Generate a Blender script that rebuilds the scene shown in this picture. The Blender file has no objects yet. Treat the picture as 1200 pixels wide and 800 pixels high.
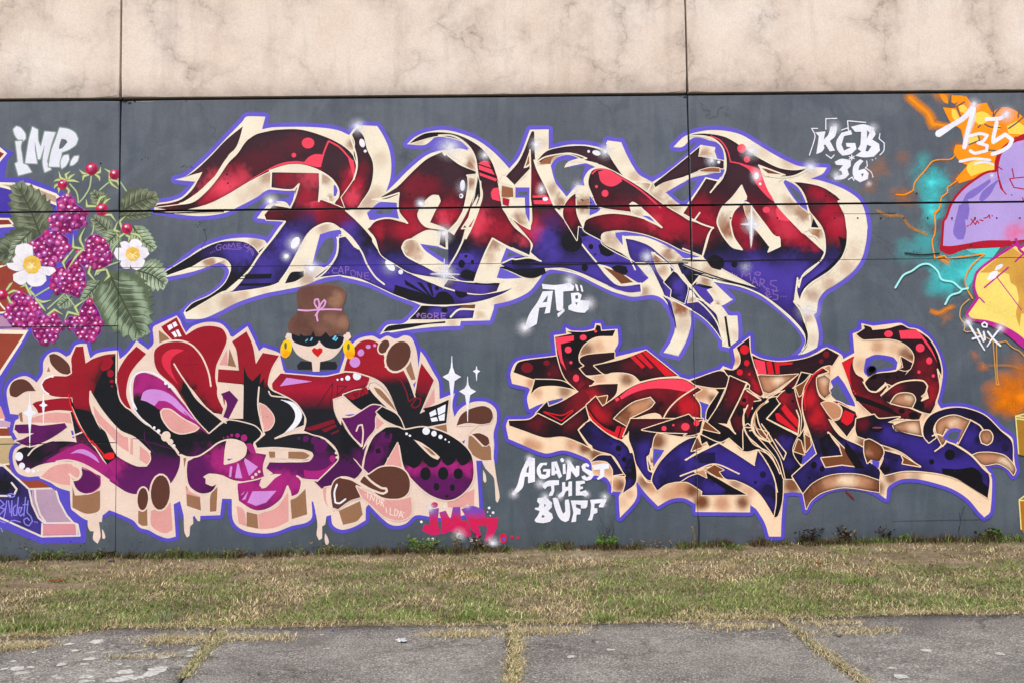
import bpy, bmesh, math, random
import numpy as np
from mathutils import Matrix, Vector, noise
from mathutils.geometry import delaunay_2d_cdt
random.seed(7)
scene = bpy.context.scene
C = scene.collection

# ---------------------------------------------------------------- camera
FP, CAM_D, CAM_H = 1150.0, 10.4, 1.6
YAW, PITCH, ROLL = (math.radians(a) for a in (-0.7885, 3.5627, 0.7546))
_cy, _sy, _cp, _sp, _cr, _sr = math.cos(YAW), math.sin(YAW), math.cos(PITCH), math.sin(PITCH), math.cos(ROLL), math.sin(ROLL)
CM = np.array([[_cy, -_sy, 0], [_sy, _cy, 0], [0, 0, 1]]) @ np.array([[1, 0, 0], [0, _cp, -_sp], [0, _sp, _cp]]) @ np.array([[_cr, 0, _sr], [0, 1, 0], [-_sr, 0, _cr]])
cam_data = bpy.data.cameras.new('camera')
cam = bpy.data.objects.new('camera', cam_data)
C.objects.link(cam)
cam_data.sensor_width = 36.0
cam_data.lens = 36.0 * FP / 1200.0
cam_data.clip_end = 2000
cam.matrix_world = Matrix(((CM[0, 0], CM[0, 2], -CM[0, 1], 0), (CM[1, 0], CM[1, 2], -CM[1, 1], -CAM_D), (CM[2, 0], CM[2, 2], -CM[2, 1], CAM_H), (0, 0, 0, 1)))
scene.camera = cam

# ---------------------------------------------------------------- daylight
SUN_EL, SUN_AZ = 52.0, 205.0          # degrees; a veiled sun high behind the camera, a little to the left
world = bpy.data.worlds.new('World')
scene.world = world
world.use_nodes = True
wn = world.node_tree.nodes
bg = wn['Background']
sky = wn.new('ShaderNodeTexSky')
sky.sky_type = 'NISHITA'
sky.sun_disc = False
sky.sun_elevation = math.radians(SUN_EL)
sky.sun_rotation = math.radians(SUN_AZ)
sky.air_density = 1.0
sky.dust_density = 4.0
world.node_tree.links.new(sky.outputs[0], bg.inputs[0])
bg.inputs[1].default_value = 0.14
sun_d = bpy.data.lights.new('sun', 'SUN')
sun_d.energy = 2.0
sun_d.angle = math.radians(12)
sun_d.color = (1.0, 0.97, 0.93)
sun = bpy.data.objects.new('sun', sun_d)
C.objects.link(sun)
_sd = Vector((math.sin(math.radians(SUN_AZ)) * math.cos(math.radians(SUN_EL)), math.cos(math.radians(SUN_AZ)) * math.cos(math.radians(SUN_EL)), math.sin(math.radians(SUN_EL))))
sun.rotation_euler = _sd.to_track_quat('Z', 'Y').to_euler()
scene.view_settings.view_transform = 'Standard'
scene.view_settings.look = 'None'
scene.view_settings.exposure = 0.22
scene.view_settings.gamma = 1.0
scene.cycles.transparent_max_bounces = 24
scene.cycles.max_bounces = 6

# ---------------------------------------------------------------- helpers
def wall_xz(px, py):
    """photo pixel (arrays allowed) -> X, Z on the wall face (the plane y = 0)"""
    u = np.asarray(px, float) - 600.0
    v = 400.0 - np.asarray(py, float)
    d = [CM[i, 0] * u + CM[i, 1] * FP + CM[i, 2] * v for i in range(3)]
    t = CAM_D / d[1]
    return d[0] * t, CAM_H + d[2] * t

def ground_xy(px, py, z=0.0):
    u, v = px - 600.0, 400.0 - py
    d = [CM[i, 0] * u + CM[i, 1] * FP + CM[i, 2] * v for i in range(3)]
    t = (z - CAM_H) / d[2]
    return d[0] * t, -CAM_D + d[1] * t

def lin(c):
    return tuple((x / 255 / 12.92) if x / 255 <= 0.04045 else ((x / 255 + 0.055) / 1.055) ** 2.4 for x in c)

def link(name, me, parent=None, mats=(), kind=None, label=None, cat=None, group=None):
    o = bpy.data.objects.new(name, me)
    C.objects.link(o)
    for m in mats:
        me.materials.append(m)
    if parent: o.parent = parent
    if kind: o['kind'] = kind
    if label: o['label'] = label
    if cat: o['category'] = cat
    if group: o['group'] = group
    return o

def empty(name, loc=(0, 0, 0), **kw):
    o = link(name, None, **kw)
    o.location = loc
    o.empty_display_size = 0.1
    return o

class NT:
    def __init__(s, name):
        s.m = bpy.data.materials.new(name)
        s.m.use_nodes = True
        s.n = s.m.node_tree.nodes
        s.l = s.m.node_tree.links
        s.b = s.n['Principled BSDF']
        s.out = s.n['Material Output']
        s.b.inputs['Roughness'].default_value = 0.75
        s.b.inputs['Specular IOR Level'].default_value = 0.12
    def new(s, t, **kw):
        n = s.n.new(t)
        for k, v in kw.items():
            if k in n.inputs: n.inputs[k].default_value = v
            else: setattr(n, k, v)
        return n
    def co(s, scale=(1, 1, 1)):
        g = s.new('ShaderNodeNewGeometry')
        if scale == (1, 1, 1): return g.outputs['Position']
        m = s.new('ShaderNodeMapping')
        m.inputs['Scale'].default_value = scale
        s.l.new(g.outputs['Position'], m.inputs['Vector'])
        return m.outputs[0]
    def noise(s, scale, detail=4, rough=0.55, vec=None, dist=0.0):
        n = s.new('ShaderNodeTexNoise', Scale=scale, Detail=detail, Roughness=rough, Distortion=dist)
        s.l.new(vec if vec is not None else s.co(), n.inputs['Vector'])
        return n.outputs[0]
    def ramp(s, fac, stops, interp='LINEAR'):
        r = s.new('ShaderNodeValToRGB')
        r.color_ramp.interpolation = interp
        e = r.color_ramp.elements
        while len(e) > 1: e.remove(e[-1])
        for i, (p, c) in enumerate(stops):
            if i: el = e.new(p)
            else: el = e[0]; el.position = p
            if not isinstance(c, tuple): c = (c, c, c)
            el.color = (*c[:3], 1)
        s.l.new(fac, r.inputs[0])
        return r.outputs[0]
    def mix(s, fac, a, b, mode='MIX'):
        m = s.new('ShaderNodeMix', data_type='RGBA', blend_type=mode)
        for v, i in ((fac, 0), (a, 6), (b, 7)):
            if isinstance(v, (int, float)): m.inputs[i].default_value = v
            elif isinstance(v, tuple): m.inputs[i].default_value = (*v[:3], 1)
            else: s.l.new(v, m.inputs[i])
        return m.outputs[2]
    def math(s, op, a, b=0.0):
        m = s.new('ShaderNodeMath', operation=op)
        for v, i in ((a, 0), (b, 1)):
            if isinstance(v, (int, float)): m.inputs[i].default_value = v
            else: s.l.new(v, m.inputs[i])
        return m.outputs[0]
    def bump(s, h, strength=0.3, dist=0.01):
        b = s.new('ShaderNodeBump', Strength=strength, Distance=dist)
        s.l.new(h, b.inputs['Height'])
        s.l.new(b.outputs[0], s.b.inputs['Normal'])
    def color(s, c):
        if isinstance(c, tuple): s.b.inputs['Base Color'].default_value = (*c[:3], 1)
        else: s.l.new(c, s.b.inputs['Base Color'])
        return s.m

def wall_relief(t):
    """the same trowelled concrete relief and grime under every paint on the wall"""
    fine = t.noise(55, 5, 0.6)
    mid = t.noise(9, 4, 0.55)
    h = t.math('ADD', t.math('MULTIPLY', fine, 0.35), t.math('MULTIPLY', mid, 0.9))
    pits = t.ramp(t.noise(38, 2, 0.5), [(0.0, 0.0), (0.27, 0.0), (0.33, 1.0), (1.0, 1.0)])
    h = t.math('ADD', h, t.math('MULTIPLY', pits, 0.35))
    t.bump(h, 0.35, 0.012)
    return fine, mid

# grey wall paint (rolled on), also used where a gap inside a piece shows the wall colour
def make_grey():
    t = NT('grey_wall_paint')
    fine, mid = wall_relief(t)
    big = t.noise(0.55, 4, 0.6, vec=t.co((1, 1, 2.6)))
    col = t.ramp(big, [(0.3, lin((80, 92, 101))), (0.5, lin((89, 100, 110))), (0.72, lin((101, 108, 118)))])
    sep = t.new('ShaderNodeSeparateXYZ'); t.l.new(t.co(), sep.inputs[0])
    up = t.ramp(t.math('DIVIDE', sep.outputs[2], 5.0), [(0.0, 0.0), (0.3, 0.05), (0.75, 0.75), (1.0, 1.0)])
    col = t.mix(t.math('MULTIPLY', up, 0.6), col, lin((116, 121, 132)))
    roll = t.noise(1.6, 5, 0.6, vec=t.co((1.0, 1, 1.6)), dist=0.8)
    col = t.mix(0.5, col, t.ramp(roll, [(0.3, lin((200, 203, 206))), (0.7, lin((255, 255, 255)))]), 'MULTIPLY')
    cr = t.new('ShaderNodeTexVoronoi', feature='DISTANCE_TO_EDGE', Scale=0.8)
    nv = t.new('ShaderNodeTexNoise', Scale=1.6, Detail=5)
    t.l.new(t.co(), nv.inputs[0])
    vv = t.new('ShaderNodeVectorMath', operation='MULTIPLY_ADD'); t.l.new(nv.outputs[1], vv.inputs[0])
    vv.inputs[1].default_value = (1.2, 0, 1.2); t.l.new(t.co(), vv.inputs[2]); t.l.new(vv.outputs[0], cr.inputs['Vector'])
    crack = t.ramp(cr.outputs[0], [(0.0, 0.8), (0.004, 0.35), (0.012, 0.0), (1, 0.0)])
    msk = t.ramp(t.noise(1.1, 2), [(0.5, 0.0), (0.62, 1.0)])
    col = t.mix(t.math('MULTIPLY', crack, t.math('MULTIPLY', msk, up)), col, lin((70, 74, 82)))
    lanes = t.ramp(t.noise(.9, 4, .55, vec=t.co((5.5, 1, .9)), dist=.4), [(.35, lin((226, 230, 234))), (.5, lin((255, 255, 255))), (.68, lin((236, 236, 236)))])
    col = t.mix(.8, col, lanes, 'MULTIPLY')
    gh = t.ramp(t.noise(.75, 5, .6, vec=t.co((1.3, 1, 1.1)), dist=1.2), [(.5, 0.0), (.53, .30), (.62, .22), (.66, 0.0)])
    col = t.mix(gh, col, lin((74, 80, 92)))
    spots = t.ramp(t.noise(17, 2, 0.7), [(0.68, 0.0), (0.76, 0.8)])
    col = t.mix(t.math('MULTIPLY', spots, 0.5), col, lin((66, 70, 76)))
    col = t.mix(0.25, col, t.ramp(fine, [(0.35, (0.5,) * 3), (0.6, (1.0,) * 3)]), 'MULTIPLY')
    low = t.ramp(t.math('ADD', sep.outputs[2], t.math('MULTIPLY', t.noise(3.5, 5, 0.7), 0.5)), [(0.28, 1.0), (0.62, 0.0)])
    col = t.mix(t.math('MULTIPLY', low, 0.45), col, lin((66, 70, 72)))
    t.b.inputs['Roughness'].default_value = 0.7
    return t.color(col)

def make_cream():
    t = NT('weathered_cream_render')
    fine, mid = wall_relief(t)
    pos = t.co()
    col = t.ramp(t.noise(0.9, 3, 0.5), [(0.35, lin((224, 207, 193))), (0.5, lin((230, 215, 203))), (0.65, lin((234, 223, 213)))])
    # dirt gathering in a warped net of cracks
    nv = t.new('ShaderNodeTexNoise', Scale=1.3, Detail=6, Roughness=0.62); t.l.new(pos, nv.inputs[0])
    vv = t.new('ShaderNodeVectorMath', operation='MULTIPLY_ADD'); t.l.new(nv.outputs[1], vv.inputs[0])
    vv.inputs[1].default_value = (1.3, 0, 1.3); t.l.new(pos, vv.inputs[2])
    vo = t.new('ShaderNodeTexVoronoi', feature='DISTANCE_TO_EDGE', Scale=1.05); t.l.new(vv.outputs[0], vo.inputs['Vector'])
    crack = t.ramp(vo.outputs[0], [(0.0, 0.8), (0.006, 0.4), (0.015, 0.0), (1.0, 0.0)])
    soot = t.ramp(vo.outputs[0], [(0.0, 0.75), (0.07, 0.5), (0.22, 0.2), (0.45, 0.0)])
    m1 = t.ramp(t.noise(1.0, 4, 0.6), [(0.38, 0.0), (0.58, 1.0)])
    m2 = t.ramp(t.noise(2.7, 6, 0.75), [(0.36, 0.15), (0.64, 1.0)])
    col = t.mix(t.math('MULTIPLY', t.math('MULTIPLY', soot, m2), t.math('ADD', 0.12, t.math('MULTIPLY', m1, 0.7))), col, lin((136, 120, 112)))
    col = t.mix(t.math('MULTIPLY', crack, t.math('MULTIPLY', t.math('MULTIPLY', m1, m2), 0.6)), col, lin((112, 96, 88)))
    st = t.ramp(t.noise(1.6, 5, 0.65, vec=t.co((2.2, 1, 0.35))), [(0.52, 0.0), (0.72, 0.6)])
    col = t.mix(t.math('MULTIPLY', st, 0.55), col, lin((150, 139, 130)))
    sep = t.new('ShaderNodeSeparateXYZ'); t.l.new(pos, sep.inputs[0])
    low = t.ramp(t.math('ADD', t.math('SUBTRACT', sep.outputs[2], 4.9), t.math('MULTIPLY', t.noise(2.4, 5, 0.7), 0.35)), [(0.18, 1.0), (0.32, 0.3), (0.5, 0.0)])
    col = t.mix(t.math('MULTIPLY', low, 0.6), col, lin((140, 126, 118)))
    col = t.mix(0.25, col, t.ramp(fine, [(0.35, (0.55,) * 3), (0.6, (1.0,) * 3)]), 'MULTIPLY')
    return t.color(col)

def make_paint():
    t = NT('spray_paint')
    fine, mid = wall_relief(t)
    at = t.new('ShaderNodeAttribute', attribute_name='paint')
    col = t.mix(0.16, at.outputs['Color'], t.ramp(fine, [(0.33, (0.45,) * 3), (0.6, (1.0,) * 3)]), 'MULTIPLY')
    col = t.mix(0.30, col, t.ramp(t.noise(3.1, 5, 0.65), [(0.3, (0.62,) * 3), (0.6, (1.0,) * 3)]), 'MULTIPLY')
    spots = t.ramp(t.noise(21, 2, 0.7), [(0.71, 0.0), (0.77, 0.55)])
    col = t.mix(spots, col, lin((92, 84, 84)))
    t.b.inputs['Roughness'].default_value = 0.6
    return t.color(col)

def make_soft():
    t = NT('spray_paint_overspray')
    fine, mid = wall_relief(t)
    at = t.new('ShaderNodeAttribute', attribute_name='paint')
    cl = t.ramp(t.noise(7, 4, 0.6), [(0.3, 0.55), (0.62, 1.0)])
    soft_a = t.math('MULTIPLY', at.outputs['Alpha'], t.math('MAXIMUM', cl, t.math('MULTIPLY', at.outputs['Alpha'], 1.1)))
    a = t.math('ADD', soft_a, t.math('MULTIPLY', t.math('SUBTRACT', t.noise(120, 2, 0.7), 0.5), t.math('MULTIPLY', t.math('MULTIPLY', at.outputs['Alpha'], t.math('SUBTRACT', 1.0, at.outputs['Alpha'])), 3.0)))
    a.node.use_clamp = True
    tr = t.new('ShaderNodeBsdfTransparent')
    mx = t.new('ShaderNodeMixShader')
    t.l.new(a, mx.inputs[0]); t.l.new(tr.outputs[0], mx.inputs[1]); t.l.new(t.b.outputs[0], mx.inputs[2])
    t.l.new(mx.outputs[0], t.out.inputs[0])
    return t.color(at.outputs['Color'])

GREY, CREAM, PAINT, SOFT = make_grey(), make_cream(), make_paint(), make_soft()

# ---------------------------------------------------------------- wall of precast panels
XL, XR = -4.022, 2.076        # upright joints
ZT, ZA, ZB, Z2, Z1 = 4.896, 3.685, 3.078, 2.461, 1.240
WALL_L, WALL_R, WALL_TOP = -10.2, 8.2, 7.4
wall = empty('concrete_wall', (0, 0, 0), label='long concrete panel wall painted grey and covered in graffiti below a cream band', cat='wall', kind='thing')

def panel(name, x0, x1, z0, z1, mat, y0=0.0, chips=(), label=None, ins=1.0):
    """one cast panel: slab with worn, slightly uneven arrises"""
    bm = bmesh.new()
    def run(a, b, n):
        return [a + (b - a) * i / n for i in range(n + 1)]
    nx = max(2, int((x1 - x0) / 0.11)); nz = max(2, int((z1 - z0) / 0.11))
    ring = [(x, z0) for x in run(x0, x1, nx)[:-1]] + [(x1, z) for z in run(z0, z1, nz)[:-1]] + [(x, z1) for x in run(x1, x0, nx)[:-1]] + [(x0, z) for z in run(z1, z0, nz)[:-1]]
    cx, cz = (x0 + x1) / 2, (z0 + z1) / 2
    def lay(y, inset, jit):
        r = []
        for x, z in ring:
            j = inset + jit * max(0.0, noise.noise(Vector((x * 6.1, y0, z * 6.1)))) * 2.0
            for (hx, hz, hr) in chips:
                d = math.hypot(x - hx, z - hz)
                if d < hr: j += jit * 5 * (1 - d / hr)
            xx = x + (j if x == x0 else -j if x == x1 else 0)
            zz = z + (j if z == z0 else -j if z == z1 else 0)
            r.append(bm.verts.new((xx, y, zz)))
        return r
    a = lay(y0 + 0.18, 0, 0); b = lay(y0 + 0.007, 0, 0.0015 * ins); c = lay(y0, 0.0035 * ins, 0.005 * ins)
    n = len(ring)
    for p, q in ((a, b), (b, c)):
        for i in range(n):
            bm.faces.new((p[i], p[(i + 1) % n], q[(i + 1) % n], q[i]))
    bm.faces.new(c)
    me = bpy.data.meshes.new(name)
    bmesh.ops.recalc_face_normals(bm, faces=bm.faces)
    bmesh.ops.triangulate(bm, faces=[f for f in bm.faces if len(f.verts) > 4])
    bm.to_mesh(me); bm.free()
    return link(name, me, wall, [mat], label=label)

g = 0.009
panel('upper_panel', WALL_L, XL - g, ZT + 0.016, WALL_TOP, CREAM, -0.012, [(XL, ZT, .25)])
panel('upper_panel', XL + g, XR - g, ZT + 0.016, WALL_TOP, CREAM, -0.012, [(XL, ZT, .3), (XR, ZT, .2)])
panel('upper_panel', XR + g, WALL_R, ZT + 0.016, WALL_TOP, CREAM, -0.012, [(XR, ZT, .2)])
CH = [(-3.6, ZA, .5), (-3.2, ZA, .4), (2.0, ZA, .2), (2.2, ZA, .2), (-3.95, ZT, .3)]
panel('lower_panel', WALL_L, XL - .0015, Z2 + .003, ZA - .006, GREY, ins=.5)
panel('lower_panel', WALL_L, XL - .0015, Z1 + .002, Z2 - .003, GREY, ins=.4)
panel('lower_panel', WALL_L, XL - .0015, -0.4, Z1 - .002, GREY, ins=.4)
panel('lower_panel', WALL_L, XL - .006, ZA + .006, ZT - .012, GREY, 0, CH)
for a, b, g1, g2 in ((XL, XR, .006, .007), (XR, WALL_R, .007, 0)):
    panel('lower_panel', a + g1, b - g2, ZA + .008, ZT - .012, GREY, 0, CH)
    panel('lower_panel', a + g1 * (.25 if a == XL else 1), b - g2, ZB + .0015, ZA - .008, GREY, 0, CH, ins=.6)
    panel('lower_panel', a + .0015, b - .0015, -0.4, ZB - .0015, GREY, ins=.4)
# (axis, position, half width, box of the wall the joint runs in)
INF = 99.0
GROOVES = [('x', XL, .010, ZA, INF), ('x', XL, .0032, -INF, ZA), ('x', XR, .011, ZB, INF), ('x', XR, .0032, -INF, ZB), ('z', ZA, .0115, -INF, INF), ('z', ZT, .02, -INF, INF), ('z', ZB, .003, XL, INF), ('z', Z2, .0055, -INF, XL), ('z', Z1, .0045, -INF, XL)]
jd = NT('sooty_joint_filler'); jd.color(jd.ramp(jd.noise(12), [(0.3, lin((22, 24, 28))), (0.7, lin((64, 58, 54)))]))
me = bpy.data.meshes.new('joint_filler')
bm = bmesh.new(); bmesh.ops.create_cube(bm, size=1, matrix=Matrix.Translation((-1, .12, 3.5)) @ Matrix.Diagonal((18.38, .10, 7.78, 1))); bm.to_mesh(me); bm.free()
link('joint_filler', me, wall, [jd.m])

# ---------------------------------------------------------------- paint engine: flat coats of paint traced on the wall face
TILES = dict(A=(180, 120), B=(400, 120), C=(600, 120), D=(800, 120), E=(180, 260), F=(400, 260), G=(600, 260), H=(800, 260),
             I=(0, 370), J=(200, 370), K=(400, 370), L=(0, 500), M=(200, 500), N=(400, 500),
             O=(590, 370), P=(790, 370), Q=(960, 370), R=(590, 490), S=(790, 490), T=(960, 490),
             U=(0, 130), V=(0, 260), W=(960, 90), X=(960, 240))
_tile = [(0, 0, 1.0)]
def pts(s):
    """'A 10,20 30,40' : zoomed tile coordinates (5 per photo pixel); a letter switches the tile, '0' is plain pixels"""
    if not isinstance(s, str): return [tuple(p) for p in s]
    out = []
    ox, oy, sc = _tile[0]
    for w in s.split():
        if ',' in w:
            v = [float(q) for q in w.split(',')]
            out.append((ox + v[0] * sc, oy + v[1] * sc) + tuple(v[2:]))
        elif w == '0': ox, oy, sc = 0, 0, 1.0
        else: ox, oy, sc = *TILES[w], 0.2
        _tile[0] = (ox, oy, sc)
    return out

def smooth(p, closed=True, sub=4, ang=52):
    """Catmull-Rom through the points; sharp turns stay corners"""
    n = len(p)
    if n < 3: return list(p)
    P = [np.array(q[:2], float) for q in p]
    def corner(i):
        if not closed and i in (0, n - 1): return True
        a, b = P[i] - P[i - 1], P[(i + 1) % n] - P[i]
        la, lb = np.hypot(*a), np.hypot(*b)
        if la < 1e-6 or lb < 1e-6: return True
        c = np.dot(a, b) / la / lb
        return c < math.cos(math.radians(ang))
    co = [corner(i) for i in range(n)]
    out = []
    for i in range(n if closed else n - 1):
        j = (i + 1) % n
        L = np.hypot(*(P[j] - P[i]))
        h = P[i - 1] if not co[i] else P[i] * 2 - P[j]
        k = P[(j + 1) % n] if not co[j] else P[j] * 2 - P[i]
        # tangents limited by the segment length so uneven spacing does not overshoot
        def tan(a, b, c):
            d = c - a; l = np.hypot(*d)
            return d / l * min(L, l * 0.5) if l > 1e-6 else d * 0
        m0, m1 = tan(h, P[i], P[j]), tan(P[i], P[j], k)
        if co[i] and co[j]: s_ = 1
        else: s_ = max(2, min(8, int(L / 2.5)))
        for q in range(s_):
            t = q / s_
            h00, h10, h01, h11 = 2*t**3-3*t*t+1, t**3-2*t*t+t, -2*t**3+3*t*t, t**3-t*t
            v = P[i] * h00 + m0 * h10 + P[j] * h01 + m1 * h11
            out.append((float(v[0]), float(v[1])))
    if not closed: out.append(tuple(P[-1]))
    return out

PAL = dict(V=(104, 93, 205), V2=(88, 78, 196), C=(240, 230, 210), W=(236, 238, 250), P=(66, 42, 52), R=(176, 28, 54), r=(128, 24, 44), K=(25, 26, 34),
           U=(78, 62, 168), u=(50, 42, 100), H=(240, 72, 98), T=(178, 132, 102), t=(150, 96, 66), G='grey',
           kc=(246, 216, 184), kt=(196, 140, 106), kb=(120, 70, 42), kK=(22, 19, 25), kP=(44, 25, 32), kR=(214, 30, 44), kr=(118, 24, 36), kU=(56, 42, 138), ku=(30, 25, 66), kH=(242, 66, 92),
           oc=(232, 210, 196), ob=(92, 56, 46), ot=(152, 112, 84), op=(222, 160, 156), oR=(152, 22, 42), oK=(24, 26, 32), oM=(166, 36, 122), om=(92, 24, 92), oL=(206, 142, 220), or_=(226, 34, 44))
def colr(c):
    return PAL[c] if isinstance(c, str) else c

class Coat:
    """collects flat coats of paint that form ONE object (part or sub-part of the wall)"""
    used = []          # (x0,y0,x1,y1,level) of every coat already on the wall
    def __init__(s, name, parent=None, label=None):
        s.name, s.parent, s.label = name, parent, label
        s.v, s.f, s.c, s.m, s.nv = [], [], [], [], 0
    def level(s, P):
        x0, y0, x1, y1 = P[:, 0].min(), P[:, 1].min(), P[:, 0].max(), P[:, 1].max()
        lv = 1
        for a in Coat.used:
            if a[0] < x1 and a[2] > x0 and a[1] < y1 and a[3] > y0 and a[4] >= lv: lv = a[4] + 1
        Coat.used.append((x0, y0, x1, y1, lv))
        return lv
    def add(s, P, tris, cols, mi, lv=None):
        P = np.asarray(P, float)
        if lv is None: lv = s.level(P)
        X, Z = wall_xz(P[:, 0], P[:, 1])
        s.v.append(np.stack([X, np.full(len(X), -0.00006 * lv - 0.0005), Z], 1))
        s.f += [tuple(i + s.nv for i in t) for t in tris]
        s.m += [mi] * len(tris)
        s.c.append(np.asarray(cols, float)); s.nv += len(P)
    def cdt(s, loops, grid=None, P0=None, holes=False):
        vs, es, fs = [], [], []
        for lp in loops:
            b = len(vs); vs += [Vector(q) for q in lp]; fs.append(list(range(b, b + len(lp))))
        if grid:
            A = np.array(P0)
            x0, y0, x1, y1 = A[:, 0].min(), A[:, 1].min(), A[:, 0].max(), A[:, 1].max()
            gx, gy = np.meshgrid(np.arange(x0 + grid / 2, x1, grid), np.arange(y0 + grid / 2, y1, grid))
            gx = gx + (np.arange(gx.shape[0]) % 2)[:, None] * grid / 2
            G = np.stack([gx.ravel(), gy.ravel()], 1)
            ins = np.zeros(len(G), bool)
            B = np.roll(A, -1, 0)
            for a, b in zip(A, B):
                cnd = (a[1] > G[:, 1]) != (b[1] > G[:, 1])
                if a[1] != b[1]: ins ^= cnd & (G[:, 0] < (b[0] - a[0]) * (G[:, 1] - a[1]) / (b[1] - a[1]) + a[0])
            vs += [Vector(q) for q in G[ins]]
        r = delaunay_2d_cdt(vs, es, fs, 1, 1e-5)
        if not holes: return np.array([(q.x, q.y) for q in r[0]]), list(r[2])
        return np.array([(q.x, q.y) for q in r[0]]), [t for t, og in zip(r[2], r[5]) if og]
    def fill(s, p, col, sm=True, field=None, grid=3.0, blobs=None, stops=None, edge=None, ew=1.0, wob=0.0, ang=52, spread=1.25, soft=1.0, warp=1.0, rim=None):
        p = pts(p)
        lp = smooth(p, True, ang=ang) if sm else [q[:2] for q in p]
        if edge: s.stroke(lp + [lp[0]], edge, ew * 2, sm=False, body=lp)
        if col == 'G':
            V, F = s.cdt([lp]); s.add(V, F, np.ones((len(V), 4)), 2); return lp
        isf = bool(blobs or stops or field)
        V, F = s.cdt([lp], grid if isf else None, lp)
        if len(V) == 0: return lp
        s.add(V, F, shade(V, col, blobs, stops, wob, spread, soft, warp, (rim if rim is not None else {'C': .62, 'kc': .8}.get(edge, 0)), lp) if isf else np.tile((*lin(colr(col)), 1), (len(V), 1)), 0)
        return lp
    def stroke(s, p, col, w=1.8, sm=True, body=None, closed=False, cap=True, soft=0.0):
        """brushed or sprayed line; a third value on a point scales the width there"""
        raw = pts(p)
        if sm:
            ws = None
            if any(len(q) > 2 for q in raw):
                d = [0]
                for a, b in zip(raw, raw[1:]): d.append(d[-1] + math.hypot(b[0] - a[0], b[1] - a[1]))
                ws = (d, [q[2] if len(q) > 2 else 1.0 for q in raw])
            lp = smooth([q[:2] for q in raw], closed)
            if ws:
                d2 = [0]
                for a, b in zip(lp, lp[1:]): d2.append(d2[-1] + math.hypot(b[0] - a[0], b[1] - a[1]))
                W = np.interp(np.array(d2) / max(d2[-1], 1e-6) * ws[0][-1], *ws)
            else: W = np.ones(len(lp))
        else:
            lp = [q[:2] for q in raw]; W = np.array([q[2] if len(q) > 2 else 1.0 for q in raw])
        if closed: lp = lp + [lp[0]]; W = np.append(W, W[0])
        loops = [body] if body else []
        A = np.array(lp)
        for i in range(len(A) - 1):
            a, b = A[i], A[i + 1]; d = b - a; L = np.hypot(*d)
            if L < 1e-4: continue
            nrm = np.array((-d[1], d[0])) / L * w / 2
            loops.append([a - nrm * W[i], b - nrm * W[i + 1], b + nrm * W[i + 1], a + nrm * W[i]])
        for i in range(len(A)):
            r = w / 2 * W[i]
            if r < 0.25 or (not cap and i in (0, len(A) - 1)): continue
            k = 6 if r < 1.5 else 10
            if 0 < i < len(A) - 1:
                a, b = A[i] - A[i - 1], A[i + 1] - A[i]
                if abs(a[0] * b[1] - a[1] * b[0]) < 0.12 * np.hypot(*a) * np.hypot(*b) and np.dot(a, b) > 0: continue
            loops.append([A[i] + r * np.array((math.cos(6.2832 * (q + .25) / k), math.sin(6.2832 * (q + .25) / k))) for q in range(k)])
        V, F = s.cdt(loops, holes=body is None)
        if len(V): s.add(V, F, np.tile((*lin(colr(col)), 1), (len(V), 1)), 0)
    def ell(s, x, y, rx, ry=None, col='W', rot=0.0, edge=None, ew=1.0, stops=None, blobs=None, n=18):
        """ellipse in tile units"""
        (cx, cy), sc = pts('%g,%g' % (x, y))[0], _tile[0][2]
        ry = ry or rx; c_, s_ = math.cos(math.radians(rot)), math.sin(math.radians(rot))
        lp = [(cx + sc * (rx * math.cos(a) * c_ - ry * math.sin(a) * s_), cy + sc * (rx * math.cos(a) * s_ + ry * math.sin(a) * c_)) for a in [6.28318 * i / n for i in range(n)]]
        return s.fill(lp, col, sm=False, edge=edge, ew=ew, blobs=blobs, grid=1.6)
    def dots(s, spec, col, sc=1.0):
        """'x,y,r ...' round dots in tile units"""
        for q in pts(spec):
            r = q[2] * _tile[0][2] * sc
            k = 8 if r < 1.2 else 16
            s.fill([(q[0] + r * math.cos(6.28318 * i / k), q[1] + r * math.sin(6.28318 * i / k)) for i in range(k)], col, sm=False)
    def glow(s, x, y, r, col='W', a=1.0, rx=1.0, core=0.2, pw=1.6, rag=0.0):
        """soft round burst from a can held back from the wall"""
        (cx, cy), sc = pts('%g,%g' % (x, y))[0], _tile[0][2]
        n, rings = 20, 9
        V, c, F = [(cx, cy)], [(*lin(colr(col)), a)], []
        for k in range(1, rings + 1):
            t = k / rings
            al = a * math.exp(-(t * 2.3) ** 1.35) * (1 - t ** 4) * 1.15 if col == 'W' else a * (1.0 if t < core else max(0.0, 1 - (t - core) / (1 - core)) ** pw)
            for i in range(n):
                rr = r * sc * t * (1.3 if col == 'W' else 1.0) * (1 + rag * (noise.noise(Vector((cx * .13 + 1.6 * math.cos(6.28318 * i / n), cy * .13 + 1.6 * math.sin(6.28318 * i / n), t * .8))) * 1.6))
                V.append((cx + rx * rr * math.cos(6.28318 * i / n), cy + rr * math.sin(6.28318 * i / n))); c.append((*lin(colr(col)), min(1.0, al)))
        for i in range(n):
            F.append((0, 1 + i, 1 + (i + 1) % n))
            for k in range(rings - 1):
                a0, b0 = 1 + k * n, 1 + (k + 1) * n
                F.append((a0 + i, b0 + i, b0 + (i + 1) % n, a0 + (i + 1) % n))
        s.add(V, F, c, 1)
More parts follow.
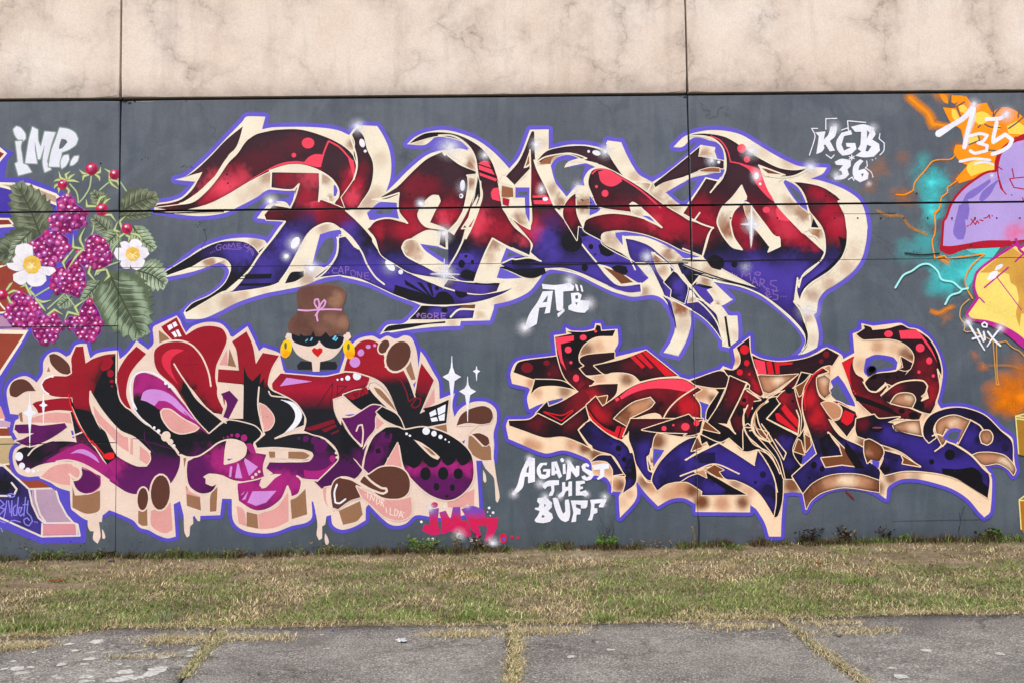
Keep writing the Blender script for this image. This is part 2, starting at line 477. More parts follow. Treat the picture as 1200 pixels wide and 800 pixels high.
    def mist(s, p, col, w=6.0, a=0.8, pw=1.5):
        """soft-edged sprayed line (fat cap)"""
        raw = pts(p); lp = smooth([q[:2] for q in raw], False)
        A = np.array(lp); n = len(A)
        d0 = np.array([0] + [math.hypot(*(A[i + 1] - A[i])) for i in range(n - 1)]).cumsum()
        dr = [0]
        for u, v in zip(raw, raw[1:]): dr.append(dr[-1] + math.hypot(v[0] - u[0], v[1] - u[1]))
        W = np.interp(d0 / d0[-1] * dr[-1], dr, [q[2] if len(q) > 2 else 1.0 for q in raw]) * w / 2
        V, c, F = [], [], []
        offs = (-1, -.72, -.4, 0, .4, .72, 1); k = len(offs)
        for i in range(n):
            t = A[min(i + 1, n - 1)] - A[max(i - 1, 0)]; t = t / (np.hypot(*t) + 1e-9); nn = np.array((-t[1], t[0]))
            e = min(1.0, min(d0[i], d0[-1] - d0[i]) / (W[i] + 1e-6) + 0.0)
            for o in offs:
                V.append(A[i] + nn * o * W[i]); c.append((*lin(colr(col)), a * e * (1 - abs(o)) ** (1 / pw) if abs(o) < 1 else 0.0))
        for i in range(n - 1):
            for j in range(k - 1): F.append((i * k + j, (i + 1) * k + j, (i + 1) * k + j + 1, i * k + j + 1))
        s.add(V, F, c, 1)
    def done(s, kind=None):
        if not s.v: return None
        V = np.concatenate(s.v); Cc = np.concatenate(s.c)
        bm = bmesh.new()
        la = bm.verts.layers.float_color.new('paint')
        vs = []
        for p, c in zip(V.tolist(), Cc.tolist()):
            q = bm.verts.new(p); q[la] = c; vs.append(q)
        for t, m in zip(s.f, s.m):
            if len(set(t)) < 3: continue
            try: fc = bm.faces.new([vs[i] for i in t])
            except ValueError: continue
            fc.material_index = m
        # paint stops at the open joints between the panels
        mn, mx = V.min(0), V.max(0)
        for k, at, hw, lo, hi in GROOVES:
            ax = 0 if k == 'x' else 2; oa = 2 - ax
            if mx[ax] < at - hw or mn[ax] > at + hw or mx[oa] < lo or mn[oa] > hi: continue
            for a_, e in ((oa, lo), (oa, hi), (ax, at - hw), (ax, at + hw)):
                no = Vector((1, 0, 0)) if a_ == 0 else Vector((0, 0, 1))
                near = [f for f in bm.faces if min(v.co[a_] for v in f.verts) < e < max(v.co[a_] for v in f.verts) and min(v.co[ax] for v in f.verts) < at + hw and max(v.co[ax] for v in f.verts) > at - hw]
                geom = set(near)
                for f in near: geom.update(f.edges); geom.update(f.verts)
                if geom: bmesh.ops.bisect_plane(bm, geom=list(geom), plane_co=no * e, plane_no=no, dist=1e-6)
            dead = [f for f in bm.faces if abs(f.calc_center_median()[ax] - at) < hw and lo < f.calc_center_median()[oa] < hi]
            bmesh.ops.delete(bm, geom=dead, context='FACES')
        bmesh.ops.delete(bm, geom=[v for v in bm.verts if not v.link_faces], context='VERTS')
        for f in bm.faces:
            f.normal_update()
            if f.normal.y > 0: f.normal_flip()
        me = bpy.data.meshes.new(s.name); bm.to_mesh(me); bm.free()
        if s.name.endswith('mist') or s.name in ('overspray', 'scuff'): kind = 'stuff'
        return link(s.name, me, s.parent, [PAINT, SOFT, GREY], label=s.label, kind=kind)

def _wn(V, sc, off):
    return np.array([noise.noise(Vector((a / sc, b / sc, off))) for a, b in V])

def shade(V, col, blobs=None, stops=None, wob=0.0, spread=1.0, soft=1.0, warp=1.0, rim=0.0, lp=None):
    """colour of a coat at points V: a base or a fade over height, with soft sprayed clouds on top"""
    n = len(V)
    n1, n2, n3 = _wn(V, 9, 1.7) * warp, _wn(V, 9, 6.1) * warp, _wn(V, 4, 3.0) * warp
    if stops:
        y = V[:, 1] + wob * (_wn(V, 30, 3.3) + 0.6 * _wn(V, 10, 8.3))
        st = sorted((q[0], lin(colr(q[1]))) for q in stops)
        c = np.stack([np.interp(y, [q[0] for q in st], [q[1][k] for q in st]) for k in range(3)], 1)
    else: c = np.tile(lin(colr(col)), (n, 1)).astype(float)
    for b in blobs or []:
        cx, cy, r, bc = b[:4]; k = (b[4] if len(b) > 4 else 0.9) * soft; asp = b[5] if len(b) > 5 else 1.0
        r *= spread
        d = np.hypot((V[:, 0] + 5 * n1 - cx) / asp, V[:, 1] + 5 * n2 - cy) / r + 0.28 * n3
        a = np.clip(1 - d, 0, 1)
        a = (np.clip(a * a * (3 - 2 * a) * 1.25, 0, 1) * k)[:, None]
        c = c * (1 - a) + np.array(lin(colr(bc))) * a
    if rim and max(colr(col)[:3]) < 230 if col != 'C' and col != 'kc' and isinstance(colr(col), tuple) else False:
        # the writers run a soft black line just inside the cream contour
        A = np.array(lp); Bq = np.roll(A, -1, 0); d = np.full(n, 99.0)
        for a, b in zip(A, Bq):
            e = b - a; L2 = float(e @ e)
            if L2 < 1e-9: continue
            u = np.clip(((V - a) @ e) / L2, 0, 1)
            d = np.minimum(d, np.hypot(*(V - a - u[:, None] * e).T))
        k = (np.exp(-(d / 2.6) ** 1.3) * rim)[:, None]
        c = c * (1 - k) + np.array(lin((22, 20, 28))) * k
    return np.concatenate([c, np.ones((n, 1))], 1)

def B(s):
    """'A 10,20,50:R:0.8:asp ...' -> soft patches in tile units"""
    out = []
    for w in s.split():
        if ',' not in w: pts(w); continue
        q = w.split(':')
        x, y, r = pts(q[0])[0]
        out.append((x, y, r * _tile[0][2], q[1], float(q[2]) if len(q) > 2 else 0.9, float(q[3]) if len(q) > 3 else 1.0))
    return out

def mural(name, label):
    return empty(name, parent=wall, label=label)

def spread_poly(lp, w):
    return lp
# ================================================================ large top piece
RS = [(148, (62, 40, 50)), (215, (60, 34, 44)), (240, (98, 25, 40)), (257, (116, 22, 40)), (270, (54, 26, 36)), (282, (30, 28, 38)), (298, (42, 36, 78)), (312, (66, 54, 148)), (335, (74, 58, 162)), (355, (56, 42, 118))]
def rs(dy=0): return [(y + dy, c) for y, c in RS]
m = mural('graffiti_piece', 'large wildstyle graffiti piece fading from dark red to violet with cream blocks, across the top of the wall')
o = Coat('outline', m, 'cream block shape with wide violet outline')
SIL = """A 0,632 20,592 100,580 165,556 210,512 245,466 195,462 125,455 185,436 250,386 335,308 425,212 520,115 545,85 655,85 635,160 700,148 850,145 980,150
 1080,165 1150,195 B 50,188 95,140 210,140 245,195 278,270 292,350 288,440 262,528 310,482 400,392 500,312 590,282 700,272 745,285 700,235 620,210 560,200 490,250 385,247 430,205 500,176 600,164 700,184 800,225 880,282 945,345 985,390 1045,315
 C 105,162 215,160 215,290 250,270 330,250 430,250 510,265 550,285 558,225 640,235 668,300 705,370 745,425 822,468 900,422 1010,345 D 105,250 190,262 180,240 130,215 60,210 0,262 C 945,264 1000,208 D 50,185 150,165 260,170 350,195 450,255 560,320 660,368 700,378 845,384 820,420 750,450 800,458 900,490 980,530 1040,580 1070,650
 1085,740 H 1082,40 1075,120 1048,220 990,300 900,368 832,410 797,460 785,530 768,545 788,600 797,680 780,760 765,790 660,790 700,752 724,700 700,640 640,570 560,500 460,432 340,382
 180,352 285,452 220,490 262,545 320,550 326,640 322,700 300,742 232,728 228,690 180,620 120,560 50,515 G 1045,520 1048,600 1020,700 975,785 888,765 930,700 955,620 940,540 890,460 825,430 700,440 600,410 480,350
 400,310 300,280 200,290 155,345 F 1100,410 1000,460 895,485 892,512 870,578 700,582 695,610 560,615 400,632 225,660 270,605 370,592 470,492 400,462 300,424 200,376 100,345 0,322 E 1100,315 1000,330
 880,375 760,400 650,422 500,470 380,530 290,567 190,570 175,532 235,482 330,435 400,382 432,330 442,290 420,255 370,240 290,265 200,300 75,325 55,300 130,268 200,210 270,160 350,125 450,100 560,95 650,110
 665,135 735,32 A 765,702 605,680 652,620 680,598 780,588 810,580 830,520 680,512 600,560 500,612 420,648 300,667 180,662"""
cream_b = B("""A 600,520,70:T:.5 665,440,60:t:.9 520,560,50:T:.35 1010,470,60:T:.8 1040,580,30:t:.8 1160,250,35:t:.7 1000,540,40:T:.3
 B 60,245,40:t:.8 230,330,60:T:.4 150,590,60:t:.7 200,540,60:T:.6 100,640,40:T:.6 760,350,45:t:.8 450,230,40:T:.6 870,260,60:T:.15 960,450,30:t:.7 970,540,55:t:.8 750,480,45:t:.8 1060,430,30:T:.5 1010,690,50:t:.4
 C 240,500,40:t:.5 280,590,50:t:.7 190,240,40:T:.3 180,350,35:t:.9 250,330,35:t:.8 410,590,50:t:.9 720,440,50:T:.7 800,490,40:t:.9 660,330,50:T:.25 850,560,60:T:.7 950,610,50:t:.8 740,650,30:T:.5 560,790,40:t:.8
 D 150,285,40:T:.6 180,400,40:t:.9 20,430,60:T:.5 620,350,60:T:.6 480,290,50:T:.4 750,420,50:T:.5 500,395,40:t:.9 870,480,50:T:.25 230,700,70:t:.6 440,640,50:t:.7 400,700,30:T:.5 680,640,60:T:.5 750,690,60:t:.8 980,620,60:T:.15 1020,740,50:T:.15
 H 1000,130,60:T:.15 960,270,70:T:.45 850,370,70:T:.6 760,430,70:t:.45 770,590,50:T:.4 740,680,50:T:.25 230,60,60:t:.9 130,350,50:t:.5 210,480,30:t:.8 190,420,40:T:.3 230,600,40:T:.15 300,660,40:T:.3 300,590,30:T:.2 520,60,50:T:.5 20,520,50:t:.7
 G 990,500,70:t:.85 990,620,50:T:.35 900,270,50:T:.6 850,210,30:t:.9 920,180,60:t:.8 600,90,40:T:.5 640,300,40:t:.9 700,350,40:t:.8 780,410,40:t:.9 120,310,50:T:.5 1010,440,30:T:.2 1060,440,30:T:.3 1120,340,40:t:.8
 F 400,140,60:t:.7 450,180,50:T:.5 880,130,60:t:.75 870,220,50:T:.4 820,300,40:T:.2 930,460,60:t:.55 1050,380,60:T:.3 740,500,40:t:.9 830,540,50:T:.3 650,590,40:T:.6 600,100,30:t:.6
 E 600,130,50:t:.8 390,235,50:t:.8 300,260,40:T:.4 440,470,80:t:.7 530,430,50:T:.7 300,500,60:T:.35 650,410,40:T:.3 900,330,60:t:.8 960,350,50:T:.4 1050,330,60:T:.3 1000,40,50:t:.7 860,250,60:T:.2 950,290,40:T:.4 820,310,30:T:.3""")
o.fill(SIL, 'C', edge='V', ew=5.0, blobs=cream_b, grid=3, spread=1.3, soft=.75, warp=.35)
# gaps inside the piece: violet rims with the grey wall between
def gap(s, inner=None):
    o.fill(s, 'V')
    if inner: o.fill(inner, 'G')
gap("A 740,570 805,565 830,520 810,600 800,625 780,590", None)
gap("E 975,75 1040,55 1110,45 1130,65 1075,95 1070,180 1040,240 1000,270 930,250 950,170", "E 1010,105 1050,90 1060,140 1040,200 1010,245 945,235 965,170")
gap("B 150,650 210,595 235,585 325,590 328,640 340,690 260,675 200,690 165,690", "B 200,640 300,620 295,655 200,655")
gap("B 520,255 590,210 690,225 750,275 620,265 540,272")
gap("B 1020,500 1108,500 1108,720 1080,650 1075,560 1020,560", "B 1035,525 1090,525 1090,545 1035,545")
gap("C 320,555 230,440 225,380 260,330 320,310 400,325 330,350 300,385 440,358 490,380 450,400 420,450 425,490 380,490", "C 318,535 255,440 250,390 275,350 330,335 305,385 430,370 415,420 405,480 370,485 ")
gap("C 455,550 520,625 500,645 455,665")
gap("C 760,665 820,675 835,705")
gap("C 890,535 960,490 1010,470 D 40,450 110,430 230,425 210,455 130,445 90,530 50,600 0,610 C 960,595", "C 935,535 1010,490 D 20,475 85,455 50,530 15,575 C 990,580")
gap("D 600,455 680,500 720,570 735,640 680,600 620,520 590,470", "D 620,485 680,530 710,590 660,560")
gap("D 60,240 130,222 205,240 240,290 245,410 225,440 120,430 215,410 220,385 160,385 240,345 200,330 180,262 105,250")
gap("F 460,130 560,145 680,165 655,225 615,255 550,210 490,165", "F 490,145 600,160 655,180 640,215 620,230 560,190")
gap("F 965,150 1110,215 1010,215 930,245", "F 978,178 1030,195 970,210")
gap("F 930,270 1000,300 1060,330 960,335 910,330")
gap("G 600,65 700,60 820,90 950,140 1110,210 1010,215 900,140 780,90 680,85 645,90 650,140 610,90")
gap("G 1140,350 1200,330 H 40,330 200,330 190,360 100,330 G 1160,370")
gap("H 0,160 100,205 60,215 0,190")
o.done()

# ---- R
L = Coat('letter', m)
RBL = B("A 400,530,150:H:.9 500,460,90:H:.8 330,580,90:R:.8 470,400,90:r:.5 600,350,100:r:.25 200,600,90:K:.8 900,460,100:R:.8 1010,600,140:R:.8 930,560,80:H:.6 740,440,50:R:.7 830,250,90:r:.25 700,300,90:r:.2 1150,480,120:R:.8:.5 1180,420,60:H:.6:.4 1080,350,80:P:.6 780,720,120:K:.8 900,720,90:u:.8 1040,660,90:K:.5 E 800,130,130:U:.8 760,330,110:K:.7 650,250,90:U:.6 560,350,90:u:.7 1150,150,80:U:.7 F 60,60,90:U:.8 170,250,100:U:.8 60,130,70:u:.5 130,60,80:K:.6 350,350,130:U:.5 900,400,60:K:.5 760,430,80:U:.5")
L.fill("A 525,140 508,200 488,262 440,310 390,400 330,462 250,535 150,595 60,610 10,618 20,602 100,590 165,568 225,515 262,455 286,410 230,425 165,446 200,430 250,396 335,316 425,222", 'P', stops=rs(), wob=9, blobs=RBL)
L.fill("A 640,178 720,163 850,160 960,187 1060,228 1130,272 1172,320 1190,390 1172,455 1150,540 1130,635 1060,600 1085,540 1080,510 1040,448 960,398 870,368 780,372 680,405 560,465 430,543 310,600 150,635 8,620 120,606 230,588 310,525 380,442 440,355 490,305 545,226 600,190", 'P', stops=rs(), wob=9, blobs=RBL, edge='C', ew=1.0)
L.fill("A 690,412 965,412 975,570 1030,590 1150,638 B 30,640 150,750 F 230,190 330,262 430,318 560,372 700,412 820,425 930,405 1025,372 950,420 850,456 740,478 600,487 480,480 330,434 200,374 100,332 0,314 E 1090,312 1000,322 940,330 1020,270 1070,200 1090,80 1140,90 1080,30 1020,10 960,30 920,60 860,150 800,270 740,350 640,385 400,420 470,400 540,300 600,190 680,120 770,0 A 765,695 660,690 650,660 700,605 800,622 830,560 852,480 812,512 690,500",
       'P', stops=rs(), wob=9, blobs=RBL, edge='C', ew=1.0)
L.fill("B 62,190 92,155 130,200 150,275 183,350 185,430 165,510 120,580 88,622 30,635 A 1130,640 1100,560 1172,455 1192,380 1172,300 1180,240", 'P', stops=rs(), wob=8, blobs=B("B 80,480,90:R:.9:.7 60,560,80:H:.7 120,400,60:r:.6"), edge='C', ew=1.0)
L.fill("E 60,300 130,258 200,215 300,155 400,118 520,118 580,145 620,190 560,280 470,390 400,410 300,468 190,532 185,522 230,478 330,432 410,370 448,300 452,255 420,220 350,208 290,225 230,260 150,290 70,318", 'K', blobs=B("E 480,170,120:U:.8 330,190,90:u:.9 560,180,70:U:.8 250,230,80:K:.5"), edge='C', ew=1.0)
L.fill("E 130,300 230,265 290,230 350,212 415,225 380,240 290,275 200,300", 'C', blobs=B("E 330,240,50:t:.8"))
L.fill("A 528,130 560,110 630,165 600,188 545,228 490,305 440,355 380,442 310,525 230,588 150,602 150,592 220,568 300,508 360,432 420,338 482,266 508,202", 'C')
L.fill("A 700,412 968,412 972,575 900,590 830,625 830,520 850,482 812,512 700,500", 'P', blobs=B("A 740,450,60:r:.8 800,450,70:R:.5 920,440,80:H:.6 890,560,90:R:.7"))
L.fill("A 985,418 1055,455 1062,500 1055,560 1020,585 1040,560 975,575", 'C', blobs=B("A 1010,450,50:t:.7 1040,560,30:t:.8"))
L.fill("A 1055,485 1070,490 1078,520 1068,550 1055,552", 'V')
# highlights of the red bar and bubbles
L.fill("A 540,470 640,410 740,360 830,345 890,350 920,330 985,375 960,382 870,362 780,365 680,395 590,445", 'H')
L.fill("A 880,355 905,325 945,305 995,308 975,380 930,370", 'H', sm=True)
L.ell(905, 240, 37, 32, 'H')
L.ell(822, 311, 14, 14, 'H')
L.stroke("A 975,378 1000,290 1025,228 1090,265 1145,325 1165,345", 'H', 2.0)
L.fill("A 1140,330 1172,340 1178,400 1172,440 1160,400", 'H')
# cream edges that cross the body
L.stroke("A 1150,195 1172,260 1190,330 1190,390 1172,455", 'C', 2.0)
L.stroke("A 680,402 780,372 870,370 960,398 1040,448 1082,510 1080,560 1050,588 1022,580 1025,562 980,558 968,582 975,500 980,412 690,406 686,500 690,508 812,514 852,480 828,560 800,622 770,590 720,584", 'C', 1.9)
L.stroke("B 30,638 90,692 150,755 185,800 F 185,115 235,185 300,240 360,275 425,305 500,340 600,385 700,412 800,425 900,412 970,395 1025,372", 'C', 1.9)
L.stroke("F 0,42 60,95 120,180 150,250 200,325 252,368", 'C', 1.9)
L.fill("F 0,50 20,75 60,110 95,160 75,150 30,95 0,75", 'C')
L.stroke("E 770,0 700,95 620,195 560,285 500,345 430,405 460,400", 'C', 2.4)
L.fill("E 570,272 500,345 420,408 460,405 520,345", 'C')
L.stroke("E 740,352 790,280 860,150 900,80 940,40 1000,12 1050,15 1100,50 1150,100 1200,160", 'C', 2.0)
L.stroke("E 1075,95 1140,80 1200,145", 'C', 1.6)
L.stroke("E 940,345 1000,300 1050,240 1075,190 1082,130 1075,92", 'C', 1.6)
L.stroke("E 800,290 870,280 890,290 850,340 780,372 720,385", 'C', 1.7)
L.fill("E 810,296 880,292 880,320 830,350 770,362 790,320", 'K')
L.stroke("E 520,320 690,310 685,330 500,335", 'K', 1.2); L.fill("E 540,308 692,306 686,332 530,336", 'K', sm=False); L.fill("E 505,362 690,360 684,376 500,378", 'K', sm=False)
L.fill("F 315,370 480,420 620,470 560,484 400,462 305,420", 'K', sm=False)
for q in ("370,340 510,430 490,425 375,370", "440,355 520,432 510,425", "440,355 470,358 530,438 520,440", "500,360 525,360 540,430 532,438"): L.fill("F " + q, 'K', sm=False)
L.fill("F 545,450 570,415 610,410 650,440 662,475 600,486 560,480", 'K'); L.ell(560, 390, 12, 14, 'K'); L.fill("F 665,400 735,410 740,435 700,448 670,430", 'K')
L.fill("F 640,320 780,350 935,348 910,408 820,425 700,410 600,380", 'P', blobs=B("F 700,370,80:U:.9 820,385,90:U:.9 930,360,40:K:.9 900,400,40:u:.6"))
L.fill("F 620,312 780,350 935,348 925,372 780,368 680,345", 'K'); L.stroke("F 615,305 700,330 780,352 860,358 938,350 915,408", 'C', 1.7)
for x, y, r, a in (("B", 122, 240, 0),): pass
pts("A 0,0"); L.glow(685, 580, 50, 'W', 1.0)
pts("B 0,0"); L.glow(95, 145, 55, 'W', .9); L.ell(122, 240, 16, 26, 'W', -15); L.ell(140, 287, 9, 9, 'W')
pts("E 0,0"); L.glow(830, 130, 60, 'W', .95); L.ell(830, 125, 22, 38, 'W', 30); L.glow(775, 203, 35, 'W', .8); L.ell(778, 203, 14, 12, 'W', -30); L.glow(925, 275, 65, 'W', 1)
pts("F 0,0"); L.glow(285, 260, 60, 'W', .5); L.ell(285, 258, 20, 38, 'W', -40); L.ell(348, 295, 14, 14, 'W')
L.done()

# ---- E
L = Coat('letter', m)
L.fill("B 215,568 262,545 330,490 420,400 500,330 590,288 640,330 700,372 790,408 785,420 735,425 740,490 715,620 690,680 625,752 590,730 520,705 550,640 582,580 570,545 530,545 480,590 445,655 460,700 500,735 600,750 610,800 F 612,155 575,135 585,60 500,50 400,105 355,150 400,210 500,270 560,300 700,345 780,355 420,305 300,240 230,190 B 200,800 155,745 190,700 260,682 385,710 340,640 332,540", 'P', stops=rs(), wob=10, blobs=B("B 420,480,100:R:.3 520,500,90:r:.6 640,640,80:R:.7 600,690,60:H:.6 400,680,90:R:.7 480,760,80:H:.4 300,760,80:r:.5 660,420,100:P:.6 F 380,60,110:R:.7 500,80,60:r:.7 200,100,90:r:.5 220,60,60:R:.6 300,130,90:K:.6 400,250,90:u:.5 500,310,80:U:.7 620,340,60:U:.7"), edge='C', ew=1.0)
L.fill("F 360,150 380,115 420,105 520,120 600,150 680,160 700,130 710,150 620,270 605,280 560,270 480,245 400,210", 'C', blobs=B("F 400,150,60:t:.7 430,190,50:T:.6"))
L.fill("F 462,130 560,145 682,168 655,225 618,255 550,212 490,168", 'V'); L.fill("F 490,145 600,162 655,182 642,215 620,228 560,190", 'G')
L.stroke("F 355,150 375,115 420,103 520,122 620,158 700,125", 'C', 1.8); L.stroke("F 355,155 380,200 450,240 540,280 600,298", 'C', 1.8)
L.stroke("F 450,120 480,170 540,220 610,275", 'C', 1.5)
# swoosh and stem of the E
L.fill("B 400,243 440,210 500,182 600,178 690,195 780,240 840,290 890,370 918,480 938,600 960,650 F 1010,30 1105,120 1100,210 960,145 885,100 780,350 700,345 640,310 625,270 680,180 760,30 B 690,745 770,640 810,500 800,400 785,320 760,270 700,225 600,200 530,205", 'P', stops=rs(), wob=8, blobs=B("B 560,190,100:K:.9:2 790,350,60:P:.6 860,560,80:P:.6 800,700,90:H:.8 760,640,60:K:.7 840,760,90:R:.7 F 950,60,90:R:.6 780,60,80:H:.5 1080,100,60:H:.6 740,110,70:K:.8 700,240,60:U:.9 760,230,50:U:.6 750,320,60:K:.8 840,120,60:K:.5"), edge='C', ew=1.0)
L.fill("B 660,780 740,640 790,500 F 690,160 625,275 B 625,755", 'P', stops=rs(), wob=6)
L.stroke("B 735,430 755,440 770,440 745,520 728,612 660,730 625,755", 'C', 1.8)
L.fill("B 742,440 782,450 770,500 745,600", 'C', blobs=B("B 760,470,40:t:.9"))
L.fill("B 790,420 812,460 815,540 795,600 720,720 740,740 790,660 830,540", 'C')
L.fill("B 795,425 810,470 812,520 740,650 780,560", 'K')
L.stroke("B 815,465 818,560 800,640 760,740 730,800 F 745,40 680,180 625,272", 'C', 1.9)
L.stroke("B 800,560 770,640 705,742 745,738", 'C', 1.7)
L.stroke("B 570,195 640,195 700,220 755,270 785,330 795,420 785,500 760,580 710,680 650,740", 'C', 1.8)
L.fill("B 803,360 830,345 868,352 915,440 905,465 810,430", 'H')
L.stroke("B 803,365 885,392", 'K', 1.4); L.fill("B 805,395 905,430 908,448 808,412", 'K', sm=False); L.fill("B 860,350 890,380 925,480 905,440", 'K')
L.fill("B 920,500 890,505 875,535 885,570 930,582", 'H')
L.fill("F 690,190 740,185 770,200 780,230 740,240 690,230", 'U'); L.ell(705, 248, 20, 24, 'K'); L.ell(768, 237, 10, 14, 'K'); L.dots("F 730,203,9 678,278,5", 'K'); L.fill("F 690,320 710,290 745,282 785,300 775,345 720,335", 'K')
L.fill("B 595,288 607,312 622,300 700,352 785,408 790,395 740,330 700,290 640,275", 'C', blobs=B("B 760,360,50:t:.9 690,300,50:C:.9"))
L.stroke("B 262,545 330,490 420,400 500,330 590,288 607,312", 'C', 1.8)
L.fill("B 180,572 340,535 328,590 235,585", 'C', sm=False); L.fill("B 215,568 335,495 338,540 262,568", 'P', blobs=B("B 240,560,50:K:.9"))
L.stroke("B 180,572 250,560 338,532 332,600 340,650 388,710 350,692 270,680 200,695 160,735", 'C', 1.8)
pts("B 0,0"); L.glow(638, 265, 75, 'W', .85, 1.2); L.glow(465, 595, 38, 'W', 1); L.ell(710, 488, 14, 32, 'W', 3); L.ell(703, 550, 12, 14, 'W'); L.glow(840, 312, 40, 'W', .9); L.glow(600, 770, 60, 'W', .9)
L.glow(710, 500, 50, 'W', .35)
pts("F 0,0"); L.glow(605, 305, 70, 'W', .95, 1.0); L.mist("F 515,308,.3 600,306,1.3 700,310,.3", 'W', 4, .9); L.mist("F 603,210,.3 603,306,1.3 598,400,.3", 'W', 4, .9)
L.done()

# ---- N
L = Coat('letter', m)
L.fill("B 965,435 1045,340 1115,172 1130,172 1135,330 C 150,400 200,500 250,620 320,700 G 400,120 500,240 560,320 640,375 755,365 760,410 680,415 600,390 480,335 400,300 300,272 200,275 100,290 0,280 F 930,250 990,225 1080,210 1170,232 1110,180 1120,130 C 5,690 100,745 118,700 115,600 110,560 105,390 20,480 B 1012,495", 'P', stops=rs(), wob=11, blobs=B("B 1010,440,60:P:.7 C 20,420,70:P:.9 110,450,60:r:.9 160,510,50:R:.8 115,740,90:H:.7 60,720,90:R:.7 190,690,70:r:.8 160,620,70:P:.7 240,700,90:u:.7 G 60,60,90:H:.6 120,100,60:R:.7 200,110,100:U:.7 250,200,90:U:.7 120,190,60:U:.6 60,240,90:K:.8 350,120,90:K:.7 430,200,90:u:.8 500,300,90:U:.7 600,380,100:U:.6 300,260,60:u:.5"), edge='C', ew=1.0)
L.fill("G 305,5 390,0 540,130 600,175 690,220 720,240 800,330 760,360 735,355 640,300 560,262 510,250", 'U', blobs=B("G 380,60,70:K:.9 350,120,50:K:.7 460,200,60:U:.9 700,300,80:U:.9 620,250,60:u:.4"))
L.stroke("C 105,280 108,400 106,560 108,660 105,745 60,720 0,680 B 965,650 940,610", 'C', 1.8)
L.fill("C 68,388 104,282 106,360 95,380", 'C'); L.fill("C 78,378 100,310 102,362", 't')
L.fill("B 940,435 960,430 1020,490 1018,498 930,470", 'C'); L.fill("B 940,490 1005,505 1008,555 940,555", 't')
L.fill("B 945,560 985,570 980,610 945,600", 'R'); L.stroke("B 940,480 1010,500 1012,560 980,565", 'C', 1.5)
L.fill("B 985,565 1075,565 1080,650 1100,740 1050,715 985,660 960,640 990,610", 'C', blobs=B("B 1040,690,60:t:.8"))
L.fill("C 120,548 200,545 225,570 240,600 130,598", 'H', sm=False); L.fill("C 120,562 210,560 215,574 120,575", 'K', sm=False); L.fill("C 122,602 245,598 250,618 125,618", 'K', sm=False)
L.fill("C 140,375 225,365 250,460 300,560 320,600 295,620 255,618 200,500 160,430", 'C', blobs=B("C 240,510,50:t:.6 290,580,50:t:.8 170,400,50:C:.5"))
L.stroke("C 130,340 150,400 200,500 250,615 280,655 310,690 G 400,120 450,185 505,250 560,320 630,372 755,362 760,408", 'C', 1.9)
L.fill("G 510,250 560,262 640,300 730,355 735,368 640,375 590,320", 'C'); L.fill("G 535,265 640,305 710,355 640,365 590,315", (120, 70, 45))
L.stroke("G 0,290 70,315 140,282 230,278 320,290 400,315 500,365 600,410 700,432 760,420", 'C', 1.6)
L.fill("G 0,215 80,205 150,225 120,235 0,245", 'K'); L.fill("G 560,375 640,385 690,375 752,378 755,408 690,412 620,400", 'U')
L.ell(350, 120, 62, 58, 'K'); L.ell(462, 147, 14, 16, 'K'); L.ell(426, 270, 19, 22, 'K'); L.dots("G 487,193,6", 'K')
L.fill("G 400,70 460,65 450,80 410,90", 'K'); L.fill("G 505,140 520,190 560,205 600,190 570,160 530,120", 'K'); L.fill("G 580,270 620,255 670,265 680,295 660,315 600,290", 'K')
L.stroke("G 0,155 90,195 170,232 100,212 20,222 F 1000,218 930,250", 'C', 1.7)
L.fill("F 885,98 970,145 930,250 925,262 900,330 955,345 938,360 782,352 800,290", 'C', blobs=B("F 890,130,60:t:.8 870,210,50:T:.5 820,300,60:C:.8"))
L.stroke("F 780,350 800,290 840,190 885,98 970,145 1060,185 1170,232", 'C', 1.9)
L.fill("F 925,268 990,290 1070,325 1130,330 1200,300 1190,270 G 0,280 F 1100,300 1030,285 960,262 ", 'K')
pts("C 0,0"); L.glow(140, 250, 50, 'W', .95, .9); L.glow(172, 510, 42, 'W', .95, .8); L.ell(195, 568, 16, 12, 'W'); L.glow(385, 500, 50, 'W', .8, .8)
L.done()

# ---- Z-shaped S
L = Coat('letter', m)
L.fill("C 145,345 200,290 270,268 350,258 430,258 520,280 560,300 590,345 640,420 690,468 720,475 620,415 540,385 430,340 330,303 250,318 170,352", 'P', blobs=B("C 250,290,60:K:.5 600,400,60:K:.4"), edge='C', ew=1.0)
L.fill("C 340,348 400,342 480,355 560,385 660,440 720,478 690,470 560,400 500,385 430,358", 'C')
L.fill("C 180,340 230,312 320,302 240,325 225,362 160,360", 't'); L.stroke("C 145,350 200,320 320,300 380,308 438,330 345,348 420,345 500,362", 'C', 1.6)
L.stroke("C 555,240 580,320 630,395 690,460 790,470 818,478 795,525", 'C', 1.8)
L.fill("C 455,430 475,398 520,388 580,400 650,440 720,480 800,535 900,610 1000,670 1030,690 D 180,735 G 1170,40 1110,205 1000,170 900,120 780,75 640,52 560,60 520,90 530,130 600,175 690,220 560,130 430,60 C 415,735 430,690 500,660 590,648 700,660 800,690 875,735 800,660 740,600 700,600 715,645 560,625 500,605 470,540 448,480", 'P', stops=rs(2), wob=11, blobs=B("C 560,600,120:K:.4 700,560,90:P:.4 850,640,110:R:.9 960,690,100:R:.8 820,700,60:H:.7 560,690,100:r:.8 700,700,120:R:.8 1080,740,110:R:.9 480,740,80:K:.5 900,760,90:R:.7 G 1080,80,100:r:.8 1100,170,70:K:.7 700,30,90:K:.6 500,100,80:K:.5"), edge='C', ew=1.0)
L.fill("C 505,408 560,398 640,450 645,465 600,492 560,492 520,465", 'H'); L.ell(545, 535, 20, 21, 'H'); L.ell(495, 495, 9, 9, 'H')
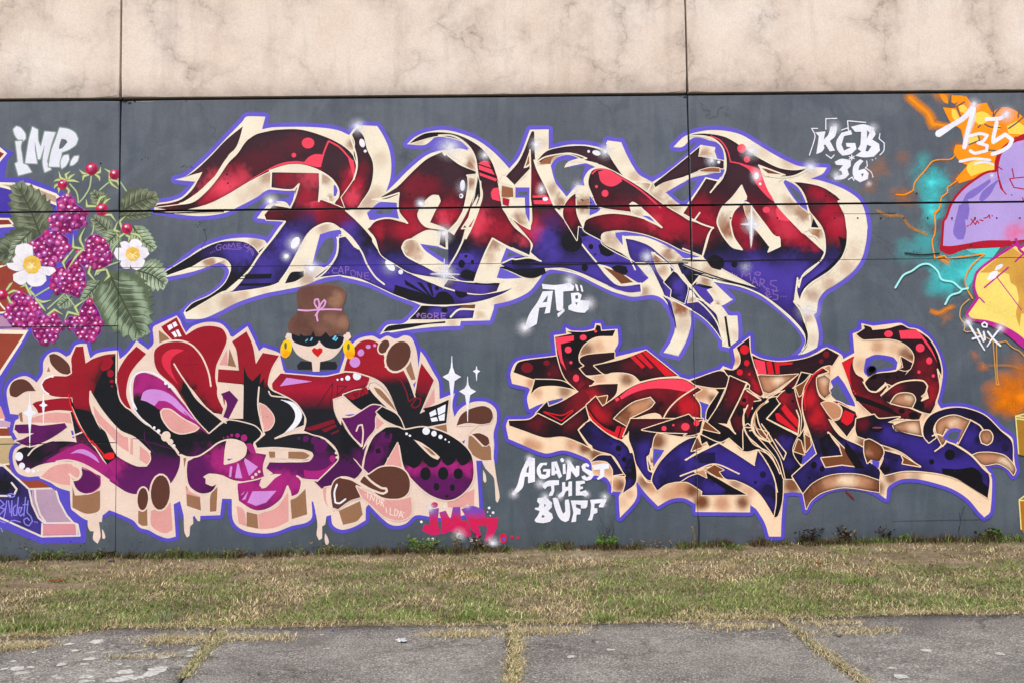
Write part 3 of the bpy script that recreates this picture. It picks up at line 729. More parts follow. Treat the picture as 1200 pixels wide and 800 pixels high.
L.stroke("C 470,420 500,395 560,400 650,450 730,500 800,555 870,620 ", 'H', 1.8)
L.fill("C 690,598 715,588 740,605 800,660 875,735 780,690 715,650", 'C', blobs=B("C 735,650,30:T:.6")); L.fill("C 760,665 805,672 840,708", 'V')
L.stroke("C 705,655 690,600 705,588 728,598 800,660 878,735 800,692 700,662 590,650 500,662 430,690 415,735 380,650 372,540", 'C', 1.8)
L.fill("C 305,610 340,560 372,535 378,650 412,735 370,720 G 390,0 380,110 320,10 C 300,670", 'P', stops=rs(), wob=6, blobs=B("C 345,600,60:R:.8 350,690,50:r:.7"), edge='C', ew=.9)
L.fill("C 385,500 430,492 452,540 452,662 410,700 385,640", 'C', blobs=B("C 415,600,60:t:.9"))
L.fill("G 520,90 535,65 590,55 605,62 610,95 640,130 665,160 685,205 600,165 535,130", 'C', blobs=B("G 580,110,60:t:.55"))
L.fill("G 665,100 720,110 800,140 850,180 920,240 990,320 1040,380 1100,450 1200,545 H 200,550 225,650 230,690 180,620 120,560 50,515 G 1045,515 960,470 900,440 880,400 800,250 720,235 690,205", 'U', blobs=B("G 800,300,90:U:.9 700,180,80:u:.5 860,370,60:u:.8 H 100,500,120:u:.7 200,600,80:K:.8"), edge='C', ew=1.0)
L.fill("G 655,85 720,85 820,110 880,150 940,160 1010,220 960,240 900,215 850,175 780,130 700,105 660,100 680,160", 'C', blobs=B("G 920,190,50:t:.8 980,230,30:T:.6"))
L.fill("G 815,185 835,178 880,215 920,250 935,300 890,350 850,290", 'C', blobs=B("G 840,210,35:(120,70,50):.9" if False else "G 842,212,35:t:1 880,290,40:T:.7"))
L.fill("G 945,290 990,320 1030,385 1010,480 930,440 935,400 890,355", 'K', blobs=B("G 980,370,60:U:.9 940,330,40:u:.9 1000,450,40:U:.8"), edge='C', ew=.9)
L.stroke("G 650,85 668,150 690,215 722,282", 'C', 1.7); L.stroke("G 820,180 900,235 960,290 1010,350 1060,400 1130,470 H 60,440 140,510 200,590 230,680", 'C', 1.6)
L.fill("G 1040,400 1060,410 1092,470 1025,478", 'C', blobs=B("G 1060,460,30:t:.8"))
L.fill("G 970,250 1040,240 1130,290 1200,310 H 60,310 100,315 60,370 G 1110,330 1065,380 1010,330", 'K', blobs=B("G 1010,270,50:u:.9 1110,270,60:U:.5"), edge='C', ew=.8)
L.fill("H 60,375 100,370 170,385 145,400 180,470 160,480 G 1110,440", 'U', edge='K', ew=.8)
L.fill("H 65,370 170,380 165,392 130,390", 'K', sm=False)
L.fill("H 100,315 190,345 170,380 80,360", 'C', blobs=B("H 130,350,50:t:.8")); L.stroke("H 50,380 100,315 185,345 170,378", 'C', 1.3)
L.fill("H 140,400 180,385 290,455 230,485 165,480 185,460", 'C', blobs=B("H 205,475,22:t:.9 180,410,30:T:.4"))
L.fill("H 150,485 220,490 265,545 250,560 255,690 235,725 228,660 205,560", 'C', blobs=B("H 240,620,50:T:.3")); L.fill("H 243,555 256,555 282,728 268,728", 'K', sm=False)
L.fill("H 272,550 320,552 326,640 322,700 302,740 290,730", 'C', blobs=B("H 305,660,40:T:.3")); L.stroke("H 165,480 225,490 290,455", 'C', 1.2)
L.fill("G 938,470 960,470 1035,515 1040,600 1015,700 975,780 890,765 935,700 960,620", 'C', blobs=B("G 980,490,60:(150,96,66):.9" if False else "G 985,500,70:t:1 1000,600,60:T:.4"))
L.fill("G 900,440 930,470 945,530 955,580 930,540", 'U'); L.stroke("G 890,440 925,490 950,560 960,620", 'K', 1.2)
L.stroke("G 895,438 950,462 1040,510 H 50,515", 'C', 1.8)
pts("G 0,0"); L.glow(790, 205, 45, 'W', .8); L.glow(800, 280, 40, 'W', .8); L.ell(1014, 273, 10, 11, 'K')
pts("C 0,0"); L.ell(495, 298, 25, 15, 'W', 15); L.ell(449, 289, 8, 8, 'W'); L.glow(545, 290, 50, 'W', .9)
L.done()

# ---- O
L = Coat('letter', m)
L.fill("C 830,480 1000,345 D 100,262 92,318 160,330 240,345 240,390 160,385 100,400 0,440 C 920,465 840,500", 'P', blobs=B("C 860,480,60:K:.6"), edge='C', ew=1.0)
L.fill("D 110,255 192,265 182,318 90,320", 'C', sm=False, blobs=B("D 130,300,50:T:.8")); L.fill("D 95,402 160,385 215,388 218,410 130,408", 't', edge='C', ew=.8)
L.fill("C 800,530 880,475 1000,440 D 50,425 120,412 40,450 C 900,530 970,590 1010,610 940,620", 'C', blobs=B("C 850,550,50:t:.55 930,600,60:t:.6 900,490,60:T:.5"))
L.fill("D 35,195 100,185 180,190 260,210 350,265 450,330 560,385 660,400 740,385 700,410 640,435 560,438 480,430 445,370 465,430 500,520 560,620 640,700 720,780 H 830,180 800,232 740,285 690,340 675,390 668,330 650,470 690,510 705,580 722,680 680,620 600,540 460,430 340,380 180,340 400,380 440,392 350,340 130,220 115,205 150,80 D 180,735 60,690 0,650 30,600 100,500 135,445 205,462 160,530 240,440 248,330 230,260 170,215 100,200", 'P', stops=rs(8), wob=11,
       blobs=B("D 250,230,80:P:.8 650,600,60:r:.5 120,480,80:P:.6 100,620,80:R:.5 400,430,80:P:.6 300,420,80:P:.5 60,730,80:R:.8 150,700,60:R:.8 560,650,80:H:.6 620,730,110:R:.8 540,730,60:R:.7 330,700,60:R:.6 H 700,80,90:R:.9 620,30,90:H:.4 780,130,50:R:.8 60,60,60:R:.8 20,100,60:R:.6 120,100,70:r:.6 390,120,60:R:.7 300,250,100:U:.7 450,260,120:U:.8 620,300,120:U:.7 600,240,90:u:.4 650,540,50:u:.6 300,200,100:K:.6 250,300,60:U:.5 500,180,90:K:.6 230,50,60:t:.1"), edge='C', ew=1.0)
L.fill("D 635,465 700,470 800,490 870,530 920,570 945,620 960,700 965,790 H 965,120 940,200 860,290 760,350 700,410 690,470 670,400 690,340 760,280 810,230 832,180 825,60 D 815,730 770,670 745,640 715,560 680,500", 'P', stops=rs(6), wob=9, blobs=B("D 800,540,80:R:.7 860,640,90:R:.8 780,600,60:P:.7 920,720,60:H:.4 H 900,60,90:R:.8 860,130,60:P:.6 880,220,80:u:.7 800,300,80:U:.8"), edge='C', ew=1.0)
L.fill("D 905,580 930,570 1000,560 1048,600 1075,700 H 1080,60 1072,120 1045,220 985,300 900,365 832,408 795,460 785,525 695,520 690,460 710,410 780,355 860,300 940,205 965,120 965,40 D 955,680", 'C', blobs=B("D 1000,620,60:C:.5 H 1000,140,60:T:.2 960,270,70:T:.5 860,370,70:T:.6 750,430,60:t:.6 730,500,50:C:.9 1020,190,50:T:.3"))
L.fill("H 912,85 962,110 960,160 935,215 880,270 790,325 725,375 700,420 690,470 690,420 710,380 780,320 860,260 925,180", 'K')
L.stroke("D 920,580 950,660 962,740 H 965,60 960,140 930,215 860,290 770,350 710,405 690,460 692,520", 'C', 1.6)
L.stroke("D 635,465 700,468 800,488 880,528 930,575", 'C', 1.9)
# the O's counter and its blocks
L.fill("D 345,488 375,555 350,590 300,640 280,680 285,760 H 300,100 345,165 290,150 240,90 205,20 D 203,690 230,620 290,560", 'C', blobs=B("D 240,700,70:t:.6 230,740,60:t:.6 330,560,50:C:.7 H 260,60,60:t:.9"), edge='C', ew=.6)
L.fill("D 355,605 385,592 430,650 480,720 530,790 H 565,90 572,145 500,178 510,150 440,60 D 400,720 370,660", 'C', blobs=B("D 385,640,60:T:.9 440,660,50:T:.4 H 540,110,60:C:.5"), edge='C', ew=.5)
L.fill("D 370,565 378,590 355,598", 'V')
L.fill("D 350,605 372,680 400,740 430,790 H 510,150 500,178 H 400,150 345,168 300,95 D 285,760 283,680 300,640", 'P', stops=rs(6), wob=9, blobs=B("D 320,690,70:R:.7 340,620,40:P:.8 H 390,130,60:R:.6 340,60,60:R:.5 440,140,60:K:.6"))
L.stroke("D 372,570 345,488 290,560 230,620 203,690 H 205,20 240,90 290,145 348,165 300,95 285,40 D 280,700 300,640 350,590 385,592 430,650 480,715 530,780 H 568,100 570,145 500,178 512,150", 'C', 1.7)
# pink rim and bubbles
L.stroke("D 165,200 220,225 260,280 280,350 340,362 390,380", 'H', 1.5)
L.fill("D 320,358 400,375 450,395 465,430 500,520 560,600 640,680 620,700 560,690 545,640 560,600 500,560 430,480 390,400", 'H')
L.ell(345, 272, 26, 26, 'H'); L.ell(376, 336, 19, 19, 'H'); L.ell(490, 631, 22, 19, 'H')
L.fill("D 445,370 480,380 600,428 560,438 480,430", 'C', sm=False); L.fill("D 462,388 490,392 580,425 500,418", (120, 66, 46), sm=False)
L.stroke("D 450,372 600,428", 'C', 1.4); L.stroke("D 445,370 480,430 560,440 640,436 700,412 745,385", 'C', 1.8)
L.fill("D 470,440 590,450 560,470 610,540 680,610 745,670 755,740 760,740 700,770 560,620 510,530", 'C', blobs=B("D 620,590,50:T:.4 700,650,60:t:.8 650,620,60:T:.5 560,500,50:C:.9"))
L.fill("D 700,720 760,735 810,740 825,790 H 828,150 780,100 720,30", 'C', blobs=B("H 790,60,60:t:1 D 770,760,40:T:.8")); L.fill("D 765,680 790,705 805,745 750,740", 'K')
L.stroke("D 560,610 640,700 720,775 H 780,90 825,160", 'C', 1.7); L.stroke("D 745,665 748,738 805,742 765,672 810,730 830,790 H 832,180 805,232 740,280 700,320 680,385 672,330", 'C', 1.8)
L.stroke("D 640,465 690,510 720,570 738,650", 'C', 1.6)
L.stroke("H 0,158 60,182 115,205 130,160 160,60 178,35 D 180,738 100,710 0,655", 'C', 1.8); L.stroke("D 70,690 100,648", 'C', 1.7)
L.stroke("D 135,445 100,500 30,605 0,650", 'C', 1.6); L.stroke("D 135,445 205,462", 'C', 1.5)
L.stroke("D 35,200 100,198 170,212 225,255 250,320 250,400 225,450 162,530", 'C', 1.8)
L.stroke("H 50,380 0,310", 'C', 1.6); L.fill("H 0,218 120,205 150,250 230,295 400,375 250,340 80,290 0,255", 'C', blobs=B("H 150,290,60:T:.6 60,270,40:T:.4"))
L.stroke("H 0,250 100,290 250,340 430,390 300,360 150,325 60,300", 'K', 1.3)
L.stroke("H 190,350 340,380 460,430 560,500 640,570 700,640 722,700 700,752", 'C', 1.9)
L.fill("H 650,470 680,490 712,560 735,650 730,720 690,780 720,700 705,620 690,540", 'K'); L.stroke("H 650,468 690,520 715,590", 'C', 2)
L.fill("H 690,525 765,545 790,620 795,690 765,788 670,790 720,740 738,680 720,590", 'C', blobs=B("H 730,560,40:T:.7 745,690,60:T:.3")); L.stroke("H 692,520 715,590 735,660 725,720 670,788", 'C', 1)
L.ell(303, 251, 18, 19, 'K'); L.fill("H 150,210 190,195 235,215 243,255 220,283 170,270 140,230", 'K')
pts("D 0,0"); L.glow(170, 342, 42, 'W', .9); L.ell(211, 352, 9, 9, 'W'); L.glow(432, 430, 50, 'W', .9, .8); L.ell(432, 432, 14, 20, 'W'); L.ell(453, 480, 8, 8, 'W')
L.glow(400, 285, 58, 'W', .9, 1.1); L.glow(750, 382, 48, 'W', .9, 1.1); L.glow(403, 715, 60, 'W', 1); L.mist("D 335,716,.3 403,716,1.6 470,716,.3", 'W', 4, 1); L.mist("D 403,600,.3 403,716,1.8 H 400,160,.3", 'W', 5, 1)
L.glow(368, 270, 45, 'W', .4)
pts("H 0,0"); L.glow(735, 525, 60, 'W', .7, 1.3)
L.done()

# ---- lower tail with the small tag
L = Coat('tail', m)
L.fill("F 470,492 560,495 600,498 720,488 785,490 770,565 600,572 398,572 440,530", 'K', blobs=B("F 560,520,60:U:1 630,510,60:U:.9 720,540,70:U:.9 500,510,30:K:.9"), edge='C', ew=.9)
L.fill("F 245,645 275,612 380,598 500,592 610,582 608,594 500,602 380,625", 'K'); L.fill("F 705,492 785,485 780,518 700,520", (120, 70, 52)); L.stroke("F 640,558 690,515 785,515 780,570", 'C', 2.2)
L.fill("F 785,515 885,512 868,572 772,570", 'C', sm=False, blobs=B("F 810,550,40:T:.5")); L.ell(605, 520, 18, 16, 'K')
L.done()

def tagword(parent, name, label, lines, col, w=1.1, a=1.0):
    c = Coat(name, parent, label)
    for l in lines: c.stroke(l, col, w)
    c.done()
tp = (128, 98, 178)
tagword(m, 'painted_tag', 'small mauve name tag GOMES', ["E 335,182 336,186","E 347,176 348,179","E 358,172 359,174","E 398,138 380,132 365,150 372,168 392,165 395,150 385,152", "E 415,138 405,150 412,162 428,158 430,142 418,135", "E 440,158 440,130 455,148 468,125 478,152", "E 510,126 488,128 492,150 515,152", "E 490,140 508,138", "E 550,135 535,132 530,145 548,155 560,165 545,178", "E 545,150 575,160 585,185 580,200", "E 575,140 555,145 565,160 578,190", "E 435,160 480,162 515,160"], tp, 1.0)
tagword(m, 'painted_tag', 'small mauve name tag CAPONE', ["E 1010,300 1012,302", "E 1025,298 1027,300","E 1075,275 1055,272 1045,290 1055,303 1075,300", "E 1080,308 1098,262 1112,305", "E 1085,292 1108,292", "E 1125,305 1125,262 1145,268 1142,282 1125,285", "F 55,290 70,285 85,298 80,320 62,322 55,300", "F 95,330 95,292 118,332 120,298", "F 160,300 135,302 138,335 165,338", "F 137,318 158,318", "F 180,348 182,350", "F 193,354 195,356"], tp, 1.1)
tagword(m, 'painted_tag', 'small pink name tag GORE', ["F 440,545 458,548","F 450,535 448,560","F 442,556 458,538","F 495,540 475,538 466,552 475,566 495,562 494,552 482,552", "F 515,538 503,552 512,566 530,562 532,546 517,538", "F 545,568 545,535 568,538 565,552 547,553 570,568", "F 612,538 585,536 585,566 612,568", "F 585,552 606,552"], (150, 112, 190), 1.1)
tagword(m, 'painted_tag', 'small mauve name tag MARS 85', ["H 290,300 292,303","H 303,308 305,310","H 316,314 318,316","H 345,325 358,285 370,320 392,300 398,345","H 420,305 435,295 455,300 450,315 430,312 420,305","H 405,372 420,325 440,375","H 410,355 435,355","H 450,380 455,335 480,345 472,362 455,362 485,390", "H 550,345 515,348 515,370 548,385 550,410 520,400","H 500,410 485,420 495,432 512,425 505,410 488,400 495,390 508,398", "H 490,432 502,445 520,440", "H 560,405 530,405 530,425 558,432 555,455 528,458","H 575,438 577,439","H 590,438 592,439","H 603,438 605,439"], tp, 1.2)
# ================================================================ lower left piece, and what stands left of it
m = mural('graffiti_piece', 'edge of another graffiti piece in brown, lilac and indigo, cut off at the left end of the wall')
o = Coat('outline', m)
o.fill("0 -30,160 17,179 9,188 5,208 34,209 72,224 100,247 75,320 38,384 I 192,85 110,220 60,310 25,370 10,440 25,530 60,600 110,612 L 300,300 420,380 415,480 505,545 505,675 245,685 0,585 0 -30,612", 'V2', sm=False)
o.fill("U -60,180 0,213 42,250 0,300 -60,330", 'C', sm=False); o.fill("U -60,230 0,240 24,252 0,280 -60,300", (140, 44, 44), sm=False)
o.fill("U -60,418 165,424 330,485 380,530 300,575 -60,600", 'C', sm=False)
o.fill("U 10,433 160,438 325,500 345,545 190,492 120,470", (186, 160, 138), sm=False)
o.fill("U -60,445 0,448 190,503 330,556 300,590 200,620 -60,625", (70, 56, 170), blobs=B("U 20,500,60:U:.4 150,560,60:u:.4"))
o.fill("U -60,628 60,630 90,680 -60,690", 'C', sm=False); o.fill("U -60,640 50,640 70,665 -60,672", (140, 50, 44), sm=False)
o.fill("V -60,150 40,200 140,330 170,420 60,540 -60,545", (150, 66, 52), sm=False, blobs=B("V 20,330,80:(0,0,0):0" if False else "V 20,330,60:r:.1"))
o.stroke("V -20,272 40,250 80,230", 'C', 2.0); o.stroke("V -20,455 20,505 50,530 -20,535", 'C', 2.0)
o.fill("V -60,545 120,560 170,640 -60,620", (182, 140, 176)); o.fill("V -60,628 165,636 130,700 0,900 -60,1000", 'C', sm=False)
o.fill("V -60,655 140,658 0,870 -60,950", (150, 66, 50), sm=False)
o.fill("0 -30,470 0,476 10,505 19,518 12,560 -30,560", 'C', sm=False)
o.fill("I -60,520 5,528 32,600 -60,600", 'op', sm=False); o.fill("I -60,608 30,610 85,628 70,650 -60,648", (196, 164, 190), sm=False)
o.fill("I -60,656 85,656 75,700 -60,702", (142, 68, 46), sm=False); o.fill("I -60,712 80,712 150,790 L 120,200 60,210 -60,220", (192, 168, 128), sm=False)
o.fill("L -60,225 20,230 170,360 190,450 240,565 245,640 0,530 -60,510", 'u', sm=False, blobs=B("L 20,340,110:K:1 60,500,90:U:.8 200,600,70:U:.6"))
o.fill("L 30,222 85,215 100,255 150,288 240,290 325,352 175,358", (150, 70, 44), sm=False)
o.fill("L 240,290 340,250 410,290 410,360 330,352", 'op', sm=False)
o.fill("L 185,365 325,360 345,430 390,510 430,560 260,562 215,500 190,430", (180, 152, 178)); o.fill("L 250,570 445,565 448,628 248,632", (214, 142, 152), sm=False)
for l in ("L -20,205 20,225 170,362 188,450 225,530 262,562 430,560 455,570 468,635 245,640 0,530 -40,515", "L 170,362 325,357", "L 240,285 330,352", "L 325,357 345,430 390,515 430,560", "L 205,365 210,430 235,510 270,560", "L 248,565 245,640", "L 448,565 452,630", "L -20,402 60,402", "L 68,325 98,362 85,392"):
    o.stroke(l, (226, 214, 208), 2.2, sm='225,530' in l and False)
o.done()
c = Coat('painted_tag', m, 'small light blue handstyle tag on the indigo block')
tb = (138, 134, 236)
for l in ("L 0,425 25,450 0,470 30,480 -5,515", "L 40,430 30,500 22,530", "L 50,430 60,500", "L 70,430 68,520", "L 95,455 78,475 80,515 98,515 108,410", "L 118,500 130,470 112,470 108,500 122,520 138,505", "L 150,410 140,520", "L 135,455 165,450", "L 165,430 160,500 180,520 190,550 170,578 145,565 140,540 160,530 172,545", "L 50,555 80,545 120,555", "L 0,550 30,560", "L 5,590 15,612", "L 203,553 206,555", "L 216,556 219,558"): c.stroke(l, tb, 1.3)
c.stroke("L 45,395 65,388 85,395 85,405 60,410 45,400", tb, 1.3, closed=True)
c.done()

m = mural('graffiti_piece', 'rounded graffiti piece in crimson, black and plum with beige blocks and drips, at the lower left of the wall')
o = Coat('outline', m, 'beige block shape with thin violet outline')
OS = """I 60,572 45,500 40,440 60,392 100,362 150,350 190,368 215,388 250,335 255,265 290,218 340,210 388,238 412,225 440,175 470,163 508,163 520,215 530,247 570,218 640,205 692,200 702,252 750,212 800,145 868,197 900,160 895,80 903,62 1035,0
 J 55,25 85,105 130,62 210,38 290,45 335,85 350,118 365,125 450,62 482,125 518,205 545,182 640,218 660,260 668,330 820,350 985,345 1015,240 1045,190 1100,135 1180,118 K 225,140 270,118 320,135 370,115 412,130 440,200 452,300 465,205 492,242 540,330 570,385 576,485 665,450 650,520 663,590 690,548 740,512 800,498 860,506
 905,545 910,612 892,685 897,790 N 895,60 892,196 790,195 800,330 808,470 700,520 560,530 440,515 380,562 330,577 280,566 220,515 160,452 145,470 142,545 70,585
 M 1000,600 950,572 940,515 850,508 840,445 826,432 828,528 790,560 710,578 620,612 540,622 440,608 385,575 362,530 358,420 302,418 290,515 140,519 76,515 55,432 20,450
 L 1018,455 1030,640 980,650 920,630 870,602 820,588 780,545 680,500 640,485 600,516 515,545 430,490 416,475 410,375 340,352 240,290 160,290 100,262 75,190 85,130 130,100 95,60 80,30 I 75,680 90,612 110,600 110,576"""
o.fill(OS, 'oc', edge='V2', ew=4.6)
for q in ("N 822,186 894,186 908,290 928,410 915,442 905,430 895,300 870,268 845,242 830,212", "M 835,435 940,440 940,513 912,522 905,570 888,580 888,650 870,662 855,630 860,570 850,500", "M 76,495 140,500 175,508 172,550 158,548 140,518 130,525 132,565 115,580 110,635 95,645 80,610", "L 515,500 602,508 597,555 580,555 590,640 572,682 545,655 550,610 528,608 515,580", "N 830,250 845,275 850,315 842,325 832,312", "L 598,595 608,610 618,640 612,655 600,650", "M 905,620 918,640 928,672 920,690 908,685 902,655"): o.fill(q, 'oc', ew=.3)
o.fill("J 665,240 668,310 800,330 970,320 1005,240 1000,200 1040,150 700,150", 'G'); 
o.stroke("J 650,235 668,312 760,328 880,332 985,318 1012,238", 'V2', 3)
for q in ("N 700,90 725,72 718,105", "I 415,668 470,680 480,720 425,712", "J 1015,578 1095,570 1050,584", "M 330,190 360,185 340,196", "L 695,150 790,200 760,195 700,165", "K 420,400 438,382 428,420"): o.fill(q, 'V2')
o.fill("I 425,680 455,682 460,712 432,705", 'G')
# shaded sides of the letter blocks: pink and tan faces
for col, L_ in (('ot', ["I 930,85 1005,140 935,165", "J 345,190 385,300 335,290", "K 400,240 435,370 412,375 380,305", "L 425,345 440,400 500,395 587,370 585,480 560,500 500,505 425,470", "L 810,490 862,470 865,575 835,578 810,560", "L 1090,340 1120,385 1172,405 1178,488 1095,460", "M 235,395 275,350 268,492 230,495", "M 445,495 508,510 515,595 445,580", "M 702,425 740,410 790,360 800,510 710,538", "M 985,490 1110,432 1125,510 1090,550 1010,572", "K 520,640 615,630 620,680 580,665", "K 750,700 780,690 870,760 878,800 745,800", "N 745,55 800,85 845,120 875,118 880,192 820,190 750,140", "I 110,570 130,560 135,620 120,615", "M 75,180 92,180 80,240", "I 275,325 285,295 295,325", "M 575,142 612,142 612,178 580,180", "M 685,142 780,145 815,165 790,185 690,182"]),
                ('op', ["I 170,600 300,565 440,570 455,640 400,625 180,622", "J 285,285 330,195 335,290", "K 470,560 545,420 548,505", "L 885,490 1000,440 1012,600 975,620 930,610 885,570", "M 385,460 430,485 445,580 400,565", "M 510,510 620,470 690,375 692,550 610,588 520,598", "M 85,345 92,390 175,412 172,405 120,380", "N 620,440 780,360 778,470 625,470", "K 200,585 250,625 210,665 198,640", "M 895,360 915,330 910,420 925,470 905,440 895,400"])):
    for q in L_: o.fill(q, col)
o.done()

L = Coat('letter', m)
dk = 'oK'
L.fill("I 445,180 488,178 502,277 545,250 620,226 684,220 684,400 705,500 770,560 840,625 905,665 960,720 1030,790 L 1055,170 1050,235 1015,310 960,360 880,375 800,392 740,378 680,340 590,280 500,222 430,202 350,200 240,218 160,250 110,230 92,180 110,130 200,100 270,60 330,85 450,90 I 400,520 330,480 190,515 400,478 300,465 262,435 240,400 258,372 305,352 390,352 420,310 418,250", 'oR', edge='oc', ew=1.3,
       stops=[(405, (150, 28, 40)), (452, (150, 26, 42)), (474, (148, 22, 44)), (484, (44, 26, 36)), (492, (30, 31, 40)), (528, (32, 30, 40)), (540, (78, 22, 78)), (560, (96, 26, 96))], wob=3,
       blobs=B("I 620,400,110:oK:1 660,320,90:oK:1 700,520,110:oK:1 590,480,60:oK:.9 450,400,80:oR:.7 470,500,60:oR:.7 620,270,40:oR:.0 L 200,170,110:oK:.9 620,250,100:oM:.9 450,170,110:oM:1 540,220,80:oM:.9 300,230,60:om:.8 560,300,60:om:.7 680,220,70:oM:.8 1000,120,60:oK:.8 850,50,80:oK:.9"))
L.fill("I 605,320 650,250 684,222 684,400 705,500 770,560 840,625 905,665 980,745 700,690 600,600 548,520 552,440 580,370", 'oK')
L.fill("I 620,240 650,245 665,270 640,310 600,322 585,300", 'oR'); L.ell(648, 336, 20, 22, 'oR'); L.ell(655, 381, 12, 9, 'oR'); L.dots("I 656,410,6", 'oR')
L.fill("I 190,515 215,500 350,480 420,480 425,555 330,550 225,568 215,545", 'oR', edge='oc', ew=.9)
L.fill("I 530,440 545,480 600,560 700,665 790,712 870,780 L 885,190 860,230 800,228 720,190 670,150 620,30 590,0 I 560,600 530,510", 'oc')
L.fill("I 545,520 600,590 720,700 L 750,60 755,145 700,110 640,40 600,0 I 565,610", 'op'); L.fill("L 765,60 780,70 780,165 762,155", 'op', sm=False); L.fill("L 820,110 870,150 880,190 860,218 818,190", 'op')
L.stroke("I 530,440 530,510 562,610 640,780", 'oc', 2.2); L.stroke("I 530,445 600,555 700,668 790,712 880,795", 'oc', 2)
L.fill("I 410,470 425,540 480,650 550,750 L 560,110 625,220 688,172 620,60 570,-20 I 530,560 440,540", 'oK'); L.stroke("I 420,530 480,660 550,760 L 560,120 622,216", 'oc', 1.6)
L.stroke("I 402,460 418,530 470,650 550,755 L 540,80 600,150 620,172", 'or_', 1.6); L.fill("L 600,165 640,148 670,150 670,180 640,190 612,180", 'or_')
L.fill("L 160,165 200,120 300,85 430,85 520,110 480,90 600,190 560,180 400,110 250,180", 'oK', blobs=B("L 440,120,60:om:.9 300,110,60:om:.3"))
L.fill("L 240,215 330,160 420,115 480,95 540,130 600,190 660,260 700,340 600,280 500,225 430,200 340,198", 'oM', blobs=B("L 260,200,50:om:.8 640,280,50:om:.4"))
L.fill("L 412,155 460,130 510,135 560,170 585,210 520,170 460,150", 'oL')
L.stroke("L 165,165 200,125 270,88 330,72 400,60 480,30", 'oc', 1.8); L.stroke("L 330,200 400,192 480,212 560,255 640,310", 'oc', 1.8)
L.fill("L 240,290 300,235 370,215 430,220 475,245 482,285 460,312 425,310 412,280 412,340 340,330", 'op', edge='oc', ew=1.8)
L.fill("L 430,315 460,310 482,280 478,240 520,255 590,285 588,330 560,370 510,388 465,375 440,345", 'om', edge='oc', ew=1.5); L.stroke("L 482,235 540,262 588,300 585,345 545,378 515,385", 'oM', 1.2)
L.stroke("L 408,275 440,300 462,300 475,270 465,238 430,222", 'oc', 2.6)
L.ell(112, 171, 23, 26, 'W'); L.ell(129, 226, 18, 19, 'W'); L.ell(163, 251, 15, 15, 'W'); L.dots("L 196,256,10 226,255,6 245,250,4", 'W')
L.fill("I 90,635 190,632 240,640 380,625 395,650 340,690 260,735 170,760 L 90,80 130,70 200,35 110,35 95,20 I 85,665", 'om', edge='oc', ew=1.4, blobs=B("I 120,660,60:(60,20,60):.5" if False else "I 300,700,60:oK:.3"))
L.fill("I 800,178 857,222 795,290 762,340 745,400 742,470 770,545 740,530 705,480 690,400 690,330 740,240", 'oR', edge='oc', ew=1.5); L.stroke("I 682,222 680,390", 'oc', 1.6)
for a, b_ in (("0 0,0", 0),):
    L.fill("I 55,430 75,385 125,367 170,385 210,438 150,442 95,475 62,465", 'ob', edge='oc', ew=.8)
    L.fill("I 288,230 315,220 360,240 405,285 415,330 395,342 350,330 300,280", 'ob', edge='oc', ew=1.5)
    L.ell(836, 420, 30, 66, 'ob', 0, edge='oc', ew=2.0) if False else None
pts("L 0,0"); L.ell(837, 420, 31, 66, 'ob', 3, edge='oc', ew=1.9); L.ell(940, 382, 56, 102, 'ob', 3, edge='oc', ew=2.0)
L.stroke("I 300,352 260,370 242,400 258,435 285,455", 'W', 1.6); L.dots("I 308,352,8", 'W')
L.stroke("L 845,25 850,80 1020,130", 'om', .7); L.stroke("L 780,65 850,80 910,160", 'om', .7)
L.done()

L = Coat('letter', m)      # the curled letter in magenta and crimson
L.fill("I 780,440 785,380 800,345 845,330 910,350 970,390 1040,470 1110,550 1180,620 J 225,690 340,610 510,600 530,690 490,745 500,800 M 560,160 540,240 560,330 480,325 370,310 300,290 230,270 190,290 240,330 270,310 260,350 230,380 170,385 110,340 95,260 100,200 150,172 60,165 30,120 L 1050,160 1000,90 I 880,640 820,590 790,540", 'oK', edge='oc', ew=1.4,
       blobs=B("I 850,370,90:oM:1 940,400,80:oM:1 820,420,60:oM:1 1000,480,80:oM:1 1080,560,80:oM:1 1150,610,60:oM:1 M 200,230,130:om:1 330,220,110:oM:1 450,270,110:oM:1 500,200,80:oM:1 280,170,70:oM:.9 150,330,110:om:1 560,270,80:oM:.8 110,230,70:om:1 430,150,60:oK:.4"))
L.fill("I 825,490 840,445 880,428 950,435 1020,475 1090,550 1150,615 1060,560 980,500 930,495 905,525 860,500", 'oL'); L.fill("I 905,525 930,495 990,505 1060,560 1130,610 1000,560 940,550", 'oM')
L.fill("I 945,560 960,545 1000,550 1070,600 1165,650 1140,670 1060,685 1000,660 955,600", 'op', edge='oc', ew=1.5)
L.stroke("I 800,545 772,480 765,400 790,345 840,325 910,338 980,388 1050,462 1115,550", 'W', 1.8); L.stroke("I 780,500 785,540 830,600 885,645", 'W', 1.5)
L.dots("I 971,393,9 992,413,7 904,652,8 929,672,11 1019,758,9", 'W'); L.ell(972, 703, 27, 31, 'oc', 30); L.ell(999, 736, 17, 18, 'oc'); L.stroke("I 1020,760 1048,800", 'oc', 1.5)
L.stroke("J 220,690 160,640 80,560", 'oM', 1)
L.fill("M 330,82 380,75 430,95 443,130 430,170 380,200 315,215 320,140", 'oc', edge='oc', ew=.8); L.stroke("M 60,160 100,175 160,170 220,135 280,90 340,72 400,80 440,115", 'oc', 1.8)
L.fill("M 205,290 240,272 300,280 370,310 480,322 300,310 270,330 245,345 205,330", 'oc')
L.stroke("M 320,215 390,195 435,160 443,120", 'oc', 1.8)
for q in ("M 435,180 512,232 460,285 430,195", "M 392,208 400,215 420,298 380,298 378,290", "M 348,230 362,228 355,292 342,290"): L.fill(q, 'oL', sm=False)
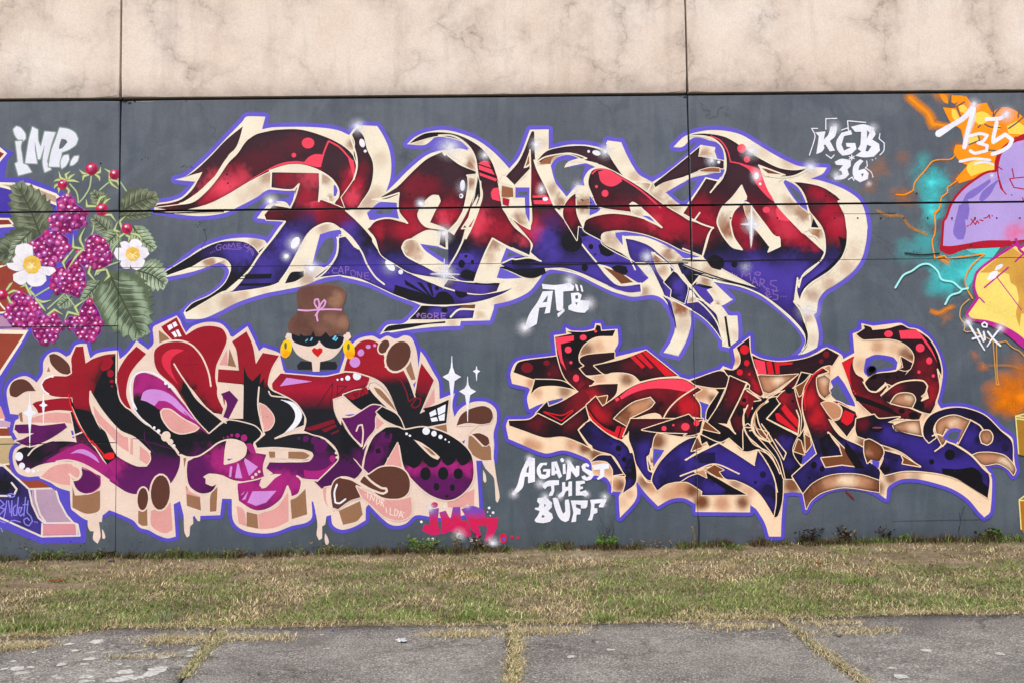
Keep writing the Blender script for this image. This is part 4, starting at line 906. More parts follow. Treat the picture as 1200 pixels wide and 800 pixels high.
L.fill("M 445,95 470,92 490,120 500,160 470,150 448,120", 'oM'); L.ell(430, 62, 19, 20, 'oM'); L.ell(392, 48, 13, 13, 'oM'); L.dots("M 358,47,9 335,56,6 311,61,5", 'oM'); L.dots("M 480,293,9 500,276,9 519,260,8", 'oc')
L.fill("M 330,185 365,183 340,196", 'V2')
L.done()

L = Coat('letter', m)      # crimson hooked letter at the top
L.fill("I 945,65 1035,10 J 60,60 90,115 100,108 160,72 230,60 300,75 328,120 325,160 290,240 268,290 262,360 280,440 318,490 300,575 240,560 200,520 120,420 I 1095,400 1130,470 1200,540 J 300,615 225,680 150,600 80,500 I 1060,470 1020,410 930,330 905,270 905,200 950,160 1010,142 960,90", 'oR', edge='oc', ew=1.5,
       blobs=B("J 100,440,60:oK:1 150,520,80:oK:1 220,610,90:oK:1 90,390,30:oK:.9 250,660,60:oK:1 280,590,50:oK:.3 200,300,100:oR:.6"))
L.fill("J 100,410 130,450 200,525 300,615 225,682 150,600 95,510 65,440 72,385", 'oK')
L.stroke("I 915,330 900,270 903,200 950,160 1020,145 1080,150 1130,175 1175,225 1200,270 J 225,340 236,410", 'oc', 2.0)
L.stroke("J 20,280 60,345 105,410 150,480 220,545 305,612 325,625", 'oc', 1.8)
L.fill("I 950,240 980,205 1030,192 1080,200 1025,230 1000,270 1010,330 1045,400 990,340 955,290", (220, 48, 74)); 
L.fill("I 980,60 1005,48 1015,72 992,88", 'W', sm=False); L.fill("I 1010,44 1030,34 1042,58 1020,70", 'W', sm=False); L.fill("I 1005,100 1025,90 1040,122 1025,128", 'W', sm=False); L.fill("I 1030,86 1045,80 1065,120 1048,124", 'W', sm=False)
L.stroke("I 1080,290 1170,280", 'r', .6); L.stroke("I 1110,240 1130,330", 'r', .6)
L.done()

L = Coat('letter', m)      # pointed letter in the middle
L.fill("J 360,150 445,92 480,170 500,280 540,215 635,232 590,310 570,400 600,440 680,470 750,510 785,570 780,640 700,670 610,715 720,690 820,690 900,725 960,780 M 985,170 975,240 940,290 870,305 780,300 740,285 M 770,330 755,380 700,410 690,340 640,430 560,485 480,480 400,430 390,330 500,310 560,290 600,270 560,240 580,205 700,205 820,185 830,160 780,130 500,125 490,100 550,45 J 545,690 500,640 400,610 320,600 390,490 340,435 428,400 275,385 280,310 400,318 385,200", 'oR', edge='oc', ew=1.4,
       stops=[(446, (150, 26, 42)), (453, (60, 26, 34)), (456, (30, 32, 38)), (526, (30, 32, 38)), (540, (84, 24, 84)), (560, (110, 28, 100))], wob=2, blobs=B("M 620,240,90:om:1 750,240,90:om:1 850,240,110:om:1 900,200,60:om:.8 720,330,80:oM:1 480,400,110:oM:1 600,360,110:oM:1 640,300,60:oM:1 430,340,60:oM:1 J 340,540,70:oc:.0 440,150,60:oR:.4"))
L.fill("J 430,290 450,350 480,380 530,330 520,400 550,360 545,430 580,420 520,420 515,620 550,690 500,640 430,600 428,420", 'oK')
L.fill("J 275,392 428,405 425,600 320,600 390,490 345,440 300,450 310,500 318,560 275,470", 'oc')
L.fill("J 295,455 345,435 397,490 340,600 308,590 330,515", 'om')
L.stroke("J 518,415 512,520 530,620 548,690", 'oc', 1.9); L.fill("J 522,510 560,530 600,580 605,620 580,660 550,670 535,600", 'op', edge='oc', ew=1.0)
L.fill("J 650,490 720,505 760,550 765,590 740,640 665,685 720,620 730,570 700,520", 'W'); L.stroke("J 648,490 720,508 765,560 765,600 730,650 665,685", 'W', .8)
L.stroke("J 575,440 590,465 700,480 750,515 785,575 785,640 700,672 612,715", 'oc', 1.6); L.stroke("J 612,715 720,685 820,680 890,710 965,775", 'oc', 1.9)
L.stroke("J 550,690 490,742 505,775 620,770 780,785 825,800 M 832,165 810,195 700,200 590,190 560,205", 'oc', 2)
L.fill("M 575,142 612,142 612,178 580,178", 'ot', sm=False, edge='oc', ew=.8); L.fill("M 685,142 780,145 815,165 790,185 690,182", 'ot', edge='oc', ew=.8); L.fill("M 612,138 690,138 690,185 612,185", 'oc', sm=False)
L.ell(793, 67, 16, 20, 'om', 30); L.ell(843, 75, 20, 27, 'om', 30); L.ell(880, 110, 38, 44, 'om', 30); L.dots("M 752,65,9", 'om')
L.fill("M 780,250 830,255 900,245 960,200 955,225 920,290 850,300 785,295", 'oM'); L.ell(948, 184, 17, 20, 'oM'); L.dots("M 962,120,9 971,150,9 974,176,8", 'oc')
L.fill("M 520,340 535,300 600,275 650,275 610,300 560,352 535,358", 'oc'); L.fill("M 450,440 480,375 620,372 560,440 500,460", 'oL', sm=False); L.fill("M 410,400 435,372 425,392", 'oL', sm=False); L.fill("M 418,425 455,372 440,420 430,425", 'oL', sm=False)
L.stroke("M 388,330 390,430 440,475 510,492 580,475 650,420 685,345 700,380 705,410 750,390 768,330 765,300 740,285", 'oc', 1.9)
L.done()

L = Coat('letter', m)      # the crimson bar letter
L.fill("J 645,335 760,345 900,355 1000,335 1110,315 1165,355 1160,385 1100,430 950,485 960,560 1000,640 1120,765 M 1125,115 1110,140 K 230,720 M 1130,240 1080,300 1000,310 980,330 890,350 860,320 980,200 985,160 960,110 900,60 830,40 780,20 J 785,660 795,600 750,520 700,480 600,430 595,395", 'oR', edge='oc', ew=1.4, stops=[(438, (140, 24, 44)), (455, (170, 24, 52)), (468, (120, 22, 44)), (478, (30, 30, 38)), (530, (32, 28, 40)), (545, (74, 22, 80))], wob=2)
L.fill("J 640,410 680,360 830,382", 'oL', sm=False); L.ell(1092, 350, 24, 24, 'W'); L.ell(1038, 362, 15, 15, 'W'); L.dots("J 1004,369,8 978,372,6", 'W')
L.stroke("J 860,530 950,392 935,530", 'K', .8); L.stroke("J 975,408 1030,410 975,465 978,408", 'K', .8)
L.fill("J 790,655 955,603 965,625 850,665 800,668", 'r'); L.fill("J 885,665 965,632 975,645 905,680", 'r'); L.fill("J 940,685 985,665 985,675 942,693", 'r')
for q in ("M 840,315 885,360 900,350 860,320",): L.fill(q, 'om')
L.dots("M 1012,176,6 1035,190,6 1060,208,6", 'K')
L.fill("K 20,440 160,390 130,430 60,490 20,470", 'r') ; L.fill("K 10,460 110,430 240,450 330,560 350,600 200,560 110,545", 'oK', edge='oc', ew=1.2); L.fill("K 20,462 150,415 160,450 65,492", 'oR', sm=False); L.stroke("K 70,455 95,450 90,472 70,455", 'K', .8); L.stroke("K 110,470 125,430 140,465", 'K', .8)
L.fill("K 5,595 60,590 120,555 180,520 235,525 200,590 195,660 150,720 120,790 N 150,100 140,200 125,240 60,160 M 1120,115 1040,20 1000,-30", 'om', edge='oc', ew=1.3, blobs=B("K 140,600,60:om:.5 180,560,50:(0,0,0):0" if False else "K 40,620,60:om:.4 N 80,200,60:om:.7"))
L.stroke("K 88,672 100,640 122,635 128,680 122,762 60,700 0,600", 'oc', 1.8)
L.fill("K 0,620 60,710 120,770 N 125,115 130,180 90,195 0,120", 'oK', blobs=B("N 100,180,60:om:.9"))
L.done()

L = Coat('letter', m)      # last letter: bubbled red arm, black cross and round plum foot
L.fill("K 15,320 40,240 100,160 160,140 220,165 255,250 255,300 365,308 400,380 430,470 455,330 470,275 542,375 460,570 630,490 615,625 480,650 370,660 340,590 250,400 100,330", 'oR', edge='oc', ew=1.6, stops=[(437, (158, 26, 42)), (446, (70, 24, 34)), (450, (30, 32, 38)), (520, (30, 32, 38))], wob=3, blobs=B("K 490,370,85:oR:1 480,420,50:r:.9"))
L.stroke("K 310,345 350,380 380,440 395,495", 'r', 1.4); L.stroke("K 400,500 430,478 465,485 460,520 430,538 410,520 440,480", 'r', 1.4)
L.ell(115, 215, 19, 21, 'oL', 30); L.ell(158, 180, 15, 12, 'oL'); L.ell(196, 173, 9, 9, 'oL'); L.ell(80, 270, 31, 31, 'oL')
L.ell(250, 180, 28, 42, 'ob', 30, edge='oc', ew=1.6); L.ell(335, 235, 66, 92, 'ob', 28, edge='oc', ew=2.4)
L.stroke("K 365,310 400,380 432,472", 'oc', 1.6)
L.fill("K 480,540 555,520 625,490 612,620 530,615", 'oK'); 
for q in ("K 515,565 552,545 558,575 522,590", "K 562,540 612,515 608,560 568,580", "K 522,597 558,590 568,612 530,618", "K 568,585 608,568 604,610 575,612"): L.fill(q, 'W', sm=False)
L.fill("K 160,420 170,395 200,390 250,430 300,500 360,640 290,560 200,470", 'oc', edge='K', ew=.4); L.fill("K 190,415 230,430 290,500 325,560 260,500 210,450", 'ot')
L.fill("K 205,560 240,530 330,580 370,660 260,610", 'oK', edge='oc', ew=1.2)
L.fill("N 250,5 330,0 370,15 480,0 600,30 700,90 760,160 775,250 765,320 720,380 660,420 600,425 520,395 440,330 370,240 340,100 310,160 270,180 260,230 180,290 130,240 150,130 190,50", 'oK', edge='oc', ew=1.6,
       blobs=B("N 450,250,60:oM:1 560,240,80:oM:1 650,240,80:oM:1 740,260,60:oM:1 420,250,50:oM:1 590,350,130:om:1 480,320,90:om:.9 700,340,90:om:1 170,200,70:om:1 220,160,60:om:1 160,250,60:om:1 250,80,50:om:.8 210,90,50:om:.8 720,240,40:oM:.8"))
for q in ("N 375,215 400,150 440,160 475,195 455,225 425,242", "N 480,200 500,150 560,150 585,195 560,228 525,235", "N 588,200 610,150 650,155 672,190 650,215 620,225", "N 675,195 690,130 740,130 755,185 735,215 705,225", "N 372,150 460,90 620,80 740,150 750,175 660,185 560,190 400,190"): L.fill(q, 'oK')
L.ell(493, 272, 31, 38, 'oK'); L.ell(597, 270, 31, 38, 'oK'); L.ell(685, 272, 28, 32, 'oK'); L.ell(557, 348, 18, 22, 'oK'); L.ell(651, 353, 15, 20, 'oK'); L.dots("N 618,404,8", 'oK')
L.fill("N 255,225 330,90 355,235", 'op', sm=False, edge='oc', ew=.9)
L.fill("N 425,72 470,90 540,140 578,175 565,190 530,175 480,130", 'oc'); L.fill("N 475,108 520,130 555,165 530,160", 'ot')
L.stroke("N 255,0 190,50 150,130 125,240 165,320", 'oc', 1.8); L.ell(497, 22, 22, 22, 'W'); L.ell(543, 37, 16, 17, 'W'); L.ell(581, 56, 12, 13, 'W'); L.dots("N 610,71,6 631,86,5 383,38,8 402,49,7", 'W')
L.fill("N 235,30 260,25 250,60 280,70 285,35 300,40 290,90 240,85", 'om'); L.fill("N 180,160 200,110 240,110 250,150 235,172 190,172", 'om'); L.fill("N 200,130 225,120 232,150 205,155", 'oK')
L.fill("K 675,640 700,580 750,545 830,525 875,545 888,590 870,625 820,632 740,625", 'ob', edge='oc', ew=1); L.fill("K 765,690 810,685 860,710 868,745 850,760 820,750", 'ob', edge='oc', ew=.9)
L.stroke("K 690,640 800,635 740,690 770,700 830,760", 'oc', 2.0)
L.fill("N 165,275 230,235 310,230 370,255 400,310 395,375 360,410 300,420 230,405 150,350 80,320 M 1040,310 1110,320 1130,290", 'ob', edge='oc', ew=1.6)
L.fill("M 945,440 940,370 965,310 1020,292 1080,310 1130,340 1185,372 1110,345 1090,345 1112,410 1050,430 980,480 950,470", 'ob', edge='oc', ew=1.2)
L.stroke("N 0,292 60,305 130,345 200,375 245,388 268,375 262,358 235,355 180,320 140,280", 'oc', 2.6)
L.stroke("M 975,335 960,380 965,440 990,445 1025,420", 'W', 2.0)
L.fill("N 90,345 160,385 250,420 330,425 408,408 412,500 380,535 320,545 250,520 180,460 125,410", 'op', edge='oc', ew=1.4)
L.done()
tagword(m, 'painted_tag', 'small cream handwriting NDRI LDA on pink block', ["N 142,392 144,394", "N 155,385 155,412", "N 168,425 175,395 190,430 198,400", "N 205,442 210,408 228,420 222,445 205,450", "N 232,458 238,418 252,428 240,440 250,465", "N 262,470 266,500", "N 262,488 264,490", "N 288,470 285,510 302,515", "N 310,515 315,478 335,492 325,515 312,518", "N 335,528 350,490 362,530", "N 340,515 358,518", "N 365,498 367,500"], (238, 222, 210), 1.1)

def spark(parent, cx, cy, top, bot, hw, label=None):
    c = Coat('painted_star', parent, label)
    w = hw
    c.fill([(cx, cy + top), (cx + w * .12, cy + top * .45), (cx + w * .35, cy - w * .35), (cx + w, cy), (cx + w * .3, cy + w * .45), (cx + w * .12, cy + bot * .5), (cx, cy + bot), (cx - w * .12, cy + bot * .5), (cx - w * .3, cy + w * .45), (cx - w, cy), (cx - w * .35, cy - w * .35), (cx - w * .12, cy + top * .45)], 'W', sm=False)
    c.stroke([(cx, cy + top, .6), (cx, cy, 1.6), (cx, cy + bot, .5)], 'W', 1.5)
    c.done()
spark(m, 529.5, 441, -24, 44, 11); spark(m, 548, 458, -17, 35, 10); spark(m, 558.5, 434.5, -5.5, 11, 4.5)
spark(m, 35, 483, -23, 41, 8.5); spark(m, 51, 474, -12, 23, 5)

# ---- the woman painted between the two pieces
m = mural('painted_woman', 'painted woman with tall brown hair, pink bow, dark glasses, red heart mouth and yellow hoop earrings')
sc = 100 / 667.0
def W_(s):   # zoom of 330,320 at 6.67
    return [(330 + float(a) * sc, 320 + float(b) * sc) for a, b in (w.split(',') for w in s.split())]
c = Coat('shoulders', m); c.fill(W_("120,720 150,685 240,690 300,685 420,690 435,720 425,750 130,750"), (34, 38, 46)); c.done()
c = Coat('face', m)
c.fill(W_("30,500 45,470 75,475 85,505 480,500 500,465 530,465 543,500 520,525 480,560 450,610 400,660 350,680 300,690 295,765 245,765 238,690 180,670 120,630 85,570 70,530 40,520"), 'oc', edge=(208, 188, 178), ew=.3)
c.fill(W_("235,600 255,580 280,592 300,582 322,592 318,615 285,655 250,625"), (206, 28, 30)); c.done()
c = Coat('sunglasses', m); c.fill(W_("80,470 160,480 240,450 290,480 345,455 400,480 490,500 480,540 450,582 400,590 340,575 295,530 270,560 210,572 150,560 100,540 80,510"), (26, 30, 40))
for q in ("183,532 205,512 205,522 190,536", "220,530 235,502 245,505 235,528", "396,515 418,486 430,492 412,528", "415,528 436,500 442,510 425,532"): c.fill(W_(q), (110, 200, 235))
c.done()
c = Coat('hair', m)
c.fill(W_("165,110 240,98 380,92 460,115 500,160 490,230 480,290 520,350 525,430 500,480 430,480 380,500 345,460 310,495 265,495 248,450 230,490 170,490 150,465 140,495 80,470 50,430 65,370 100,330 130,290 118,200 125,140"), (110, 76, 66), blobs=[(330 + x * sc, 320 + y * sc, r * sc, col_, k) for x, y, r, col_, k in ((440, 210, 80, (164, 122, 98), .8), (470, 400, 70, (156, 116, 94), .8), (380, 360, 60, (150, 110, 92), .6), (320, 440, 60, (134, 94, 80), .5), (200, 150, 90, (96, 62, 56), .5), (150, 400, 80, (88, 58, 52), .7), (230, 460, 50, (80, 52, 46), .5), (140, 300, 50, (84, 56, 50), .6))])
c.stroke(W_("165,110 240,98 380,92 460,115 500,160 490,230"), (118, 86, 76), 2.0); c.done()
c = Coat('bow', m)
for l in ("130,290 200,295 290,288 380,285 467,288", "285,285 258,240 262,210 285,205 295,240 290,285 310,240 335,212 345,225 330,265 295,290 265,335", "290,290 275,330 282,375"): c.stroke(W_(l), (222, 160, 214), 2.0)
c.done()
for ex, ey, er in ((36, 590, 12), (527, 598, -14)):
    c = Coat('earring', m)
    cx, cy = 330 + ex * sc, 320 + ey * sc
    c.fill([(cx + 6.6 * math.cos(a) * math.cos(math.radians(er)) - 11 * math.sin(a) * math.sin(math.radians(er)), cy + 6.6 * math.cos(a) * math.sin(math.radians(er)) + 11 * math.sin(a) * math.cos(math.radians(er))) for a in [6.283 * i / 20 for i in range(20)]], (250, 204, 20), sm=False, blobs=[(cx + 2, cy + 6, 7, (236, 150, 16), .9)])
    c.fill([(cx - 0.6 + 1.7 * math.cos(a), cy - 3.4 + 4.0 * math.sin(a)) for a in [6.283 * i / 12 for i in range(12)]], (110, 104, 72), sm=False); c.done()

# ---- raspberries, blossoms and leaves
m = mural('painted_raspberries', 'painted bunch of pink raspberries with serrated leaves and two white blossoms, on the left of the wall')
random.seed(5)
LG, LD, LM, LY = (164, 184, 156), (62, 70, 58), (112, 124, 100), (206, 216, 140)
def leaf(tip, base, wid, lo, hi, bend=0.0, teeth=9):
    """serrated leaf with pale blade between dark veins"""
    c = Coat('painted_leaf', m)
    tx, ty = tip; bx, by = base
    L_ = math.hypot(tx - bx, ty - by); ux, uy = (tx - bx) / L_, (ty - by) / L_; nx, ny = -uy, ux
    def at_(t, s): 
        return (bx + ux * L_ * t + nx * (s * wid + bend * math.sin(t * math.pi)), by + uy * L_ * t + ny * (s * wid + bend * math.sin(t * math.pi)))
    def hw(t): return math.sin(math.pi * min(1, t ** 0.75)) ** 0.75 * (1 - 0.15 * t)
    left, right = [], []
    for k in range(teeth + 1):
        t = 0.02 + 0.96 * k / teeth
        for sd, lst in ((1, left), (-1, right)):
            lst.append(at_(t, sd * hw(t) * 0.95)); 
            if k < teeth: lst.append(at_(min(1, t + 0.75 / teeth + .03), sd * (hw(t + 0.5 / teeth) * 1.0 + 0.10)))
    outline = [at_(-0.02, 0)] + left + [at_(1.0, 0)] + right[::-1]
    mid = [(bx + tx) / 2, (by + ty) / 2]
    bl = []
    for k in range(1, teeth):
        t = k / teeth
        for sd in (1, -1):
            p = at_(min(1, t + .10), sd * hw(t) * .55); bl.append((p[0], p[1], wid * .32, hi, .75))
            p = at_(t, sd * hw(t) * .30); bl.append((p[0], p[1], wid * .22, LD, .55))
    c.fill(outline, lo, sm=False, blobs=bl, grid=2.0, spread=1.0)
    c.stroke([at_(0, 0) + (1.3,), at_(.5, 0) + (1.0,), at_(1, 0) + (.4,)], (66, 72, 58), 1.5)
    for k in range(1, teeth):
        t = k / teeth - .04
        for sd in (1, -1):
            c.stroke([at_(t, 0) + (1.0,), at_(t + .10, sd * hw(t) * .5) + (.8,), at_(min(.99, t + .2), sd * hw(min(1, t + .12)) * .92) + (.3,)], (74, 82, 66), 1.1)
            c.stroke([at_(t + .05, sd * .05) + (.4,), at_(t + .14, sd * hw(t) * .5) + (.9,), at_(min(.99, t + .2), sd * hw(min(1, t + .12)) * .8) + (.3,)], hi, 1.0)
    c.done()
def P5(s): return [q[:2] for q in pts(s)][0]
leaf(P5("U 92,420"), P5("U 240,740"), 26, (94, 102, 82), (138, 148, 122), 2, 8)
leaf(P5("V -50,200"), P5("U 235,745"), 24, (78, 88, 70), (126, 138, 112), -3, 8)
leaf(P5("V 60,230"), P5("V 180,60"), 10, (118, 130, 106), (172, 186, 160), 3, 6)
leaf(P5("U 930,500"), P5("U 700,600"), 19, (92, 100, 80), (144, 150, 122), -3, 7)
leaf(P5("U 890,605"), P5("U 700,620"), 6.5, (98, 106, 88), (136, 144, 118), 0, 6)
leaf(P5("U 540,470"), P5("U 620,570"), 11, (104, 114, 92), (156, 166, 134), 0, 6)
leaf(P5("U 540,620"), P5("U 650,720"), 13, (108, 120, 98), (160, 172, 146), 0, 6)
leaf(P5("V 910,165"), P5("V 780,30"), 13, (140, 160, 128), (190, 208, 176), 3, 7)
leaf(P5("V 600,150"), P5("V 700,60"), 12, (126, 144, 116), (178, 194, 162), 0, 6)
leaf(P5("V 975,375"), P5("V 800,285"), 20, (126, 144, 118), (184, 202, 174), -3, 8)
leaf(P5("V 480,470"), P5("V 590,350"), 12, (120, 138, 114), (168, 186, 158), 0, 6)
leaf(P5("V 835,680"), P5("V 640,300"), 36, (92, 106, 82), (156, 178, 150), 1, 9)
leaf(P5("V 340,500"), P5("V 420,440"), 9, (130, 150, 124), (178, 196, 166), 0, 5)
def stem(s, w=1.8, col=(176, 196, 160)):
    c = Coat('stem', m); c.stroke(s, (110, 128, 92), w + .7); c.stroke(s, col, w * .75); c.done()
for s_ in ("U 535,385 525,450 490,510 462,540", "U 460,540 450,480 410,430", "U 700,400 640,420 585,465", "U 740,470 700,410", "V 550,20 540,70 500,110", "V 500,160 440,150 400,200", "V 700,110 660,160 640,230", "V 700,235 620,265 570,310", "V 300,380 200,440", "V 380,420 280,510", "V 390,430 440,500 460,540", "V 660,140 700,100"): stem(s_)
def drupe(c, x, y, r, dark=0.0):
    base = random.choice([(160, 34, 116), (176, 44, 128), (138, 28, 100), (158, 56, 146), (182, 40, 110)])
    e = random.uniform(.85, 1.15); ro = random.uniform(-.5, .5)
    c.fill([(x + r * (e * math.cos(a) * math.cos(ro) - math.sin(a) * math.sin(ro)), y + r * (e * math.cos(a) * math.sin(ro) + math.sin(a) * math.cos(ro))) for a in [6.283 * i / 12 for i in range(12)]], base, sm=False, blobs=[(x - r * .15, y - r * .25, r * .75, (232, 134, 200), random.uniform(.4, .95)), (x + r * .35, y + r * .5, r * .8, (92, 16, 74), .9)], grid=max(.7, r * .4), spread=1.0)
    if random.random() < .8: c.ell_px(x - r * random.uniform(.0, .35), y - r * random.uniform(.15, .4), r * random.uniform(.22, .42), (240, 216, 242))
def ell_px(s, x, y, r, col):
    s.fill([(x + r * math.cos(a), y + r * .8 * math.sin(a)) for a in [6.283 * i / 8 for i in range(8)]], col, sm=False)
Coat.ell_px = ell_px
def berry(s, r=4.0):
    poly = [q[:2] for q in pts(s)]
    c = Coat('painted_raspberry', m)
    lp = c.fill(poly, (112, 22, 84), edge=(150, 110, 214), ew=.6)
    A = np.array(lp); x0, y0 = A.min(0); x1, y1 = A.max(0)
    def inside(x, y):
        k = False
        for (ax, ay), (bx, by) in zip(lp, lp[1:] + lp[:1]):
            if (ay > y) != (by > y) and x < (bx - ax) * (y - ay) / (by - ay) + ax: k = not k
        return k
    row = 0; y = y0 + r * .6
    while y < y1:
        x = x0 + (r * .9 if row % 2 else 0.2)
        while x < x1 + r:
            jx, jy = x + random.uniform(-1.5, 1.5), y + random.uniform(-1.5, 1.5)
            if inside(jx, jy): drupe(c, jx, jy, r * random.uniform(.72, 1.16))
            x += r * 1.75
        y += r * 1.5; row += 1
    c.done()
berry("U 330,520 380,490 430,510 440,545 510,590 500,660 460,690 400,710 370,740 310,690 290,650 300,610 340,600", 4.4)
berry("V 190,120 230,90 290,55 340,60 400,100 395,180 350,230 300,262 240,240 200,180", 4.2)
berry("V 500,130 520,90 560,75 600,95 640,150 655,220 620,265 560,270 500,265 450,230 455,180 505,165", 3.9)
berry("V 400,230 430,215 470,250 500,300 500,360 470,420 440,442 400,420 340,415 300,390 300,340 330,280 380,260", 3.9)
berry("V 60,450 110,405 170,440 220,470 245,530 215,590 170,615 110,618 60,600 38,550", 4.2)
berry("V 210,570 250,550 320,545 350,570 368,610 345,660 310,700 240,705 200,670 190,620", 3.9)
berry("V 385,580 410,555 470,570 470,520 500,465 540,470 580,530 595,600 590,650 550,690 520,700 470,680 430,640 390,610", 3.9)
def smallberry(x, y, r=7.0):
    c = Coat('painted_berry', m); (px, py) = P5("%g,%g" % (x, y))
    c.fill([(px + r * math.cos(a), py + r * math.sin(a)) for a in [6.283 * i / 18 for i in range(18)]], (186, 30, 82), sm=False, grid=1.4, blobs=[(px - r * .2, py - r * .35, r * .7, (236, 120, 160), .8), (px + r * .2, py + r * .5, r * .8, (104, 22, 54), .8)], spread=1.0)
    c.ell_px(px - r * .2, py - r * .4, r * .24, (250, 236, 244)); c.done()
def sepal(specs):
    c = Coat('sepal', m)
    for s_ in specs.split(';'):
        p = pts(s_)
        p = [q[:2] + (w,) for q, w in zip(p, (1.0, 1.3, .2) if len(p) == 3 else (1.0, 1.3, 1.1, .2))]
        c.stroke(p, (132, 146, 92), 2.9); c.stroke(p, (196, 210, 152), 1.6)
    c.done()
sepal("U 395,410 355,395 345,355; U 395,410 385,375 412,355; U 395,410 415,385 440,372; U 395,410 430,410 465,420; U 380,420 340,405 315,415; U 380,450 345,455 345,485; U 390,450 405,470 395,500; U 350,430 325,440 318,458")
sepal("U 520,375 485,365 465,345; U 520,375 490,385 485,412; U 555,370 585,360 590,330; U 560,375 580,390 585,412")
sepal("U 640,400 645,360 612,340; U 640,402 690,415 705,460; U 640,402 655,430 700,462")
sepal("U 560,560 510,560 505,520; U 570,550 590,510 622,500; U 600,560 620,530 648,515; U 610,610 650,610 680,650; U 720,700 700,650 735,618; U 700,710 670,700 690,650; U 730,720 700,740 680,715; U 740,730 760,740 752,770; U 770,720 810,730 835,760")
sepal("V 490,160 430,150 430,75; V 490,150 470,100 500,35; V 490,160 450,200 400,275; V 400,200 370,240 385,280; V 530,265 520,300 560,350; V 620,280 570,290 555,320; V 625,280 640,320 610,350; V 200,430 170,400 195,370; V 210,450 250,470 300,460; V 210,450 250,500 270,525; V 180,430 150,370 120,385; V 460,540 440,500 510,450; V 460,545 400,530 380,575; V 280,545 320,515 370,545; V 40,400 60,370 75,355; V 50,420 80,405 112,410; V 45,440 60,470 78,480")
pts("U 0,0")
for x, y, r in ((367, 433, 5.8), (537, 341, 7.4), (672, 375, 6.2), (597, 580, 7.4), (744, 691, 6.4)): pts("U 0,0"); smallberry(x, y, r)
pts("V 0,0"); smallberry(15, 428, 6.4)
def blossom(pet, eye, lines, rc):
    for q in pet:
        c = Coat('petal', m); p = pts(q); cx = sum(a[0] for a in p) / len(p); cy = sum(a[1] for a in p) / len(p)
        c.fill([a[:2] for a in p], (238, 236, 244), grid=2.0, edge=(206, 196, 216), ew=.3, blobs=[(cx + (eye[0] - cx) * .45, cy + (eye[1] - cy) * .45, 5.5, (226, 206, 226), .45), (cx + 1.5, cy + 2.5, 4, (214, 208, 228), .4)]); c.done()
    c = Coat('flower_centre', m)
    c.fill([(eye[0] + rc * .92 * (1 + .05 * math.sin(7 * a)) * math.cos(a), eye[1] + rc * .92 * (1 + .05 * math.sin(7 * a)) * math.sin(a)) for a in [6.283 * i / 20 for i in range(20)]], (236, 196, 82), blobs=[(eye[0], eye[1], rc * .7, (206, 158, 60), .8), (eye[0] - 2, eye[1] + 2, rc * .5, (250, 224, 150), .7)], grid=1.8)
    for l in lines: c.stroke(l, (250, 240, 190), .9)
    c.done()
blossom(["V 195,270 130,240 40,245 50,270 100,290 140,280", "V 150,260 85,250 75,220 95,195 135,205 165,240", "V 180,250 110,215 88,175 100,140 150,128 190,145 195,200 210,245", "V 190,270 120,290 78,310 80,345 120,370 150,360 165,320", "V 195,280 165,310 158,355 185,378 240,375 272,345 265,310 230,290", "V 200,260 240,300 290,318 328,290 315,270 260,265"], P5("V 188,252"), ["V 190,260 175,240", "V 190,260 200,240", "V 190,265 165,262", "V 190,265 180,280", "V 190,262 210,270", "V 188,262 160,272"], 11.5)
blossom(["V 770,180 715,160 705,125 730,115 760,130 785,165", "V 775,175 755,130 775,105 810,105 835,130 820,160", "V 785,180 820,150 860,155 875,190 850,215 810,205", "V 790,190 830,205 850,230 835,265 800,285 770,270 765,220", "V 780,190 770,230 760,275 725,275 705,250 720,215", "V 770,190 730,230 690,222 668,185 680,155 715,155"], P5("V 778,190"), ["V 780,195 760,185", "V 780,195 800,180", "V 780,195 770,215", "V 785,195 805,205", "V 780,200 790,222"], 9.0)

# ---- white tag IMP with dots, over the raspberries
m = mural('painted_lettering', 'white letters IMP followed by two dots, at the upper left of the wall')
for q, hole in (("U 78,110 95,92 120,100 148,135 150,165 130,185 105,168 85,140", None), ("U 90,180 130,175 122,215 128,255 135,310 160,320 185,360 108,380 88,310 105,300 98,240", None),
          ("U 190,95 222,112 225,180 240,210 262,122 325,128 300,200 275,300 300,345 262,362 250,300 262,200 235,285 222,285 205,180 205,230 218,310 148,308 160,230 172,160", None),
          ("U 350,100 400,108 440,130 457,165 445,200 400,230 362,245 350,330 285,328 300,240 325,170", "U 360,165 385,170 395,185 365,220 345,225 350,195"), ("U 375,262 400,258 405,285 385,325 362,340 355,315 360,285", None), ("U 435,268 462,265 455,295 430,318 412,322 415,298", None)):
    c = Coat('painted_letter' if 'U 375' not in q and 'U 435' not in q else 'painted_dot', m)
    c.fill(q, (226, 230, 244), edge=(132, 150, 142), ew=1.3, ang=40)
    if hole: c.fill(hole, 'G')
    c.done()
